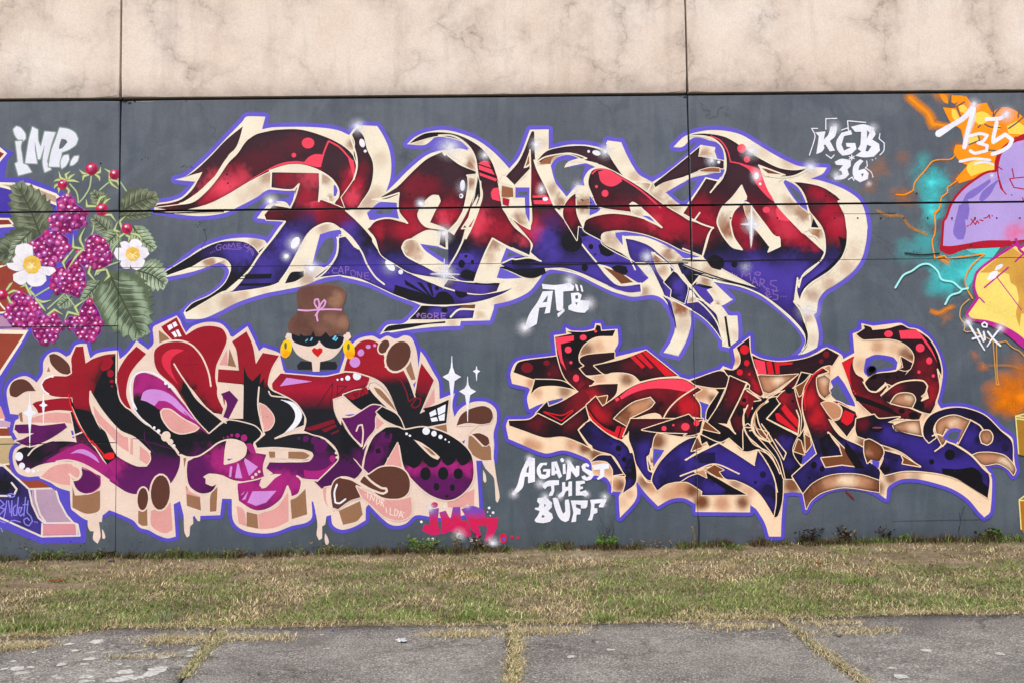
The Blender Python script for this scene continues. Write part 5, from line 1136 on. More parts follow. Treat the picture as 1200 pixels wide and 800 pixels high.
# ================================================================ lower right piece
m = mural('graffiti_piece', 'angular graffiti piece in black, red and indigo with peach and brown blocks, at the lower right of the wall')
o = Coat('outline', m, 'peach and brown block shape with indigo outline')
KS = """O 42,330 85,262 308,232 295,115 368,106 365,70 400,88 470,90 530,76 538,45 570,46 572,85 668,78 672,160 652,200 650,240 835,195 1025,350 1090,372 P 90,370 265,315 285,292 340,312 356,262 345,195 445,118 450,215 520,250 620,262 760,245
 830,215 890,185 980,226 990,252 1055,215 1045,105 1100,85 1095,45 1165,60 Q 300,62 400,50 480,44 520,72 580,80 640,130 690,210 720,300 722,360 708,440 692,500 712,540 760,530 850,532 920,556 1000,600 1060,660 1130,715 T 1135,180 1145,260 1152,310 1135,335
 1105,290 1050,262 960,270 1000,322 1012,370 1000,545 965,577 930,540 870,470 780,412 660,372 560,352 480,355 420,385 398,408 392,470 330,430 240,400 150,396 60,410 0,442 S 800,480 770,535 752,436 700,430 640,436 628,600 625,690 555,690
 530,610 480,530 445,505 445,548 125,546 125,500 60,466 0,466 R 960,480 905,512 835,440 778,365 776,470 682,580 676,455 690,430 635,425 630,390 600,345 520,330 508,250 450,215 350,185 240,202 30,118 O 15,640 28,605 150,598 200,555 240,510
 215,515 150,545 138,480 155,430 145,418 50,395"""
met = B("""O 80,370,50:kc:.9 160,390,50:kt:.9 200,450,50:kt:.7 280,440,60:kc:.8 360,440,60:kb:.8 160,500,50:kc:.6 480,200,70:kb:.9 560,180,60:kt:.6 620,150,60:kc:.8 560,360,60:kt:.7 640,350,60:kc:.8 720,370,60:kb:.9 700,560,90:kb:1 790,510,60:kt:.8 850,490,50:kt:.5 580,490,40:kb:1 980,580,50:kb:1 1150,450,60:kt:.7 1050,430,50:kb:.4
 P 160,450,60:kt:.9 220,480,40:kb:.9 200,640,50:kb:1 520,400,60:kt:.6 600,380,60:kc:.9 680,370,60:kt:.9 370,260,40:kt:.8 740,430,50:kb:1 890,380,50:kt:.5 900,560,60:kt:.8 970,560,50:kt:.7 800,270,40:kt:.6 860,330,40:kt:.5 950,300,50:kc:.6 460,560,50:kt:.4 510,690,40:kb:1 730,750,60:kb:1 780,720,50:kb:1 545,460,30:kt:.6
 Q 240,150,60:kc:.7 340,180,60:kt:.8 440,190,60:kt:.5 500,220,60:kb:.9 540,240,40:kb:1 240,290,60:kt:.6 270,530,60:kt:.5 390,570,40:kb:.6 480,490,60:kt:.8 560,480,40:kc:.6 540,640,60:kt:.5 500,640,40:kb:.4 690,690,50:kb:.6 780,620,60:kt:.8 850,610,60:kt:.9 970,700,50:kt:.8 1000,710,40:kc:.8 640,600,50:kt:.8 290,750,60:kb:1 340,770,50:kb:.9
 R 90,110,60:(0:0 20,60,30:kc:.3""".replace("90,110,60:(0:0 ", "") + """ 150,150,60:kt:.9 200,160,50:kt:.8 300,130,60:kc:.9 400,150,60:kt:.8 480,170,60:kb:1 540,210,60:kb:1 560,290,60:kt:.8 620,300,60:kt:.8 680,390,60:kb:1 650,380,40:kt:.8 700,490,50:kt:.4 740,440,40:kt:.6 900,130,80:kb:1 860,260,50:kb:1 870,400,60:kt:.9 820,370,60:kb:.9 970,440,80:kt:.8 1050,400,60:kt:.9 1100,420,60:kb:.9 1160,490,60:kb:1 1130,170,40:kb:1
 S 40,420,80:kt:.9 110,420,60:kb:.9 160,490,60:kb:1 280,495,70:kt:.9 400,490,60:kb:1 360,380,60:kb:.7 430,430,60:kt:.7 500,480,40:kc:.5 210,290,60:kb:1 130,150,50:kb:1 690,390,90:kb:1 800,440,70:kb:1 900,370,70:kt:.9 1000,370,60:kc:.9 1100,380,70:kt:.9 1180,400,60:kb:.9 960,240,90:kb:1 1020,240,60:kb:.9 730,140,60:kb:1 780,140,50:kb:1 510,90,60:kb:1 560,110,40:kb:.9 1130,190,60:kt:.8 1180,190,60:kb:.9
 T 380,180,60:kb:1 320,190,60:kb:1 420,350,60:kb:.9 560,340,60:kb:.5 480,340,50:kt:.7 520,245,50:kb:1 940,220,60:kt:.9 1000,220,60:kt:.6 340,410,60:kb:.9 270,380,50:kt:.7 40,370,60:kt:.8 130,350,50:kc:.9 250,150,60:kb:.9""")
o.fill(KS, 'kc', edge='V2', ew=4.6, blobs=met, grid=3, soft=.95, spread=1.1, warp=.2)
def gap(s, inner=None):
    o.fill(s, 'V2')
    if inner: o.fill(inner, 'G')
gap("O 235,520 268,522 258,498 345,478 350,495 310,520 280,530 255,515", "O 280,492 325,492 290,508")
gap("P 140,495 210,520 185,560 210,590 175,610 150,590", "P 165,565 185,575 165,585")
gap("P 915,380 960,345 1000,400 1055,505 1060,530 960,500 905,440 930,415", "P 950,385 1030,515 935,480 912,445 930,420")
gap("Q 262,300 272,248 330,226 430,240 458,270 450,312 330,338 285,355 262,330", "Q 300,265 340,250 435,275 430,300 330,314 305,330")
gap("S 698,190 745,240 765,195 800,165 808,125 838,200 745,275 705,230", "S 735,228 755,225 745,240")
gap("T 308,238 350,252 345,290 310,270"); gap("T 722,105 760,62 800,55 832,65 800,148 750,130", "T 742,108 770,80 818,76 795,130")
gap("R 878,175 952,185 905,240 885,270 875,250", "R 890,200 915,205 892,225"); gap("P 730,470 750,470 745,520")
gap("Q 590,660 610,640 605,690")
o.done()
kR1 = [(375, (34, 24, 30)), (430, (46, 24, 32)), (462, (104, 24, 36)), (490, (92, 24, 36)), (505, (36, 26, 40)), (530, (40, 32, 88)), (560, (58, 44, 140)), (585, (40, 34, 96)), (620, (30, 26, 40))]

KUS = [(478, (34, 27, 70)), (505, (26, 21, 44)), (522, (42, 33, 98)), (545, (60, 45, 144)), (580, (54, 42, 132)), (612, (30, 25, 66))]
KRS = [(380, (50, 26, 34)), (425, (104, 22, 34)), (465, (124, 22, 34)), (492, (66, 22, 30)), (508, (26, 21, 28))]
L = Coat('letter', m)      # first letter: crossed arms and long foot
L.fill("O 58,328 92,268 312,235 365,378 436,442 380,400 300,372 240,372 180,370", 'kP', edge='kc', ew=1.1, blobs=B("O 180,290,90:kK:.6 300,330,60:kr:.5")); L.fill("O 185,370 345,380 435,440 400,425 300,408 220,412 185,430 160,458", 'kK', edge='kc', ew=1.0)
L.ell(138, 302, 35, 30, 'kr'); L.ell(252, 274, 18, 16, 'kr'); L.ell(266, 337, 9, 9, 'kr')
for cc in (): pass
L.fill("O 455,240 500,225 650,212 650,250 530,290 592,338 480,345 430,300 465,290 440,260", 'kP', edge='kc', ew=1.0)
L.fill("O 302,125 400,105 370,92 470,95 535,85 545,55 568,60 572,90 655,84 640,120 540,125 470,170 440,230 445,270 468,290 440,305 480,350 535,380 510,410 560,395 675,390 660,460 600,520 580,530 530,475 610,465 600,510 580,450 500,450 490,500 470,530 340,635 190,568 240,515 255,500 265,530 340,500 440,442 360,360 320,250", 'kK', edge='kc', ew=1.1,
       blobs=B("O 440,420,110:kr:.7 480,480,90:kR:.5 560,420,70:kr:.6 400,520,80:kr:.6 620,430,60:kP:.8 300,560,60:kP:.8 360,300,60:kr:.3"))
L.fill("O 305,128 412,116 412,145 335,165 345,250 368,318 335,270 315,200", 'kH', sm=False); L.fill("O 440,430 480,400 535,412 675,392 662,460 610,512 585,530 560,500 500,480 500,560 440,560", 'kP', blobs=B("O 470,470,70:kr:.9 540,480,70:kR:.5 580,430,40:kP:.8"))
L.fill("O 415,470 470,430 520,500 560,560 600,540 640,500 700,500 640,600 720,655 690,720 600,672 530,622 495,565 480,530 430,560", 'kr', blobs=B("O 560,580,70:kR:.9 620,660,50:kK:.7 500,500,60:kr:.9"))
L.fill("O 532,478 608,465 598,505 580,530", 'kb', sm=False, edge='kc', ew=1); L.stroke("O 505,408 560,396 675,392 660,460 600,515 582,530", 'kc', 1.5)
L.fill("O 640,600 700,545 760,500 865,470 888,500 840,560 780,590 740,605 735,650", 'kt', edge='kc', ew=1.1, blobs=B("O 700,570,60:kb:.9 800,510,60:kt:.9 860,480,30:kc:.6"))
L.ell(467, 128, 20, 17, 'kH'); L.ell(379, 198, 20, 20, 'kH'); L.ell(425, 363, 18, 22, 'kH'); L.dots("O 395,272,9 540,92,8", 'kH')
L.fill("O 530,290 700,252 835,200 1022,350 900,360 800,382 760,345 700,330 640,330 590,338", 'kP', edge='kc', ew=1.1, blobs=B("O 750,300,80:kr:.4 900,300,90:kr:.4"))
for q in ("O 740,240 765,230 830,295 812,308", "O 775,230 805,215 880,300 860,308", "O 810,210 835,205 1010,348 945,348 900,300"): L.fill(q, 'kR', sm=False)
L.fill("O 650,480 760,408 900,370 1050,368 1128,412 1160,430 1110,460 1150,520 1155,590 1165,620 1130,690 1050,680 810,665 930,620 920,580 860,570 780,605 742,600 860,540 890,505 862,470 760,500 690,550 640,600 735,655 715,700 690,722 600,672 530,620 495,560 485,520 540,470 580,528", 'kr', edge='kc', ew=1.1, stops=KRS, wob=4,
       blobs=B("O 720,480,90:kr:.9 900,440,110:kr:.8 560,580,90:kR:.6 620,520,60:kr:.8 740,520,70:kK:.7 650,560,50:kK:.6 1000,500,90:kK:.4 1090,530,90:kR:.7 900,530,60:kK:.9 1000,600,60:kK:.8 900,650,60:kP:.9 1080,640,60:kr:.6 560,640,50:kK:.8 620,680,50:kK:.8"))
L.fill("O 680,470 760,412 900,374 1050,372 1125,415 1085,442 960,425 850,425 760,450 690,487", 'kH'); L.fill("O 652,484 672,474 680,490 660,500", 'kH')
L.stroke("O 1130,415 1030,480 970,540 935,600 930,620 920,585 890,570 840,578 760,605", 'kc', 1.6)
L.ell(940, 658, 15, 15, 'kH'); L.ell(1065, 648, 25, 23, 'kH'); L.ell(1132, 625, 18, 18, 'kH'); L.dots("O 995,637,7", 'kH')
L.stroke("O 808,665 940,625 1085,575 1090,590 1160,600", 'kc', 1.5); L.stroke("O 808,665 920,680 1060,700 1050,685 1110,690", 'kc', 1.5)
L.fill("O 490,540 530,600 590,650 650,680 665,640 720,655 685,722 660,710 600,680 530,625 500,580", 'kR', sm=False); L.stroke("O 500,545 560,620 640,668 668,635", 'kK', 1.6); L.stroke("O 690,650 672,712", 'kK', 1.4)
L.stroke("O 235,560 340,612 408,555 400,550 340,580 240,560", 'kR', 1.4)
L.fill("O 30,612 150,605 200,570 340,638 480,530 500,600 470,640 435,665 480,720 520,775 450,740 350,705 240,710 120,670 35,640", 'kP', edge='kc', ew=1.1, blobs=B("O 200,620,80:kr:.5 400,620,80:kr:.5 300,680,90:kK:.6 450,700,60:kK:.7"))
L.done()
L = Coat('letter', m)      # indigo foot and the wide middle
L.fill("R 440,65 475,30 510,10 580,70 650,115 690,130 730,170 740,200 755,200 770,250 775,370 700,435 715,360 690,290 640,215 560,190 520,170", 'kU', edge='kc', ew=1.1, stops=KUS, wob=4, blobs=B("R 750,320,80:kK:1 740,250,50:kK:.9 500,60,60:ku:.6 560,60,60:kU:.4 650,150,40:kU:.9 700,200,30:kU:.6"))
L.ell(674, 172, 17, 18, 'kK'); L.ell(706, 238, 14, 16, 'kK'); L.dots("R 632,147,5 678,212,6 714,285,6", 'kK')
L.fill("R 512,252 560,215 630,215 680,290 712,335 640,335 640,300 610,255 560,245", 'ku', edge='kc', ew=1.0)
L.stroke("R 475,30 438,65 470,120 520,185 515,160 500,150", 'kc', 1.5); L.stroke("R 635,430 640,335 700,325", 'kc', 1.4)
L.fill("R 745,0 1170,0 1160,60 1130,105 1050,105 900,80 880,110 860,200 840,220 865,300 880,360 840,355 780,270 760,190 735,120 735,70 725,90 700,105", 'kK', edge='kc', ew=1.0, stops=kR1, blobs=B("R 840,180,70:kU:.8 780,100,60:kK:.8 830,260,50:kU:.9 950,40,60:kr:.5 1100,30,60:kr:.5"))
L.fill("R 810,65 900,35 1085,-25 1130,20 1165,10 1150,80 1110,95 1055,100 1080,85 900,78", 'kP', edge='kc', ew=1.0, blobs=B("R 1050,60,60:kr:.7")); L.ell(1065, 47, 25, 23, 'kH'); L.ell(940, 57, 15, 15, 'kH'); L.ell(1130, 25, 17, 18, 'kH'); L.dots("R 995,37,7", 'kH')
L.stroke("R 840,225 850,300 865,310 872,260", 'kc', 1.4); L.stroke("R 865,175 855,240 880,290 950,180", 'kc', 1.5); L.stroke("R 775,270 840,370 870,375 905,420", 'kc', 1.5)
L.fill("R 870,365 880,320 920,250 1000,170 1080,120 1140,105 1100,190 1150,190 1200,160 S 265,135 470,270 490,180 560,290 600,350 610,480 585,575 555,520 500,440 440,395 360,360 300,350 260,300 240,270 120,300 R 1165,420 1070,370 960,380 900,420", 'kU', edge='kc', ew=1.2, stops=KUS, wob=4,
       blobs=B("R 1000,300,110:ku:.8 940,370,60:kK:.7 1080,200,70:kU:.9 1150,340,60:ku:.9 S 150,200,70:ku:.8 220,200,60:kU:.9 350,250,90:kU:.9 430,300,80:kU:.9 540,330,110:kU:.8 590,450,60:kK:1 600,350,50:kK:1 545,420,60:ku:.9"))
L.fill("S 120,205 240,195 240,265 150,260", 'ku'); L.stroke("S 65,240 150,195 262,140 360,200 470,272", 'kc', 1.7); L.stroke("R 1035,335 1130,300 S 240,265 380,322", 'kc', 1.6)
L.ell(520, 327, 19, 21, 'ku'); L.ell(548, 420, 32, 36, 'ku'); L.dots("S 475,373,10", 'ku')
L.fill("S 40,370 100,335 190,320 340,400 425,445 160,448 165,425 80,372", 'kU', edge='kc', ew=1.0, stops=KUS, wob=4, blobs=B("S 320,430,80:kK:1 150,350,60:ku:.9 220,350,40:kK:.9 260,420,40:kU:.9"))
L.fill("S 190,315 420,445 330,430 200,345", 'kK'); L.fill("S 120,312 175,300 190,345 150,325", 'kt', sm=False, edge='kc', ew=.8); L.fill("S 185,300 235,270 290,300 260,310 290,350 250,340", 'kb', sm=False, edge='kc', ew=.8)
L.stroke("R 1070,242 1120,205 1200,165", 'kc', 1.5); L.fill("R 1100,190 1135,110 1165,165", 'kb', sm=False, edge='kc', ew=1.0); L.stroke("R 1120,165 1190,150", 'K', .4)
L.fill("S 460,0 500,90 560,150 610,230 635,330 632,480 605,570 585,578 600,480 590,350 540,250 492,180 420,195 370,150 315,118 285,150 300,60", 'kK', edge='kc', ew=1.1, blobs=B("S 620,300,30:ku:.5"))
L.fill("S 150,95 215,100 262,90 170,60 250,30 330,10 400,10 400,60 430,110 490,140 560,210 520,190 490,178 430,192 390,182 350,142 315,116 285,146 262,137 205,162 190,132 160,150", 'kK', edge='kc', ew=.9)
L.stroke("S 492,182 550,270 585,350 605,430", 'kc', 1.2)
L.done()
L = Coat('letter', m)      # tall letter with the pointed crown
L.fill("P 330,400 430,400 520,480 560,470 640,430 735,420 765,560 755,700 745,860 690,945 645,955 600,850 500,760 400,720 360,640", 'kK', blobs=B("S 640,200,80:kU:.5 P 680,480,60:kr:.6"))
L.fill("P 95,378 265,320 320,345 325,370 300,418 235,420 120,400", 'kP', edge='kc', ew=1.1)
L.fill("P 240,425 295,425 270,480 240,560 265,680 225,630 185,600 195,545 260,445", 'kK', edge='kc', ew=1.0)
L.fill("P 365,185 438,130 445,215 470,300 495,380 520,455 505,470 440,430 445,405 425,385 320,350 290,310 350,315 385,280 385,230", 'kP', edge='kc', ew=1.1, blobs=B("P 440,350,60:kr:.8 480,420,60:kR:.6"))
L.ell(411, 197, 26, 28, 'kR'); L.ell(424, 275, 16, 18, 'kR'); L.ell(384, 329, 18, 18, 'kR'); L.dots("P 440,340,8", 'kR')
L.fill("P 325,350 425,395 330,600 360,685 320,660 255,630 320,625 340,560 400,440 430,425 505,490 440,500 455,540 405,540 410,640 460,740 560,800 620,920 610,760 S 500,90 430,30 400,60 400,180 320,110 265,135 160,90 170,60 P 195,620 260,520 300,440", 'kK', edge='kc', ew=1.1,
       blobs=B("P 280,560,110:kP:.9 370,430,90:kr:.7 400,480,60:kr:.8 440,480,60:kR:.6 330,500,60:kr:.4 380,620,60:kr:.5"))
L.fill("P 425,440 470,470 460,520 430,600 420,560 430,500", 'kr'); L.ell(409, 491, 14, 13, 'kK'); L.ell(380, 568, 13, 13, 'kK'); L.dots("P 393,528,7", 'kK')
L.fill("P 255,625 310,630 325,600 335,640 360,690 320,655", 'kc')
L.stroke("P 425,390 380,490 320,610 315,640 358,688", 'kc', 1.6); L.stroke("P 425,435 500,485", 'kc', 1.4); L.stroke("P 430,520 405,580 405,640 430,700 500,765 570,830 610,900", 'kc', 1.5)
L.stroke("P 415,650 485,655 440,670 480,665 465,645", 'kc', 1.3)
L.fill("P 165,660 180,615 265,683", 'kb', sm=False, edge='kc', ew=1.0)
L.done()
L = Coat('letter', m)      # letter with the ruby bars
L.fill("P 455,230 520,255 620,268 760,250 850,215 892,188 965,228 925,290 900,288 860,300 810,340 720,410 620,440 540,475 560,470 610,445 730,340 660,345 500,345 475,300", 'kP', edge='kc', ew=1.1, blobs=B("P 650,420,70:kr:.7 700,380,60:kr:.5"))
for q in ("P 465,250 530,265 540,340 490,340", "P 538,266 570,268 585,340 550,340", "P 585,270 695,272 690,282 615,290 618,338 595,338"): L.fill(q, 'kH' if '465' in q else 'kR', sm=False)
L.ell(889, 225, 18, 20, 'kr'); L.ell(860, 266, 13, 14, 'kr')
L.fill("P 490,350 500,345 600,348 725,340 640,400 560,450 520,440", 'kt', edge='kc', ew=.9, blobs=B("P 540,380,50:kt:.9 620,370,50:kc:.9 680,360,50:kt:.9 530,430,40:kt:.9"))
L.fill("P 530,520 560,480 620,445 700,420 745,330 815,345 760,460 745,540 760,640 730,700 540,600 600,500 480,560 500,640 560,720 640,830 700,960 745,870 S 730,270 690,330 690,350 640,350 600,240 530,150 480,90 470,20", 'kK', edge='kc', ew=1.1,
       blobs=B("P 640,470,80:kr:.9 700,520,90:kR:.6 560,530,50:kK:.9 620,620,60:kK:.7 700,460,60:kr:.9 680,620,60:kr:.5 S 620,100,70:kr:.4 650,130,50:kU:.8 620,230,60:ku:.9 660,250,60:ku:.7"))
L.fill("P 560,480 530,510 485,560 470,620 500,690 560,740 620,830 652,952 690,952 742,880 700,820 692,770 722,700 640,655 542,600 620,515 615,470", 'kK', edge='kc', ew=1.0, blobs=B("S 620,130,70:kP:.6 660,150,60:kU:.7 620,240,60:ku:.9 660,270,60:kU:.5 640,310,40:kK:.8"))
L.fill("P 600,480 640,440 700,422 718,500 742,590 735,690 725,692 640,652 542,600 620,512", 'kr', edge='kc', ew=1.0, stops=KRS, wob=4, blobs=B("P 640,470,60:kR:.5 690,470,60:kP:.5 600,560,60:kK:.8 700,640,50:kr:.6"))
L.stroke("P 548,498 500,530 462,590 455,650 490,705 560,735", 'kc', 2.4); L.stroke("P 530,508 486,545 470,600 480,650 520,700", 'kt', 1.6)
L.fill("P 540,598 620,510 600,600 725,660 730,695 640,650", 'kK'); L.fill("P 590,570 610,565 722,670 715,680 600,610", 'kR', sm=False); L.fill("P 625,540 645,515 725,610 730,660 660,590", 'kR', sm=False)
L.ell(672, 434, 24, 20, 'kK'); L.dots("P 694,498,8", 'kK'); L.stroke("P 620,510 540,600 640,650 725,690 732,600 715,550", 'kc', 1.5)
L.fill("P 710,415 760,385 795,345 760,410 745,460 730,470", 'kb', edge='kc', ew=1.0)
L.fill("S 700,190 725,120 740,130 762,210", 'kb', sm=False, edge='kc', ew=1.0); L.fill("S 765,92 795,110 800,155 770,195", 'kb', sm=False, edge='kc', ew=1.0); L.fill("P 485,660 545,680 560,720 540,720 500,690", 'kb', edge='kc', ew=.8); L.fill("S 550,80 570,130 540,125", 'kb', sm=False, edge='kc', ew=.8)
L.stroke("S 510,30 560,100 640,240 655,200 590,120", 'kc', 1.3); L.stroke("P 480,560 500,640 560,730", 'kc', 1.4)
L.fill("P 870,310 905,290 915,300 910,350", 'kt', edge='kc', ew=.9)
L.fill("P 755,560 755,470 790,390 830,330 870,305 900,325 840,345 830,400 850,470 900,500 960,500 1060,560 1075,590 1060,640 1010,710 930,610 900,600 870,540 860,500 850,470 900,600 970,700 1090,760 1150,800 S 1165,130 1130,170 1115,200 1125,240 1200,300 1200,360 1100,330 1000,322 900,335 810,380 755,440 690,335 750,280 835,205 800,100", 'kr', edge='kc', ew=1.2,
       stops=[(430, (120, 24, 34)), (480, (150, 26, 38)), (500, (70, 22, 34)), (512, (34, 28, 40)), (525, (52, 40, 116)), (560, (44, 36, 104)), (590, (30, 26, 44))], wob=3, blobs=B("P 780,480,60:kR:.7 850,600,70:kR:.6 760,560,60:kK:.4 S 870,180,70:kK:.9 900,150,60:kK:.8 990,100,60:kK:.9 1050,140,70:kU:.9 850,260,60:kU:.8 820,330,60:ku:.8 1000,290,60:kU:.8 1100,300,60:ku:.8 1080,210,60:kK:.9 1160,330,60:kK:.8 900,30,60:kr:.5"))
L.fill("P 835,360 880,345 912,370 905,430 915,450 880,480 850,450 835,400", 'kt', blobs=B("P 880,440,40:kt:.9 890,380,40:kc:.5"), edge='kc', ew=1)
L.fill("P 860,510 890,500 940,510 975,545 970,590 930,605 900,570", 'kt', edge='kc', ew=1.0)
L.fill("P 935,615 970,600 985,545 960,510 1060,560 1070,610 1010,705", 'kP', edge='kc', ew=1.0); L.fill("P 975,615 990,560 1000,550 1055,572 1040,620 1010,640", 'kR')
L.stroke("P 865,308 810,350 775,410 762,470 765,520", 'kR', 2.0); L.dots("P 766,530,5 765,545,5", 'kR'); L.stroke("P 905,685 970,770 1050,850", 'kc', 1.4)
L.fill("S 860,230 985,218 965,150 900,80 1000,180 1075,280 980,268 885,282", 'kb', sm=False, edge='kc', ew=1.2); L.fill("S 850,120 905,85 980,212 870,222", 'kK', sm=False, blobs=B("S 930,200,40:ku:.9 900,150,30:ku:.6"))
L.fill("S 1000,130 1060,200 1115,290 1060,290 1000,190", 'kK'); L.ell(817, 271, 18, 21, 'kK'); L.ell(865, 293, 15, 17, 'kK'); L.dots("S 790,347,8 909,147,9", 'kK')
L.fill("S 755,440 810,380 900,335 1000,322 1100,330 1200,362 1200,430 1000,402 870,430 800,480 772,530", 'kt', edge='kc', ew=.9, blobs=B("S 790,440,70:kb:1 850,390,60:kb:.9 900,370,60:kt:.9 1010,365,75:kc:1 1110,375,50:kt:.9 1180,400,70:kb:.9"))
L.done()
L = Coat('letter', m)      # last letter with the round head and the curled tail
L.fill("Q 215,108 265,75 258,55 300,68 310,85 400,75 480,55 520,75 570,85 640,150 690,240 705,320 705,360 700,440 680,510 650,572 600,560 500,520 415,508 460,460 520,450 555,480 550,520 640,480 620,400 540,385 450,395 360,465 400,420 385,390 330,440 285,430 265,390 290,360 340,335 450,322 480,290 470,240 545,275 500,345 540,300 555,240 530,190 470,150 400,135 260,140 240,130", 'kP', edge='kc', ew=1.2,
       blobs=B("Q 600,180,90:kP:.8 600,300,90:kr:.8 650,450,90:kR:.6 580,450,80:kr:.8 450,430,60:kr:.6 500,300,60:kP:.6 350,400,60:kP:.8 680,400,60:kr:.7"))
L.fill("Q 465,88 570,86 640,140 690,240 695,285 660,220 600,135 475,135", 'kH'); L.ell(404, 107, 25, 20, 'kH'); L.ell(589, 187, 26, 25, 'kH'); L.ell(642, 262, 18, 21, 'kH'); L.dots("Q 582,327,10 666,350,10", 'kH')
L.fill("Q 575,85 640,130 690,210 715,300 712,360 695,290 660,200 620,140", 'kK'); L.stroke("Q 570,82 640,130 690,210 716,300 718,362 710,350 690,310 705,420 680,510", 'kc', 1.5)
L.fill("Q 462,310 490,300 475,235 545,275 530,310 500,320", 'kP', edge='kc', ew=.8)
L.fill("Q 130,272 200,235 195,290 215,340 255,365 265,410 300,445 350,440 395,400 420,410 360,470 410,510 500,530 600,570 580,610 490,600 350,600 210,480 170,380", 'kr', edge='kc', ew=1.1, stops=KRS, wob=4, blobs=B("Q 330,450,60:kP:.6 400,540,60:kP:.5 250,420,60:kP:.5 500,570,60:kr:.7"))
L.fill("Q 130,275 205,238 180,300 180,370 195,430 160,350", 'kR'); L.dots("Q 200,438,6 209,452,6", 'kR'); L.fill("Q 205,460 300,490 430,545 440,560 480,580 470,592 350,540 215,495", 'kK')
L.stroke("Q 255,385 290,435 330,445 380,405 385,390 400,415 360,465", 'kc', 1.6); L.stroke("Q 360,462 450,395 540,375 610,380 630,410 620,450 598,470", 'kc', 1.6)
L.fill("Q 360,464 450,398 540,377 612,382 632,412 600,480 570,530 552,500 545,462 500,450 450,462 413,508 375,490", 'kP', blobs=B("Q 450,430,50:kr:.8 560,400,50:kP:.7"))
L.fill("Q 415,508 450,462 500,450 545,460 560,490 540,535 480,525", 'kt', edge='kc', ew=1.2, blobs=B("Q 440,500,40:kt:.9 500,480,40:kc:.6"))
L.stroke("Q 360,462 450,395 540,375 610,380 632,410 620,450 598,470", 'kc', 1.7)
L.ell(325, 390, 32, 28, 'kP'); L.ell(396, 354, 14, 12, 'kK'); L.ell(455, 359, 9, 9, 'kK'); L.ell(582, 522, 31, 28, 'kK'); L.ell(481, 555, 19, 16, 'kK'); L.ell(548, 580, 28, 20, 'kK'); L.dots("Q 498,597,6", 'kK')
L.fill("Q 415,508 450,462 500,450 545,460 560,490 540,535 480,525", 'kt', edge='kc', ew=1.0, blobs=B("Q 470,490,40:kt:.9 530,480,30:kc:.7 510,520,30:kt:.7"))
L.fill("Q 215,600 320,575 345,600 470,590 400,620 440,635 440,670 600,705 605,640 640,580 700,560 720,600 680,640 660,690 740,700 720,740 680,790 T 740,130 800,155 890,215 990,325 985,465 940,430 870,380 760,335 640,312 500,305 380,330 350,290 375,230 360,180 480,215 490,260 590,280 480,195 360,150 300,130 220,100 T 210,60", 'kU', edge='kc', ew=1.2, stops=KUS, wob=4,
       blobs=B("Q 250,650,110:kK:.9 240,620,70:kr:.6 350,680,80:ku:.7 330,620,60:kK:.6 420,700,90:kU:.9 550,740,110:kU:.8 460,640,40:kK:.9 T 420,200,60:ku:.9 420,280,60:kK:.7 600,260,90:ku:.6 700,200,90:kU:.7 600,190,80:kU:.9 800,200,60:ku:.7 850,260,60:kU:.8 950,340,60:ku:.8 380,300,50:kK:.8"))
L.fill("T 715,290 800,295 850,290 900,285 945,320 955,370 985,400 985,465 900,410 800,350 720,325", 'kK'); L.ell(762, 211, 31, 32, 'kK'); L.ell(656, 252, 15, 16, 'kK'); L.ell(407, 215, 20, 22, 'ku'); L.ell(448, 240, 14, 14, 'ku'); L.fill("T 350,285 415,278 410,310 370,320", 'kK')
L.fill("T 430,40 500,15 585,10 600,100 480,75 440,60", 'kt', edge='kc', ew=1.0, blobs=B("T 480,40,50:kt:.6 550,60,50:kc:.6")); L.stroke("Q 400,625 430,628 440,665 520,690 630,715", 'K', .9)
L.fill("Q 610,700 610,640 650,580 730,545 820,535 910,555 980,590 1060,670 1125,735 T 1132,255 1080,220 1000,200 920,205 900,215 800,155 830,80 880,10 Q 880,615 780,578 700,600 665,660 680,710 640,740", 'kU', edge='kc', ew=1.2, stops=KUS, wob=4, blobs=B("Q 640,640,50:kK:.9 760,560,90:ku:.9 900,570,60:kK:.7 1000,630,60:ku:.8 T 880,100,70:kU:.9 1050,130,60:ku:.4 1000,60,60:kK:.7 930,120,40:kK:.8"))
L.fill("T 890,215 930,200 1000,198 1080,215 1130,262 1148,300 1135,330 1100,290 1040,262 960,270", 'kt', edge='kc', ew=1, blobs=B("T 1090,260,60:kc:.9 1010,225,40:kt:.6 950,240,50:kt:.9"))
L.stroke("Q 880,605 940,640 960,670", 'kc', 1.6); L.fill("T 950,75 940,100 950,140 980,152 1005,135 1012,100 995,72 970,68", 'kt', edge='kc', ew=1.2, blobs=B("T 975,100,22:kb:.5"))
L.ell(1052, 125, 12, 12, 'ku'); L.ell(1087, 168, 23, 25, 'ku')
L.fill("Q 690,700 680,640 710,600 790,580 880,610 810,745 795,690 740,655 720,700 745,715 720,760", 'kt', edge='kc', ew=1.1, blobs=B("Q 700,640,50:kt:.9 790,620,50:kc:.8 740,600,40:kt:.9 850,640,50:kt:.7 800,640,30:kt:.4"))
L.stroke("Q 660,700 690,690 750,715 735,745 675,790", 'kc', 1.6); L.stroke("T 740,130 800,155 890,215 960,290 1000,325", 'kc', 2.2)
L.fill("T 722,105 760,62 800,55 832,65 800,148 750,130", 'V2'); L.fill("T 742,108 770,80 818,76 795,130", 'G')
L.fill("T 262,130 290,120 360,160 375,200 350,250 300,240 280,260 262,200", 'kb', edge='kc', ew=1.1, blobs=B("T 275,200,40:kt:.9")); L.fill("T 308,238 350,252 345,290 310,268", 'V2')
L.fill("T 480,215 590,280 485,262 492,240", 'kb', sm=False, edge='kc', ew=1.1)
L.fill("T 210,0 240,-30 T 215,100 150,125 60,0 210,60", 'kP') if False else None
L.done()
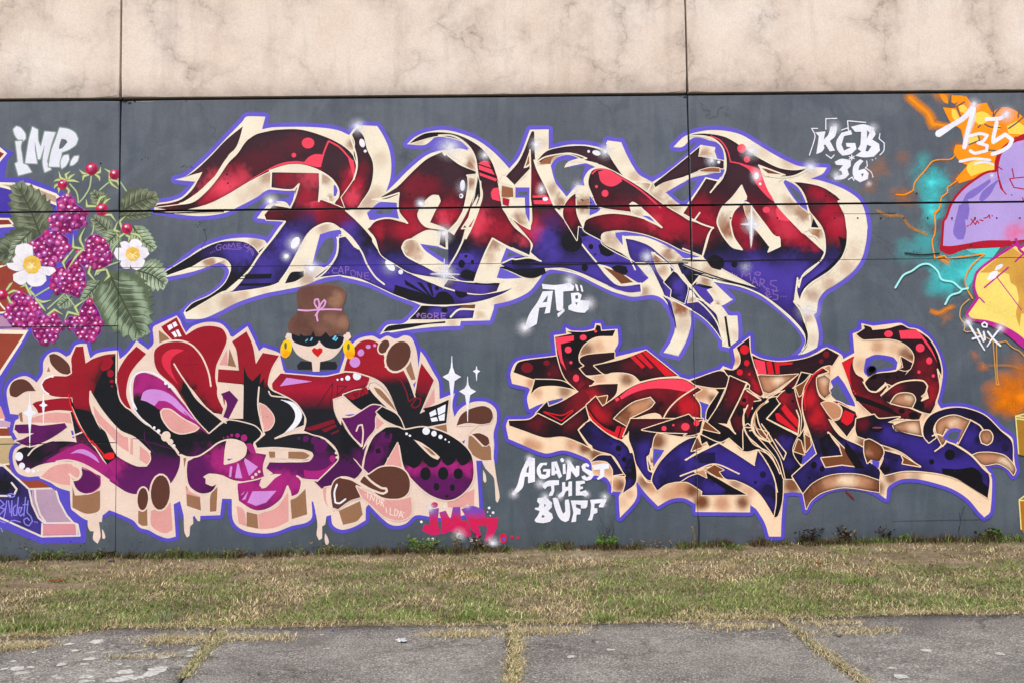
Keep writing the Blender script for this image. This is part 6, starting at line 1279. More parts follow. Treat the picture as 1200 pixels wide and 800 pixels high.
for a, b in (("Q", "330,660,45,18"),):
    c = Coat('paint_smudge', m); pts("Q 0,0"); c.ell(330, 658, 44, 20, 'kK'); c.ell(338, 652, 30, 6, (130, 64, 96)); c.done()
c = Coat('paint_stroke', m, 'short dark red brush mark under the piece'); c.stroke("S 1005,425 1048,467", (126, 32, 40), 1.8); c.done()

# ================================================================ white lettering
def lettering(name, label, glyphs, holes=(), mists=(), tile=None, col='W', edge=None):
    mm = mural(name, label)
    for gl in glyphs:
        c = Coat('painted_letter', mm)
        for q in gl if isinstance(gl, (list, tuple)) else [gl]:
            if q.startswith('s:'): c.stroke(q[2:], col, 3.0)
            elif q.startswith('t:'): c.stroke(q[2:], col, 1.2)
            elif q.startswith('h:'): c.fill(q[2:], 'G')
            else: c.fill(q, col, ang=38, edge=edge, ew=.5)
        c.done()
    if mists:
        c = Coat('overspray', mm)
        for x, y, r, a in mists: c.glow(x, y, r, 'W', a)
        c.done()
    return mm
_z = [600, 520, 0.125]
def Z(s, ox=600, oy=520, k=0.125):
    return ' '.join(w if ',' not in w else '%g,%g' % (ox + float(w.split(',')[0]) * k, oy + float(w.split(',')[1]) * k) for w in s.split())
def ZZ(*ss): return [(q[:2] if q[:2] in ('s:', 't:', 'h:') else '') + '0 ' + Z(q[2:] if q[:2] in ('s:', 't:', 'h:') else q) for q in ss]
pts("0 0,0")
lettering('painted_slogan', 'white hand lettered words AGAINST THE BUFF beside the lower right piece', [
    ZZ("150,120 215,130 215,350 150,365 150,300 120,305 100,405 30,470 5,455 50,380 80,270 120,180", "h:140,225 160,200 155,265 135,265"),
    ZZ("330,170 325,195 290,195 265,230 275,280 315,285 325,255 290,255 295,232 360,230 355,300 310,325 265,320 235,275 235,215 265,175"),
    ZZ("370,165 420,158 470,300 440,320 420,275 405,275 400,290 370,290", "h:400,200 418,245 402,245"),
    ZZ("450,140 470,125 492,145 480,168 460,165", "475,185 500,180 505,275 478,280"),
    ZZ("505,340 520,180 515,165 545,155 595,230 600,200 632,200 630,290 600,310 555,250 548,320"),
    ZZ("700,175 725,195 715,215 690,205 690,225 750,250 768,290 740,330 700,342 660,325 650,300 680,290 700,310 725,295 700,275 660,245 650,205 670,180"),
    ZZ("750,195 860,178 908,185 908,225 865,235 865,300 805,335 795,320 825,290 825,235 765,240"),
    ZZ("280,375 340,340 440,335 440,380 395,385 395,440 380,480 345,485 350,460 370,430 365,390 330,395 310,420 290,400"),
    ZZ("470,355 498,352 500,400 525,395 530,350 562,345 562,480 528,488 528,430 505,440 480,490 440,500 430,480 470,440"),
    ZZ("598,345 680,338 684,365 640,375 640,395 665,395 665,415 635,425 640,445 690,428 720,465 690,490 660,478 598,480"),
    ZZ("240,505 320,490 345,520 375,545 372,590 340,625 375,650 385,690 355,725 290,738 225,730 210,710 245,660 260,625 215,610 215,595 250,590 258,560 235,535", "h:300,560 318,565 305,590", "h:285,660 305,670 300,685 275,685"),
    ZZ("380,505 410,498 430,510 465,620 480,650 500,630 495,540 500,520 530,515 540,560 545,660 530,715 500,728 460,710 430,670 400,590"),
    ZZ("550,525 710,525 705,580 690,600 645,600 645,570 600,560 600,590 645,610 640,655 605,660 600,725 555,730 565,680 575,640"),
    ZZ("730,520 860,510 890,515 855,590 815,590 815,575 830,550 775,555 770,595 800,600 800,640 765,655 750,712 708,712 725,680 735,640 740,560")],
    mists=[(600 + x * .125, 520 + y * .125, r * .125, a) for x, y, r, a in ((160, 130, 50, .8), (15, 465, 55, .9), (530, 160, 45, .8), (265, 368, 60, .8), (450, 490, 45, .8), (700, 470, 45, .8), (310, 490, 55, .8), (870, 490, 55, .9), (860, 560, 40, .5))])
_tile[0] = (0, 0, 1.0)
def TT(tile, *ss):
    return [(q[:2] if q[:2] in ('s:', 't:', 'h:') else '') + tile + ' ' + (q[2:] if q[:2] in ('s:', 't:', 'h:') else q) for q in ss]
mm = lettering('painted_lettering', 'white brushed letters ATB with an umlaut and pale trails, beside the big top piece', [
    TT('G', "180,410 240,405 222,535 190,540 200,500 160,505 145,600 70,640 100,545 150,470", "h:210,430 205,470 178,475"),
    TT('G', "175,365 250,372 340,360 365,380 358,405 300,410 300,515 275,525 262,520 250,400 180,395"),
    TT('G', "345,420 390,415 408,430 400,460 450,465 450,510 425,535 375,530 330,515 330,495 350,480", "h:370,435 385,430 388,450 372,455", "h:368,475 385,472 380,490"),
    TT('G', "265,540 305,510 308,525 270,562"), TT('G', "368,365 382,370 392,405 380,408", "398,370 410,375 418,410 408,412")])
c = Coat('overspray', mm); pts("G 0,0"); c.glow(75, 620, 55, 'W', .9); c.glow(338, 345, 50, 'W', .8); c.glow(450, 480, 50, 'W', .8); c.done()
mm = lettering('painted_lettering', 'white letters KGB over the number 36 inside brushed angle marks, near the top right of the wall', [
    TT('D', "776,178 836,172 824,235 830,270 815,292 782,305 792,240 797,200", "866,146 906,140 893,200 862,228 892,285 862,290 836,250 822,252 824,222 852,192"),
    TT('D', "985,165 992,190 945,200 930,250 945,285 985,265 960,262 955,240 1010,240 1018,275 985,305 935,315 905,280 900,230 930,180"),
    TT('D', "985,145 1060,130 1115,150 1130,190 1110,220 1150,245 1155,285 1120,320 1060,325 1010,315 1045,290 1025,275 1040,250 1045,175 1010,175", "h:1080,165 1095,180 1078,215", "h:1080,250 1105,260 1085,290 1070,288"),
    TT('D', "890,350 930,332 985,340 985,375 965,395 975,425 945,450 890,455 885,440 935,425 930,405 915,400 940,370 900,368"),
    TT('D', "1040,335 1060,345 1035,375 1030,400 1065,390 1090,415 1085,450 1040,470 1005,450 995,410 1005,365", "h:1045,420 1062,418 1052,440"),
    TT('D', "t:838,160 838,98 903,96"), TT('D', "t:970,160 965,110 1072,120", "t:930,165 965,152 985,190"), TT('D', "t:790,155 755,155 775,200 742,312"), TT('D', "t:1155,185 1150,215 1180,240 1178,285 1155,310"), TT('D', "t:840,308 870,330 888,310"), TT('D', "t:970,455 992,440 1003,460"),
    TT('D', "t:1078,345 1082,375 1070,385 1105,410 1115,440"), TT('D', "t:990,310 990,340", "t:975,320 1005,332", "t:1005,318 975,334"), TT('D', "t:1110,338 1112,340", "t:1130,330 1132,331")])
c = Coat('overspray', mm); pts("D 0,0"); c.glow(890, 150, 45, 'W', .7); c.glow(1115, 155, 40, 'W', .8); c.glow(900, 430, 40, 'W', .8); c.glow(1092, 478, 25, 'W', .8); c.done()
# magenta IMP tag near the ground
mm = mural('painted_lettering', 'magenta and violet sprayed letters IMP with trailing dots, low on the wall above the weeds')
fd = [(588, (96, 80, 200)), (598, (130, 70, 170)), (607, (206, 34, 80)), (624, (206, 30, 96)), (632, (190, 30, 130))]
for q in ("N 515,485 570,475 565,560 575,625 530,630 475,605 485,570 520,575", "N 575,500 610,490 640,545 655,470 695,468 700,545 740,550 760,630 740,642 640,610 600,625 580,620 590,560", "N 705,480 770,462 840,490 845,530 920,530 905,600 870,670 840,665 860,580 800,575 820,640 795,650 760,590 740,540"):
    c = Coat('painted_letter', mm); c.fill(q, 'W', stops=fd, wob=3, grid=2.5, ang=40, edge=(170, 60, 110), ew=.4); c.done()
for x, y, rx, ry, a, b in ((546, 455, 20, 17, (200, 30, 70), (96, 80, 200)), (948, 650, 22, 30, (206, 30, 70), (96, 80, 200)), (999, 643, 9, 10, (200, 30, 80), (206, 34, 80)), (1035, 648, 8, 9, (200, 30, 80), (206, 34, 80))):
    c = Coat('painted_dot', mm); pts("N 0,0"); c.ell(x, y, rx, ry, a); 
    if rx > 12: c.ell(x + 4, y + 4, rx * .45, ry * .4, b)
    c.done()
c = Coat('overspray', mm); pts("N 0,0"); c.glow(520, 475, 40, 'W', .6); c.glow(690, 632, 45, 'W', .85); c.glow(887, 680, 48, 'W', .95); c.glow(740, 462, 25, 'W', .5); c.dots("N 469,554,8 510,652,6 535,655,8 520,678,7 762,662,9 791,665,7 866,472,8 889,500,8 857,496,4 873,518,4 604,462,5", 'W'); c.glow(0, 0, .1); c.done()
# ================================================================ piece at the right end: orange blaze, violet balloon shapes, turquoise lightning
m = mural('graffiti_piece', 'cartoonish graffiti piece in lilac, yellow and flaming orange with turquoise lightning, cut off at the right end')
OR, YE, TQ, LI, CR, MG = (255, 152, 22), (252, 216, 90), (84, 220, 226), (182, 160, 226), (178, 26, 48), (186, 42, 146)
c = Coat('turquoise_mist', m)
pts("W 0,0")
for x, y, r, a in ((600, 520, 90, .5), (660, 620, 110, 1), (700, 600, 80, .6), (680, 690, 90, .6), (660, 760, 90, .95)): c.glow(x, y, r, TQ, a, 1.0, .05, 1.3, .5)
pts("X 0,0")
for x, y, r, a in ((660, 40, 100, .95), (640, 200, 100, .4), (560, 260, 120, .35), (480, 230, 70, .3), (700, 420, 120, .75), (780, 450, 140, .85), (850, 400, 150, .95), (880, 340, 110, .7), (760, 330, 110, .5), (680, 370, 80, .5), (620, 260, 110, .3), (740, 480, 90, .4)): c.glow(x, y, r, TQ, a, 1.0, .05, 1.3, .5)
c.done()
c = Coat('orange_mist', m)
c.mist("W 500,95 560,150 640,220 665,280,1.2 720,285,.6 790,290,.4", OR, 15, .95); c.mist("W 660,50 700,90 750,130,1.4", OR, 22, .6); c.mist("W 690,90 740,110 760,160", OR, 18, .7)
pts("W 0,0")
for x, y, r, a in ((350, 540, 80, .35), (490, 480, 60, .25), (480, 690, 80, .5), (800, 420, 60, .5), (300, 650, 60, .25), (820, 600, 50, .5), (560, 60, 60, .3)): c.glow(x, y, r, (214, 130, 40), a, 1.2, .05, 1.2, .5)
c.mist("X 330,30 400,65 480,70 530,130 640,180", (206, 140, 50), 5, .7); c.mist("X 640,620 700,635 750,610 800,590", (230, 140, 40), 8, .9); c.mist("X 740,620 740,660", (230, 140, 40), 6, .8); c.mist("X 690,300 740,330 770,345", OR, 8, .8); c.mist("X 590,555 640,590", (200, 120, 50), 6, .6)
pts("Q 0,0")
for x, y, r, a in ((1100, 470, 150, .8), (1180, 480, 130, .9), (1100, 380, 110, .4), (1120, 540, 90, .5), (960, 295, 40, .4), (910, 230, 40, .35), (740, 10, 50, .35), (1190, 330, 120, .4), (1080, 500, 90, .6)): c.glow(x, y, r, (240, 136, 16), a * 1.15, 1.1, .05, 1.2, .5)
c.mist("Q 990,290 1100,290 1200,310", (200, 130, 60), 4, .6)
c.done()
c = Coat('orange_blaze', m)
c.fill("W 725,180 790,185 830,130 860,115 900,160 980,155 1010,210 1080,180 1150,200 1200,240 1260,240 1260,380 1150,350 1050,440 1030,560 900,600 820,625 800,600 870,520 830,500 790,450 800,400 850,400 830,310 800,290 770,270", OR, edge=(208, 110, 40), ew=.4, blobs=[(W_x, W_y, 10, (252, 120, 30), .5) for W_x, W_y in ((1128, 130), (1150, 172), (1170, 150))])
for q in ("W 775,190 800,195 820,240 800,260 780,240", "W 815,170 850,165 870,190 850,215 825,205", "W 905,220 950,205 990,220 1010,240 975,270 940,285 905,255", "W 1100,290 1160,260 1200,290 1200,340 1110,335", "W 860,360 930,350 935,375 880,395", "W 870,510 930,490 1030,520 1030,550 960,560 890,585 865,550", "W 1020,280 1060,290 1060,310 1030,310", "W 700,95 720,90 750,125 755,160 730,150"): c.fill(q, YE if '700,95' not in q else OR, blobs=None)
c.fill("W 775,110 850,112 840,135 790,160 775,150", OR)
for l in ("W 805,175 830,240", "W 1060,185 1035,210 1020,240 1018,180 1000,150", "W 1200,235 1160,270 1110,305", "W 970,280 1000,295 1060,300", "W 930,300 945,285", "W 875,400 940,375 930,340", "W 970,430 1035,435", "W 720,175 790,180 850,150", "W 770,110 765,170", "W 1165,240 1170,200"): c.stroke(l, (108, 92, 88), 1.8)
c.done()
c = Coat('lilac_shape', m)
c.fill("W 1300,335 1200,360 1130,390 1070,440 1045,490 1040,560 980,570 900,620 830,680 780,750 750,830 X 735,100 725,245 800,240 950,215 1050,210 1120,215 1200,205 1300,200", LI, edge=CR, ew=3.0, blobs=B("X 1130,180,70:kH:.45 1180,150,60:kH:.35 W 1100,560,80:V:.12"))
c.fill("W 1200,335 1150,360 1090,400 1055,450 1040,520 1045,590 1060,650 1085,680 1070,640 1050,560 1060,480 1090,425 1150,385 1260,360 1260,330", CR)
for q in ("W 1000,600 1005,620 940,680 900,710 870,720 880,780 870,840 830,830 820,780 850,710 870,680 920,650", "W 1065,590 1030,640 1010,680 980,715 950,735 935,720 960,670", "X 820,0 870,10 855,80 860,150 845,205 810,205 785,170 790,120 805,60"): c.fill(q, (132, 112, 200))
c.fill("X 705,240 800,243 960,212 1120,210 1130,240 1030,255 860,262 765,295 705,268", CR)
for l in ("W 1200,590 1150,595 1115,600 1140,650 1200,660", "W 1130,540 1140,590", "W 1050,530 1070,545", "W 1190,710 1200,730", "W 1060,650 1095,690", "X 865,128 875,122", "X 885,120 912,85", "X 890,85 915,118 925,95 935,110", "X 940,90 960,95", "X 965,80 985,75 995,60 1000,80", "X 1012,65 1014,68"): c.stroke(l, CR, 1.4)
c.glow(0, 0, .1); pts("W 0,0"); c.glow(1012, 580, 18, 'W', 1); c.dots("W 1128,694,4", 'K')
c.done()
c = Coat('turquoise_ground', m); c.fill("X 860,262 1060,252 1000,330 930,400 890,460 870,490 850,440 870,370 930,310 965,290 900,285", (88, 212, 212)); c.done()
c = Coat('yellow_shape', m)
c.fill("X 1260,200 1180,260 1145,245 1000,340 930,400 912,460 915,500 935,550 900,600 870,640 890,665 990,680 1100,720 Q 1100,80 1180,140 1260,160", (246, 222, 118), edge=MG, ew=3.2,
       blobs=B("X 1130,300,110:(0:0".replace(":(0:0", ":ot:.0") + " 1050,420,90:t:.0"))
c.fill("X 1130,255 1200,300 1260,300 1260,640 1180,640 1170,720 1150,640 1165,560 1150,480 1120,460 1110,410 1080,400 1000,400 940,400 1000,345", (216, 164, 72), blobs=B("X 1190,450,80:t:.2"))
c.fill("X 1020,450 1035,430 1040,570 1025,572", (214, 160, 80)); c.fill("X 1000,400 1080,400 1110,420 1115,520 1150,560 1120,640 1000,600 925,520 925,440", (246, 222, 118))
for l, w in (("X 965,487 1105,370", 2.0), ("X 1040,430 1182,618", 1.2), ("X 935,545 965,575", 1.6), ("X 1200,285 1145,335", 2.0), ("X 1150,205 1170,265 1200,290", 3.2)): c.stroke(l, MG, w)
c.fill("X 1025,385 1035,362 1060,350 1075,352 1065,372 1040,385", 'W'); c.fill("X 980,440 1000,400 1030,388 1045,395 1030,430 995,445", 'W')
c.fill("X 850,650 900,600 870,640 890,665 990,680 1100,720 1200,790 1260,900 Q 1180,180 1080,100 1000,60 900,30 860,10", MG)
c.done()
c = Coat('lightning', m)
for l in ("W 450,692 500,692 550,668 560,620 620,550 660,500 700,488 770,485 800,455", "W 670,800 705,770 715,710 750,680 750,650 780,630 820,600", "X 705,0 700,30 675,60 678,130 672,180 660,210 665,260 675,318 730,300 745,318 965,290 900,350 865,400 852,450 865,500 895,550"): c.stroke(l, OR, 1.5)
for l in ("X 443,488 490,415 540,390 590,355 640,350 690,390 715,440 780,455 830,495 870,490", "X 735,585 765,535 820,515 835,495"): c.stroke(l, (170, 244, 246), 2.2)
c.stroke("X 875,555 830,600 822,660 850,700 845,735 860,745 895,742 Q 1000,140 1020,155", (224, 178, 110), 1.1); c.stroke("Q 1015,150 1025,280 1035,400 1050,402 1040,350 1035,160 1090,148 1130,185 1170,205 1200,240", (216, 158, 70), 1.1)
c.done()
# drawn yellow corner block low at the right edge
mm = mural('painted_block', 'ochre block outlined in pale yellow, cut off at the right end near the ground')
c = Coat('outline', mm)
c.fill("Q 1148,585 1260,560 1260,830 T 1165,210 1155,0", (168, 120, 40), sm=False); c.fill("T 1172,480 1200,450 1260,440 1260,760 1182,650", (182, 112, 30), sm=False)
for l in ("Q 1240,560 1148,585 T 1165,205", "T 1155,0 1230,10", "Q 1150,585 1240,600", "T 1230,430 1170,475 1182,648", "T 1172,478 1240,480"): c.stroke(l, (226, 222, 150), 1.5, sm=False)
c.mist("Q 1110,672 1240,678", 'W', 2.5, .7); c.done()
# white tags over it
mm = mural('painted_lettering', 'white sprayed number 135 with two strokes under it, over the orange blaze')
c = Coat('painted_letter', mm); c.mist("W 900,170 900,250,.8 870,330 855,420", 'W', 9, .9); c.stroke("W 700,335,1.4 780,285 850,240 900,180", 'W', 6.0); c.stroke("W 905,190 875,300 850,415", 'W', 5); c.glow(907, 160, 40, 'W', .9); c.done()
c = Coat('painted_letter', mm); c.stroke("W 880,350 940,335 985,345 960,380 930,390 985,405 980,435 910,450 885,435", 'W', 3.6); c.done()
c = Coat('painted_letter', mm); c.stroke("W 980,250 1060,245 1100,215", 'W', 4.5); c.stroke("W 1040,270 1020,360 1020,385 1090,340 1130,370 1110,410 1060,440 1015,455", 'W', 4.6); c.glow(1098, 220, 55, 'W', .85); c.done()
c = Coat('painted_stroke', mm); c.stroke("W 825,498 910,482 1000,490", 'W', 3.2); c.done()
c = Coat('painted_stroke', mm); c.stroke("W 910,512 970,502 1020,515", 'W', 2.2); c.done()
mm = mural('painted_tag', 'white three letter handstyle tag HIX under the yellow shape')
for ls in (("Q 865,35,1.3 910,110 965,200,.7", "Q 895,135 945,120", "Q 925,80 960,150"), ("Q 960,95 968,140",), ("Q 1060,70 1020,120 980,180,.6", "Q 985,95 1020,140 1058,175")):
    c = Coat('painted_letter', mm)
    for l in ls: c.stroke(l, 'W', 2.4)
    c.done()
c = Coat('painted_letter', mm); c.stroke("Q 950,50 965,40 980,50 978,68 955,65 950,50", 'W', 1.8); c.done()
c = Coat('overspray', mm); pts("Q 0,0"); c.glow(868, 38, 40, 'W', .8); c.glow(1058, 72, 38, 'W', .8); c.done()
# stray overspray on the cream band and where the rollers stopped
mm = mural('overspray', 'faint grey blue and orange overspray on the lower edge of the cream band')
c = Coat('spray_mist', mm)
for x, y, r, a in ((320, 104, 22, .35), (332, 100, 14, .25), (650, 106, 26, .25), (950, 108, 26, .25), (75, 112, 16, .2)): c.glow(x, y, r, (92, 100, 120), a, 1.8, .05, 1.2) if False else (_tile.__setitem__(0, (0, 0, 1.0)), c.glow(x, y, r, (92, 100, 120), a, 1.8, .05, 1.2))
c.mist("W 830,110 900,70 940,40 1000,50 1020,20 1060,60 1100,40 1150,80", (110, 118, 138), 7, .6); c.mist("W 920,40 950,75 1000,80 1020,50", (110, 118, 138), 6, .5); c.mist("W 640,60 690,80 760,95", (236, 160, 60), 14, .6)
c.done()
# ---------------------------------------------------------------- fixings in the wall
c = None
_tile[0] = (0, 0, 1.0)
for x, y in ((86, 97), (303, 103), (421, 102), (641, 100), (750, 101), (858, 98), (961, 96), (1072, 98), (1178, 99), (118, 192), (1074, 227), (856, 256), (911, 256), (978, 256), (1005, 256), (1032, 256), (1059, 256), (1087, 256), (1115, 256), (1142, 256), (1168, 256), (1195, 256), (242, 196), (266, 205), (267, 215), (480, 228), (540, 230), (968, 230)):
    c = Coat('tie_hole', wall); c.dots("0 %g,%g,%g" % (x, y, 1.15), (34, 32, 36)); c.done()
for cx, cy, n, sp in ((219, 196, 7, 3.0), (232, 264, 9, 4), (171, 186, 6, 3), (238, 270, 5, 3), (330, 40, 0, 0), (682, 235, 12, 6), (735, 237, 10, 5), (862, 302, 12, 7), (955, 305, 8, 5), (1072, 298, 10, 8), (1135, 292, 8, 6), (30, 640, 12, 10), (50, 648, 12, 8), (165, 640, 10, 8), (90, 642, 12, 9), (240, 643, 8, 10), (560, 634, 14, 12)):
    if not n: continue
    c = Coat('scuff', wall)
    for _ in range(n):
        x, y, r = cx + random.gauss(0, sp), cy + random.gauss(0, sp * .45), random.uniform(.3, 1.0)
        c.fill([(x + r * random.uniform(.4, 1.5) * math.cos(a), y + r * random.uniform(.4, 1.3) * math.sin(a)) for a in [6.283 * i / 7 for i in range(7)]], (44, 46, 52), sm=False)
    c.done()
# rubbed dirt line under the middle joint and hairline crack paint losses
for seg in ("0 620,243 640,244.5 660,243.6 700,244.6", "0 180,249 200,250 230,249 262,248", "0 1060,297 1080,299 1100,297.5", "0 600,309.3 660,310.4 700,309.2 760,309.4 806,308.6", "0 700,309 760,309.8 800,308.4", "0 800,305 860,306.5 900,305 960,304.5"):
    c = Coat('chipped_joint', wall); c.stroke(seg, (38, 34, 36), 1.6); c.done()
c = Coat('chipped_joint', wall); c.stroke("0 205,250.6 215,251.6 225,250.4 240,250.8 262,249.4", (206, 188, 150), 1.0); c.done()
for seg, w in (("0 135.5,644 136,652 137,660", 1.4), ("0 1124,600 1125,612 1123,622 1126,633", .5), ("0 818,604 819,616 818.5,634", 1.8), ("0 975,250 1000,251 1050,250", .6), ("0 1045,610 1100,609 1160,608", .35), ("0 1130,592 1126,605 1124,620", .4), ("0 238,268 242,280 236,290 241,300", .6)):
    c = Coat('crack', wall); c.stroke(seg, (48, 50, 56), w); c.done()
c = Coat('broken_patch', wall); c.fill("0 112,655 118,648 128,646 136,645 138,652 141,662 128,666 114,664", (16, 16, 18), sm=False); c.done()
for seg in ("0 150,118.6 170,119.2 185,118.4", "0 196,118.4 240,118.0 300,117.4 330,117.2", "0 345,117 400,116.2 450,115.6 470,115.6", "0 500,115 560,114.2 640,113.4 700,112.8 770,112.2", "0 812,112.6 840,112 880,111.6", "0 900,111.4 990,110.6 1080,109.8 1190,109"):
    c = Coat('chipped_joint', wall); c.stroke(seg, (168, 140, 124), .7); c.done()
for x, y, r in ((146, 119, 3.2), (152, 121, 2.2), (158, 119.5, 1.5), (803, 114, 2.4), (797, 113, 1.6), (218, 118.6, 1.4), (806, 121, 1.5), (640, 245, 1.6), (655, 244.6, 2.0), (688, 244, 1.6)):
    c = Coat('chip', wall); c.fill([(x + r * random.uniform(.5, 1.5) * math.cos(a), y + r * .6 * random.uniform(.5, 1.4) * math.sin(a)) for a in [6.283 * i / 9 for i in range(9)]], (48, 44, 46), sm=False); c.done()
# drain pipe stub coming out of the wall inside the last letter
dx, dz = (float(v) for v in wall_xz(1020, 433))
bm = bmesh.new()
rings = []
for r, y in ((.047, .02), (.047, -.05), (.039, -.05), (.039, .10)):
    rings.append([bm.verts.new((dx + r * math.cos(6.2832 * i / 24), y, dz + r * math.sin(6.2832 * i / 24))) for i in range(24)])
for a, b in zip(rings, rings[1:]):
    for i in range(24): bm.faces.new((a[i], a[(i + 1) % 24], b[(i + 1) % 24], b[i]))
bm.faces.new(rings[-1])
me = bpy.data.meshes.new('drain_pipe'); bm.to_mesh(me); bm.free()
tp_ = NT('dark_pipe'); tp_.b.inputs['Roughness'].default_value = .5
pm = tp_.color(tp_.ramp(tp_.noise(30), [(0.3, lin((26, 24, 34))), (0.7, lin((72, 62, 110)))]))
link('drain_pipe', me, wall, [pm])
# dark throat of the pipe stands in for the deep bore behind it
c = Coat('pipe_bore', wall); c.dots("0 1020.2,433,4.9", (10, 10, 12)); c.done()

# ---------------------------------------------------------------- ground
def edge_y(x):      # front edge of the grass, back edge of the slabs
    pxs = [(-60, 750), (0, 748), (70, 747), (120, 738), (220, 736), (300, 735), (420, 733), (560, 732), (700, 731), (850, 727), (960, 725), (1060, 722), (1200, 718), (1300, 716)]
    P = [ground_xy(a, b) for a, b in pxs]
    return float(np.interp(x, [p[0] for p in P], [p[1] for p in P])) + .05 * noise.noise(Vector((x * 2.3, 0, 7))) + .03 * noise.noise(Vector((x * 7, 0, 2)))
def hz(x, y):       # soil level: a low bank rising to the wall, a little higher to the right
    k = max(0.0, min(1.0, (y - edge_y(x)) / (0.0 - edge_y(x))))
    b = 0.035 + 0.0052 * (x + 5)
    return 0.012 + b * k ** 1.3 + (0.018 * noise.noise(Vector((x * .9, y * 1.1, 0))) + 0.010 * noise.noise(Vector((x * 3.1, y * 3.3, 4)))) * min(1, k * 6)

t = NT('dry_soil')
n1 = t.noise(1.6, 6, .65); n2 = t.noise(28, 4, .7); n3 = t.noise(5, 5, .7)
col = t.ramp(n1, [(.32, lin((112, 98, 80))), (.5, lin((138, 122, 102))), (.66, lin((158, 142, 124)))])
col = t.mix(t.ramp(n3, [(.42, 0.0), (.62, .7)]), col, lin((104, 100, 62)))
col = t.mix(.5, col, t.ramp(n2, [(.3, (.4,) * 3), (.65, (1.1,) * 3)]), 'MULTIPLY')
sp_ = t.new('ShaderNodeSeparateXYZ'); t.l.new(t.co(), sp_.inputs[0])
col = t.mix(t.ramp(t.math('ADD', sp_.outputs[1], t.math('MULTIPLY', n3, .35)), [(.02, 0.0), (.14, .75)]), col, lin((70, 60, 50)))  # contact shade along the wall foot, painted into the soil colour
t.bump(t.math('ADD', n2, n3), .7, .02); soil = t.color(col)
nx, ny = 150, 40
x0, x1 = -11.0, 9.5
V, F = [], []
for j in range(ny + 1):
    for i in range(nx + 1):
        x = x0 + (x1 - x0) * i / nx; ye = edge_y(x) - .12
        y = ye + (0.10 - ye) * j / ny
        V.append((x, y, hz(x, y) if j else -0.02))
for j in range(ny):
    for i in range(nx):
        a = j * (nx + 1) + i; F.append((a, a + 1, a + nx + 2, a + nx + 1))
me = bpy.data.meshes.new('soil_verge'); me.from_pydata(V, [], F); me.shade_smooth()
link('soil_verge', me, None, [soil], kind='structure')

t = NT('far_ground'); t.color(t.ramp(t.noise(.7, 5), [(.35, lin((92, 92, 66))), (.6, lin((126, 118, 92)))]))
bm = bmesh.new(); bmesh.ops.create_grid(bm, x_segments=2, y_segments=2, size=300); 
me = bpy.data.meshes.new('ground'); bm.to_mesh(me); bm.free()
link('ground', me, None, [t.m], kind='structure').location = (0, 0, -.05)

# worn asphalt slabs with pale aggregate, stained and spattered with white paint
def asphalt(name, spatter):
    t = NT(name)
    ag = t.new('ShaderNodeTexVoronoi', Scale=95.0); t.l.new(t.co(), ag.inputs['Vector'])
    n1 = t.noise(1.3, 6, .65); n2 = t.noise(60, 3, .7); n3 = t.noise(6, 5, .65)
    col = t.ramp(n1, [(.3, lin((106, 103, 98))), (.5, lin((132, 129, 122))), (.7, lin((152, 149, 141)))])
    col = t.mix(t.ramp(ag.outputs['Color'], [(.0, .75), (.3, .45), (.55, 0.0), (1, 0)]), col, lin((66, 62, 61)))
    col = t.mix(t.ramp(t.noise(75, 2, .6), [(.55, 0.0), (.62, .85)]), col, lin((192, 187, 180)))
    col = t.mix(t.ramp(n3, [(.52, 0.0), (.7, .5)]), col, lin((84, 79, 76)))
    col = t.mix(t.ramp(t.noise(2.2, 6, .8), [(.56, 0.0), (.68, .55)]), col, lin((162, 157, 150)))
    if spatter:
        sp = t.ramp(t.noise(9.0, 2, .45, dist=.3), [(.655, 0.0), (.67, 1.0)])
        msk = t.ramp(t.noise(1.4, 2), [(.42, 0.0), (.5, 1.0)])
        col = t.mix(t.math('MULTIPLY', t.math('MULTIPLY', sp, msk), .75), col, lin((196, 194, 186)))
    nv = t.new('ShaderNodeTexNoise', Scale=2.5, Detail=6, Roughness=.7); t.l.new(t.co(), nv.inputs[0])
    vv = t.new('ShaderNodeVectorMath', operation='MULTIPLY_ADD'); t.l.new(nv.outputs[1], vv.inputs[0]); vv.inputs[1].default_value = (.9, .9, 0); t.l.new(t.co(), vv.inputs[2])
    ck = t.new('ShaderNodeTexVoronoi', feature='DISTANCE_TO_EDGE', Scale=.75); t.l.new(vv.outputs[0], ck.inputs['Vector'])
    col = t.mix(t.math('MULTIPLY', t.ramp(ck.outputs[0], [(0, 1.0), (.006, .6), (.016, 0.0)]), t.ramp(t.noise(1.1, 2), [(.48, 0.0), (.56, .8)])), col, lin((58, 54, 52)))
    col = t.mix(t.ramp(t.noise(.8, 5, .6, vec=t.co((1, 1, 1)), dist=.8), [(.5, 0.0), (.64, .42)]), col, lin((92, 88, 84)))
    t.bump(t.math('ADD', t.math('ADD', ag.outputs['Distance'], n2), t.math('MULTIPLY', n3, 1.5)), .6, .008)
    return t.color(col)
AS, AS2 = asphalt('worn_asphalt', False), asphalt('paint_spattered_asphalt', True)
pav = empty('pavement', (0, -5, 0)); pav['kind'] = 'structure'
def gx(px, py): return ground_xy(px, py)
J = [[gx(-250, 748), gx(-420, 800)], [gx(256, 736), gx(212, 800)], [gx(601, 732), gx(600, 800)], [gx(915, 726), gx(1008, 800)], [gx(1400, 716), gx(1700, 800)]]
def jx(k, y):
    (ax, ay), (bx, by) = J[k]; return ax + (bx - ax) * (y - ay) / (by - ay)
gapw = [.0, .012, .03, .022, 0]
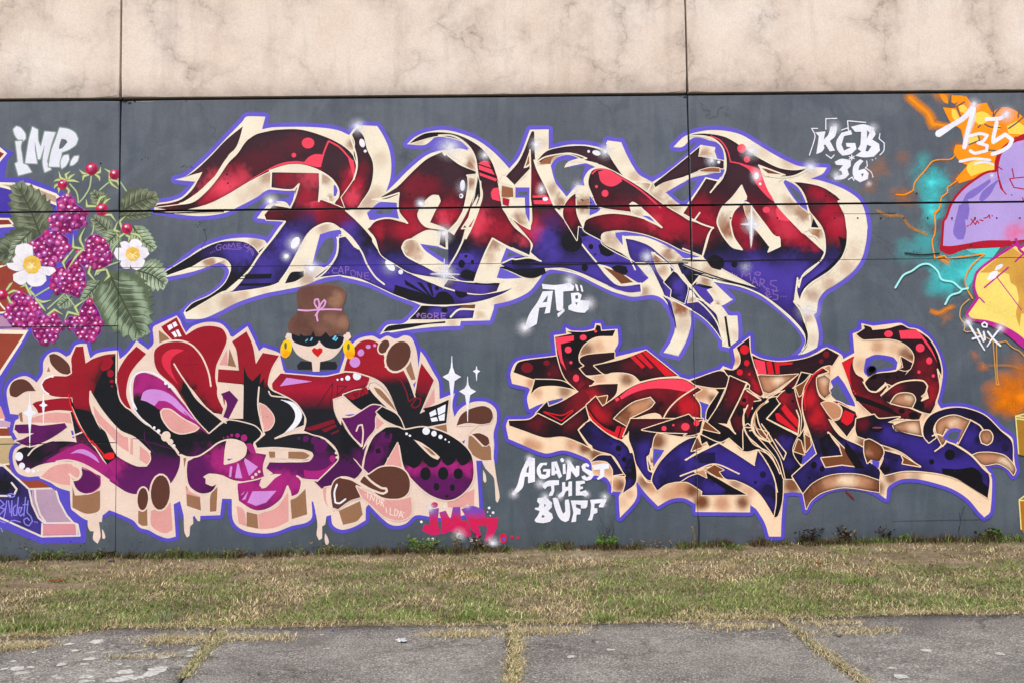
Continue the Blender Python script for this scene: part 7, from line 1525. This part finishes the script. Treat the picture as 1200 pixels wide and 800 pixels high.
def slab(k, ya=None, yb=None):
    V, F = [], []; ncol, nrow = 40, 30
    for j in range(nrow + 1):
        for i in range(ncol + 1):
            v = j / nrow
            for _ in range(3):
                pass
            yb_ = -11.5
            u = i / ncol
            xm = jx(k, -4) + (jx(k + 1, -4) - jx(k, -4)) * u
            yt = edge_y(xm) + .015 * noise.noise(Vector((xm * 4, 1, 2)))
            y = yt + (yb_ - yt) * v
            a, b = jx(k, y) + gapw[k], jx(k + 1, y) - gapw[k + 1]
            x = a + (b - a) * u
            if i == 0: x += .012 * noise.noise(Vector((k, y * 7, 3)))
            if i == ncol: x -= .012 * noise.noise(Vector((k + 5, y * 7, 3)))
            V.append((x, y, .010 + .012 * noise.noise(Vector((x * .8, y * .8, k))) + .004 * noise.noise(Vector((x * 6, y * 6, k)))))
    n0 = len(V)
    for j in range(nrow):
        for i in range(ncol):
            a = j * (ncol + 1) + i; F.append((a, a + ncol + 1, a + ncol + 2, a + 1))
    ring = [i for i in range(ncol + 1)] + [(j + 1) * (ncol + 1) - 1 for j in range(1, nrow + 1)] + [nrow * (ncol + 1) + i for i in range(ncol - 1, -1, -1)] + [j * (ncol + 1) for j in range(nrow - 1, 0, -1)]
    for r in ring: V.append((V[r][0], V[r][1], -.045))
    for q in range(len(ring)):
        a, b = ring[q], ring[(q + 1) % len(ring)]; F.append((a, b, n0 + (q + 1) % len(ring), n0 + q))
    me = bpy.data.meshes.new('slab'); me.from_pydata(V, [], F)
    o = link('slab', me, pav, [AS2 if k == 0 else AS]); o.matrix_parent_inverse = Matrix.Translation((0, 5, 0))
    me.update()
    for f in me.polygons[:ncol * nrow]: f.use_smooth = True
for k in range(4): slab(k)
def slabz(x, y, k): return .010 + .012 * noise.noise(Vector((x * .8, y * .8, k))) + .004 * noise.noise(Vector((x * 6, y * 6, k)))
t = NT('white_paint_splash'); t.b.inputs['Roughness'].default_value = .8
spl = t.color(t.ramp(t.noise(40, 4, .7), [(.35, lin((150, 148, 142))), (.6, lin((206, 206, 198)))]))
for px, py, rx in ((80, 757, 5), (40, 766, 3), (112, 754, 8), (75, 770, 2.5), (88, 764, 4), (18, 785, 8), (35, 783, 4), (15, 776, 3), (5, 785, 4), (72, 780, 5), (38, 797, 2), (104, 773, 6), (55, 775, 2), (100, 794, 6), (145, 788, 8), (140, 796, 12), (185, 785, 11), (176, 790, 9), (162, 794, 7), (192, 770, 7), (196, 777, 5), (222, 763, 4), (222, 769, 4), (140, 779, 3), (120, 763, 2), (98, 799, 5), (378, 745, 3), (382, 762, 3), (700, 754, 2), (715, 763, 4), (670, 771, 4), (1085, 763, 6), (1172, 767, 5), (1058, 795, 7), (1045, 784, 4)):
    x, y = gx(px, py); w = rx * .0055; k = 0 if px < 230 else 1 if px < 600 else 2 if px < 960 else 3; lob = random.uniform(0, 9)
    V = [(x, y)]
    for i in range(22):
        a = 6.283 * i / 22; r = w * (1 + .55 * noise.noise(Vector((math.cos(a) * 1.4, math.sin(a) * 1.4, lob)))  + random.uniform(-.08, .08)); V.append((x + r * math.cos(a) * 1.1, y + r * math.sin(a) * 1.2))
    me = bpy.data.meshes.new('paint_splash'); me.from_pydata([(a - 0, b + 0, slabz(a, b, k) + .003) for a, b in V], [], [(0, 1 + i, 1 + (i + 1) % 22) for i in range(22)])
    o = link('paint_splash', me, pav, [spl]); o.matrix_parent_inverse = Matrix.Translation((0, 5, 0))

# ---------------------------------------------------------------- grass
def blade_mat(name, rough=.8):
    t = NT(name); at = t.new('ShaderNodeAttribute', attribute_name='tint')
    t.b.inputs['Roughness'].default_value = rough
    col = t.mix(.35, at.outputs['Color'], t.ramp(t.noise(40, 2), [(.3, (.6,) * 3), (.65, (1.1,) * 3)]), 'MULTIPLY')
    return t.color(col)
BL = blade_mat('grass_blades')
STRAW = [lin(c) for c in ((206, 190, 148), (190, 172, 128), (172, 156, 114), (222, 208, 172), (152, 138, 102))]
GREEN = [lin(c) for c in ((118, 138, 70), (100, 124, 58), (138, 154, 90), (88, 112, 54), (130, 142, 80))]
BROWN = [lin(c) for c in ((96, 78, 58), (78, 62, 48), (118, 98, 74), (70, 60, 46))]
rng = np.random.default_rng(11)
def blades(name, P, L, W, lean, cols, kind='stuff', parent=None, **kw):
    """thin two-segment blades rooted at P, each bent over in its own direction"""
    n = len(P); th = rng.uniform(0, 2 * np.pi, n); d = np.stack([np.cos(th), np.sin(th), np.zeros(n)], 1)
    s = np.stack([-np.sin(th), np.cos(th), np.zeros(n)], 1) * (W / 2)[:, None]
    up = np.array([0, 0, 1.0])
    m_ = P + d * (L * .45 * np.sin(lean * .6))[:, None] + up * (L * .45 * np.cos(lean * .6))[:, None]
    tip = m_ + d * (L * .55 * np.sin(lean))[:, None] + up * (L * .55 * np.cos(lean))[:, None]
    V = np.stack([P - s, P + s, m_ + s * .8, m_ - s * .8, tip], 1).reshape(-1, 3)
    b = np.arange(n)[:, None] * 5
    T = np.concatenate([b + np.array([0, 1, 2]), b + np.array([0, 2, 3]), b + np.array([3, 2, 4])], 1).reshape(-1, 3)
    me = bpy.data.meshes.new(name)
    me.vertices.add(len(V)); me.vertices.foreach_set('co', V.ravel())
    me.loops.add(T.size); me.loops.foreach_set('vertex_index', T.ravel().astype(np.int32))
    me.polygons.add(len(T)); me.polygons.foreach_set('loop_start', np.arange(0, T.size, 3, dtype=np.int32))
    me.update(calc_edges=True)
    at = me.attributes.new('tint', 'FLOAT_COLOR', 'POINT')
    c = np.repeat(np.concatenate([cols, np.ones((n, 1))], 1), 5, axis=0); at.data.foreach_set('color', c.ravel())
    return link(name, me, parent, [BL], kind=kind, **kw)
def pick(pal, n): return np.array(pal)[rng.integers(0, len(pal), n)] * rng.uniform(.72, 1.15, (n, 1))

N = 190000
X = rng.uniform(-6.6, 6.8, N); vv = rng.uniform(0, 1, N) ** 1.15
EY = np.interp(X, np.linspace(-7, 7, 200), [edge_y(a) for a in np.linspace(-7, 7, 200)])
Y = EY + (-0.03 - EY) * vv
nz = np.array([noise.noise(Vector((a * 1.3, b * 1.8, 9))) for a, b in zip(X, Y)])
nb = np.array([noise.noise(Vector((a * .6, b * 2.2, 31))) for a, b in zip(X, Y)])
nq = np.array([noise.noise(Vector((a * 4.0, b * 5.0, 17))) for a, b in zip(X, Y)])
bare = np.clip(.12 + (vv - .6) * 2.2 + nb * 1.3 + nq * 1.1, 0, .94)         # thin by the wall, denser near the slabs
keep = (rng.uniform(0, 1, N) > bare)
X, Y, vv, nz, nb = X[keep], Y[keep], vv[keep], nz[keep], nb[keep]
n = len(X)
Zs = np.array([hz(a, b) for a, b in zip(X, Y)])
pg = np.clip(.47 + nz * 1.6 + nq[keep] * .5 + (.25 - np.abs(vv - .18)) * .8, .04, .8)
r_ = rng.uniform(0, 1, n)
shd = np.clip(1.15 + np.array([noise.noise(Vector((a * 2.2, b * 3.0, 61))) for a, b in zip(X, Y)]) * .6, .65, 1.5)[:, None]
cols = shd * np.where((r_ < pg)[:, None], pick(GREEN, n), np.where((r_ < pg + (1 - pg) * .72)[:, None], pick(STRAW, n), pick(BROWN, n)))
blades('verge_grass', np.stack([X, Y, Zs], 1), rng.uniform(.02, .066, n) * (1 + .2 * (r_ < pg)), rng.uniform(.0022, .0052, n), np.clip(rng.normal(1.36, .25, n), .4, 1.7), cols)
# straw washed against the slab edge and into the joints
def strip(name, path, width, n, green=.15, ln=(.02, .055), flat=1.52):
    P = []; path = np.array(path); seg = np.hypot(*(path[1:] - path[:-1]).T); cum = np.concatenate([[0], np.cumsum(seg)])
    q = rng.uniform(0, cum[-1], n); x = np.interp(q, cum, path[:, 0]); y = np.interp(q, cum, path[:, 1])
    wn_ = np.array([noise.noise(Vector((a * 1.7, b * 1.7, 77))) for a, b in zip(x, y)])
    x = x + rng.normal(0, 1, n) * width * (1 + wn_); y = y + rng.normal(0, 1, n) * width * (1 + wn_) * .8
    r = rng.uniform(0, 1, n)
    cols = np.where((r < green)[:, None], pick(GREEN, n), pick(STRAW, n) * 1.08)
    blades(name, np.stack([x, y, np.full(n, .014)], 1), rng.uniform(*ln, n), rng.uniform(.0022, .0045, n), np.clip(rng.normal(flat, .2, n), .3, 1.62), cols)
strip('straw_edge', [(a, edge_y(a) + .02) for a in np.linspace(-6.5, 6.8, 60)], .09, 20000, .12)
strip('joint_grass', [gx(601, 735), gx(606, 760), gx(600, 800), gx(598, 830)], .036, 3000, .12)
strip('joint_grass', [gx(914, 726), gx(945, 750), gx(985, 782), gx(1010, 800), gx(1040, 825)], .03, 1700, .10)
strip('joint_grass', [gx(262, 742), gx(240, 765), gx(215, 797)], .024, 1300, .35)
for a, b, w, k in ((215, 752, .10, 1500), (300, 750, .07, 900), (545, 745, .08, 1300), (640, 742, .08, 1200), (10, 760, .12, 2200), (865, 737, .09, 900), (1010, 742, .08, 700), (975, 733, .06, 600), (170, 772, .04, 250)):
    p = gx(a, b); strip('straw_patch', [(p[0] - .22, p[1]), (p[0] + .22, p[1] + .02)], w, k, .05)
for a, b, k in ((62, 740, 1300), (20, 744, 500), (350, 732, 300), (560, 728, 300), (820, 722, 300)):
    p = gx(a, b); strip('fresh_grass', [(p[0] - .3, p[1] + .06), (p[0] + .3, p[1] + .08)], .09, k, .85, (.04, .08), 1.0)
# grass and dark litter at the foot of the wall
n = 22000
x = rng.uniform(-6.5, 6.8, n); y = -np.abs(rng.normal(0, .11, n)) - .01
k_ = np.array([noise.noise(Vector((a * 2.1, 0, 51))) for a in x]) + np.array([.5 * noise.noise(Vector((a * 7, 0, 5))) for a in x]) > -.2
x, y = x[k_], y[k_]; n = len(x); z = np.array([hz(a, b) for a, b in zip(x, y)]); r = rng.uniform(0, 1, n)
gsel = (np.array([noise.noise(Vector((a * 1.4, 3, 5))) for a in x]) * .8 + .3)
cols = np.where((r < gsel)[:, None], pick(GREEN, n), pick(BROWN, n))
blades('wall_foot_grass', np.stack([x, y, z], 1), rng.uniform(.02, .10, n) * (1 + .8 * np.clip(np.array([noise.noise(Vector((a * 5, 0, 15))) for a in x]), -.5, 1)), rng.uniform(.003, .007, n), np.clip(rng.normal(.85, .4, n), .05, 1.5), cols * .85)
# loose litter, crumbs of soil and chips strewn over the verge
def scatter(name, n, xr, yf, size, pal, hfun, flat=.5):
    V, F, Cc = [], [], []
    for _ in range(n):
        x = random.uniform(*xr); y = yf(x); z = hfun(x, y); s_ = random.uniform(*size)
        a0 = random.uniform(0, 6.28); b = len(V); e = random.uniform(.5, 1.0)
        for i in range(5):
            a = a0 + 6.283 * i / 5; r = s_ * random.uniform(.7, 1.2); V.append((x + r * math.cos(a), y + r * e * math.sin(a), z))
        V.append((x + random.uniform(-.2, .2) * s_, y, z + s_ * flat)); 
        for i in range(5): F.append((b + i, b + (i + 1) % 5, b + 5))
        c_ = random.choice(pal); Cc += [(*c_, 1)] * 6
    me = bpy.data.meshes.new(name); me.from_pydata(V, [], F)
    at = me.attributes.new('tint', 'FLOAT_COLOR', 'POINT'); at.data.foreach_set('color', np.array(Cc).ravel())
    link(name, me, None, [BL], kind='stuff')
scatter('leaf_litter', 5000, (-6.4, 6.6), lambda x: edge_y(x) * random.random() ** .8 * 1.0 - .01, (.004, .014), [lin(c) for c in ((84, 62, 46), (120, 96, 70), (64, 52, 44), (150, 130, 104), (100, 74, 52))], lambda x, y: hz(x, y) + .004)
scatter('grit', 1200, (-5.5, 5.8), lambda x: random.uniform(-6.6, edge_y(x)), (.002, .006), [lin(c) for c in ((178, 172, 164), (120, 110, 104), (66, 60, 58), (150, 130, 96))], lambda x, y: .016, .8)

# ---------------------------------------------------------------- plants at the wall
def tubes(bm, la, path, r0, r1, col, k=4):
    prev = None
    for i, p in enumerate(path):
        r = r0 + (r1 - r0) * i / (len(path) - 1)
        ring = []
        for q in range(k):
            a = 6.283 * q / k; v = bm.verts.new((p[0] + r * math.cos(a), p[1] + r * math.sin(a) * .8, p[2] + r * math.sin(a) * .3)); v[la] = (*col, 1); ring.append(v)
        if prev:
            for q in range(k): bm.faces.new((prev[q], prev[(q + 1) % k], ring[(q + 1) % k], ring[q]))
        prev = ring
def leafquad(bm, la, p, d, w, col):
    d = Vector(d); s_ = d.cross(Vector((random.uniform(-.3, .3), -1, random.uniform(-.3, .6)))).normalized() * w; p = Vector(p)
    a = [p, p + d * .35 + s_, p + d * .75 + s_ * .7, p + d, p + d * .75 - s_ * .7, p + d * .35 - s_]
    vs = []
    for q in a: v = bm.verts.new(q); v[la] = (*col, 1); vs.append(v)
    mid = bm.verts.new(p + d * .5 + Vector((0, -.15, -.1)) * d.length * .5); mid[la] = (*[c * .8 for c in col], 1)
    for i in range(6): bm.faces.new((vs[i], vs[(i + 1) % 6], mid))
def plant(px, py, h, spread, ns, nl, pal_s, pal_l, lw, label, name='weed', cat='weed', yoff=.0, bend=.35, group=None):
    X_, Z_ = wall_xz(px, py); x = float(X_); y = -0.06 - yoff; z = hz(x, y)
    t_ = empty(name, (x, y, z), label=label, cat=cat, group=group)
    bms, bml = bmesh.new(), bmesh.new(); ls, ll = bms.verts.layers.float_color.new('tint'), bml.verts.layers.float_color.new('tint')
    for i in range(ns):
        a = random.uniform(0, 6.28); hh = h * random.uniform(.45, 1.0); rr = spread * random.uniform(.2, 1)
        bx, by = random.gauss(0, spread * .22), random.gauss(0, .012)
        path = [(bx, by, -.01)]
        for q in range(1, 6):
            f = q / 5; path.append((bx + rr * math.cos(a) * f ** 1.4 + random.gauss(0, h * .03), max(-.25, min(.04, by + rr * .4 * math.sin(a) * f ** 1.4)), hh * (f - bend * f * f * random.uniform(.2, .9))))
        tubes(bms, ls, path, .0022, .0009, random.choice(pal_s))
        for q in range(nl):
            f = random.uniform(.15, 1.0); i0 = min(4, int(f * 5)); p = Vector(path[i0]).lerp(Vector(path[i0 + 1]), f * 5 - i0) if f < 1 else Vector(path[5])
            an = random.uniform(0, 6.28); l_ = lw * random.uniform(1.2, 2.6)
            leafquad(bml, ll, p, (l_ * math.cos(an), l_ * .6 * math.sin(an) - .003, l_ * random.uniform(-.4, .8)), l_ * random.uniform(.16, .3), random.choice(pal_l))
    for nm, bm in (('stem', bms), ('leaves', bml)):
        if not len(bm.verts): bm.free(); continue
        me = bpy.data.meshes.new(nm); bm.to_mesh(me); bm.free(); link(nm, me, t_, [BL])
GB = [lin(c) for c in ((84, 116, 52), (98, 130, 60), (68, 98, 44))]; DK = [lin(c) for c in ((46, 40, 34), (62, 52, 42), (36, 32, 30))]; TN = [lin(c) for c in ((132, 112, 78), (104, 86, 60), (150, 128, 92))]
BG = [lin(c) for c in ((102, 112, 60), (84, 96, 52), (124, 124, 76))]
plant(711, 648, .17, .16, 26, 9, BG, GB, .022, 'bright green leafy weed under the word BUFF, between that slogan and the right piece')
plant(708, 645, .42, .22, 9, 3, DK, DK, .008, 'tall dark dead stalks standing behind the bright green weed near the slogan', bend=.15)
plant(492, 662, .20, .26, 34, 7, BG, BG + GB, .016, 'wide olive green weed clump at the wall foot left of the magenta letters')
plant(535, 652, .30, .10, 8, 7, TN, TN + BG, .014, 'withered curly weed in front of the magenta letters, the left of two there')
plant(560, 655, .26, .12, 9, 8, DK, TN + DK, .016, 'withered dark weed in front of the magenta letters, the right of two there')
plant(945, 640, .22, .22, 16, 10, DK, DK, .016, 'low dark dead weed tuft just right of the pointed peach foot of the right piece')
plant(988, 638, .24, .18, 14, 9, DK, DK + TN[:1], .016, 'dark dead weed tuft with pale tips, middle of three under the arch')
plant(1038, 638, .22, .12, 9, 7, DK, DK, .015, 'small dark dead weed left of a bright green sprig')
plant(1056, 636, .10, .06, 6, 6, GB, GB, .02, 'tiny bright green sprig at the wall foot under the right piece')
plant(1158, 634, .17, .18, 14, 9, DK, DK + BG, .02, 'sprawling dark weed at the wall foot near the ochre block')
plant(1164, 640, .16, .14, 10, 9, GB, GB, .026, 'broad leaved green weed growing over the sprawling dark weed')
plant(206, 655, .13, .12, 12, 5, BG, BG, .014, 'small olive weed at the wall foot right of the broken patch')
plant(60, 662, .14, .30, 26, 5, BG, GB + BG, .014, 'low green weed strip at the wall foot near the left end')
plant(120, 660, .12, .14, 12, 6, DK, BG + DK, .014, 'dark low weed in front of the broken patch in the wall')
plant(275, 652, .12, .22, 18, 4, BG, BG, .012, 'low weed tuft under the twin brown ovals')
plant(352, 650, .20, .14, 9, 4, BG, BG, .010, 'thin upright weed under the drip of the beige piece')
plant(390, 650, .15, .22, 16, 4, BG, BG + TN, .012, 'low mixed weed tuft left of the bare soil patch')
plant(770, 642, .12, .25, 14, 4, DK, TN, .010, 'dry sparse weed under the middle of the right piece', bend=.2)
plant(812, 640, .26, .07, 5, 3, TN, TN, .010, 'dry stalks in front of the lower upright joint', bend=.1)
plant(852, 645, .10, .14, 16, 4, BG, GB, .012, 'small yellow green tuft just right of the lower upright joint', yoff=.25)
plant(640, 645, .10, .20, 14, 4, DK, TN + DK, .010, 'dark dry weed strip under the white slogan')

def ground_clump(px, py, h, sp, nb, pal, label, name='grass_tuft', cat='grass tuft', group=None):
    x, y = gx(px, py); n = nb; z = hz(x, y)
    P = np.stack([rng.normal(0, sp, n), rng.normal(0, sp * .6, n), np.zeros(n)], 1)
    o = blades(name, P, rng.uniform(h * .5, h, n), rng.uniform(.003, .006, n), np.clip(rng.normal(.75, .35, n), .05, 1.4), pick(pal, n), kind='stuff' if name == 'moss_patch' else 'thing', label=label, cat=cat, group=group)
    o.location = (x, y, z)
ground_clump(711, 730, .09, .05, 160, GREEN, 'spiky green grass tuft at the slab edge right of the middle joint')
ground_clump(525, 728, .08, .06, 150, BROWN + STRAW, 'brownish dry grass tuft at the slab edge left of the middle joint')
ground_clump(541, 728, .07, .07, 160, [lin((92, 122, 52)), lin((108, 136, 60))], 'bright green grass tuft beside the brownish tuft')
ground_clump(855, 672, .09, .05, 150, STRAW, 'pale straw tuft in the verge right of the lower upright joint')
ground_clump(196, 727, .10, .05, 60, [lin((150, 160, 130)), lin((130, 144, 112))], 'grey green rosette of long leaves at the slab edge')
ground_clump(1006, 688, .08, .08, 170, GREEN, 'green tuft in the right part of the verge below the arch')
ground_clump(860, 716, .07, .10, 200, GREEN, 'low wide green tuft near the slab edge left of the diagonal joint')
ground_clump(545, 681, .05, .16, 260, [lin((150, 140, 60)), lin((128, 124, 56))], 'yellowish moss like patch in the middle of the verge', name='moss_patch', cat='moss')

# ---------------------------------------------------------------- small loose things
def twig(pts_, r, label, name='twig', pal=(168, 146, 112), zoff=.03):
    t_ = empty(name, (0, 0, 0), label=label, cat='twig')
    x0_, y0_ = gx(*pts_[0][0]); t_.location = (x0_, y0_, 0)
    for pp in pts_:
        bm = bmesh.new(); la = bm.verts.layers.float_color.new('tint')
        path = []
        for q in pp:
            a, b = gx(*q[:2]); path.append((a - x0_, b - y0_, hz(a, b) + zoff + (q[2] if len(q) > 2 else 0)))
        sm_ = []
        for i in range(len(path) - 1):
            for f in (0, .5): sm_.append(tuple(path[i][k] * (1 - f) + path[i + 1][k] * f + random.gauss(0, .002) for k in range(3)))
        sm_.append(path[-1]); tubes(bm, la, sm_, r, r * .45, lin(pal), 5)
        me = bpy.data.meshes.new('branch'); bm.to_mesh(me); bm.free(); link('branch', me, t_, [BL])
twig([[(622, 702), (640, 698), (660, 694), (672, 689), (684, 683, .02)], [(624, 700), (622, 706), (628, 711)], [(660, 694), (658, 689), (672, 687), (684, 690)], [(660, 694), (668, 699), (686, 697), (690, 691)], [(672, 689), (678, 686), (686, 681, .03)], [(590, 712), (592, 700), (596, 690)]], .004, 'curled pale dead branch lying on the verge below the white slogan')
twig([[(210, 700), (216, 693), (222, 688)]], .0035, 'short pale twig on the verge at the left', pal=(176, 150, 118))
twig([[(553, 664), (562, 663), (573, 661)]], .006, 'short dark stick on the bare soil under the magenta letters', pal=(60, 48, 44))
twig([[(1165, 786), (1175, 783), (1183, 786)]], .003, 'thin straw on the slab at the lower right', pal=(170, 150, 110), zoff=.0) if False else None
wl = NT('white_scrap'); wl.color((.50, .53, .54))
def scrap(px, py, w, d, h, label, col=None, name='paper_scrap', cat='litter', z=.016, yaw=0.3):
    x, y = gx(px, py); bm = bmesh.new(); n_ = 6; vs = []
    for j in range(n_ + 1):
        for i in range(n_ + 1):
            u, v = i / n_ - .5, j / n_ - .5; e = 1 - .35 * noise.noise(Vector((u * 5, v * 5, px)))
            vs.append(bm.verts.new((w * u * e, d * v * e, z + h * (.5 + noise.noise(Vector((u * 4, v * 4, py))) ) )))
    for j in range(n_):
        for i in range(n_):
            a = j * (n_ + 1) + i; bm.faces.new((vs[a], vs[a + 1], vs[a + n_ + 2], vs[a + n_ + 1]))
    me = bpy.data.meshes.new(name); bm.to_mesh(me); bm.free()
    o = link(name, me, None, [col or wl.m], label=label, cat=cat); o.location = (x, y, 0); o.rotation_euler = (0, 0, yaw)
    md = o.modifiers.new('thickness', 'SOLIDIFY'); md.thickness = .0015
scrap(470, 753, .06, .085, .012, 'crumpled white paper scrap on the slab left of the middle joint')
scrap(6, 747, .05, .05, .01, 'small white chip at the left end of the slab edge')
scrap(390, 741, .02, .02, .006, 'tiny blue plastic chip at the slab edge', col=None)
bl = NT('blue_plastic'); bl.color(lin((40, 60, 170))); bpy.data.objects['paper_scrap.002'].data.materials[0] = bl.m
brn = NT('dry_leaf'); brn.color(brn.ramp(brn.noise(30), [(.3, lin((110, 50, 34))), (.7, lin((150, 78, 50)))]))
scrap(68, 686, .13, .05, .02, 'russet dry leaf lying on the verge at the left', brn.m, 'dry_leaf', 'leaf', .045)
scrap(960, 668, .05, .04, .02, 'pinkish dry leaf lying on the verge at the right', brn.m, 'dry_leaf', 'leaf', .06)
stone = NT('stone'); stone.color(stone.ramp(stone.noise(20), [(.3, lin((70, 66, 64))), (.7, lin((124, 118, 112)))]))
def pebble(px, py, r, label):
    x, y = gx(px, py); bm = bmesh.new(); bmesh.ops.create_icosphere(bm, subdivisions=2, radius=r)
    for v in bm.verts: v.co *= 1 + .3 * noise.noise(v.co / r * 1.2 + Vector((px, 0, 0))); v.co.z *= .6
    me = bpy.data.meshes.new('pebble'); bm.to_mesh(me); bm.free(); o = link('pebble', me, None, [stone.m], label=label, cat='pebble'); o.location = (x, y, hz(x, y) + r * .4 if y > edge_y(x) else .02 + r * .3)
pebble(303, 793, .012, 'small dark pebble on the slab right of the left joint')
pebble(983, 748, .016, 'dark pebble on the slab right of the diagonal joint')
pebble(695, 754, .010, 'pale pebble on the slab right of the middle joint')
pebble(130, 664, .035, 'grey lump of broken concrete in front of the dark patch in the wall')
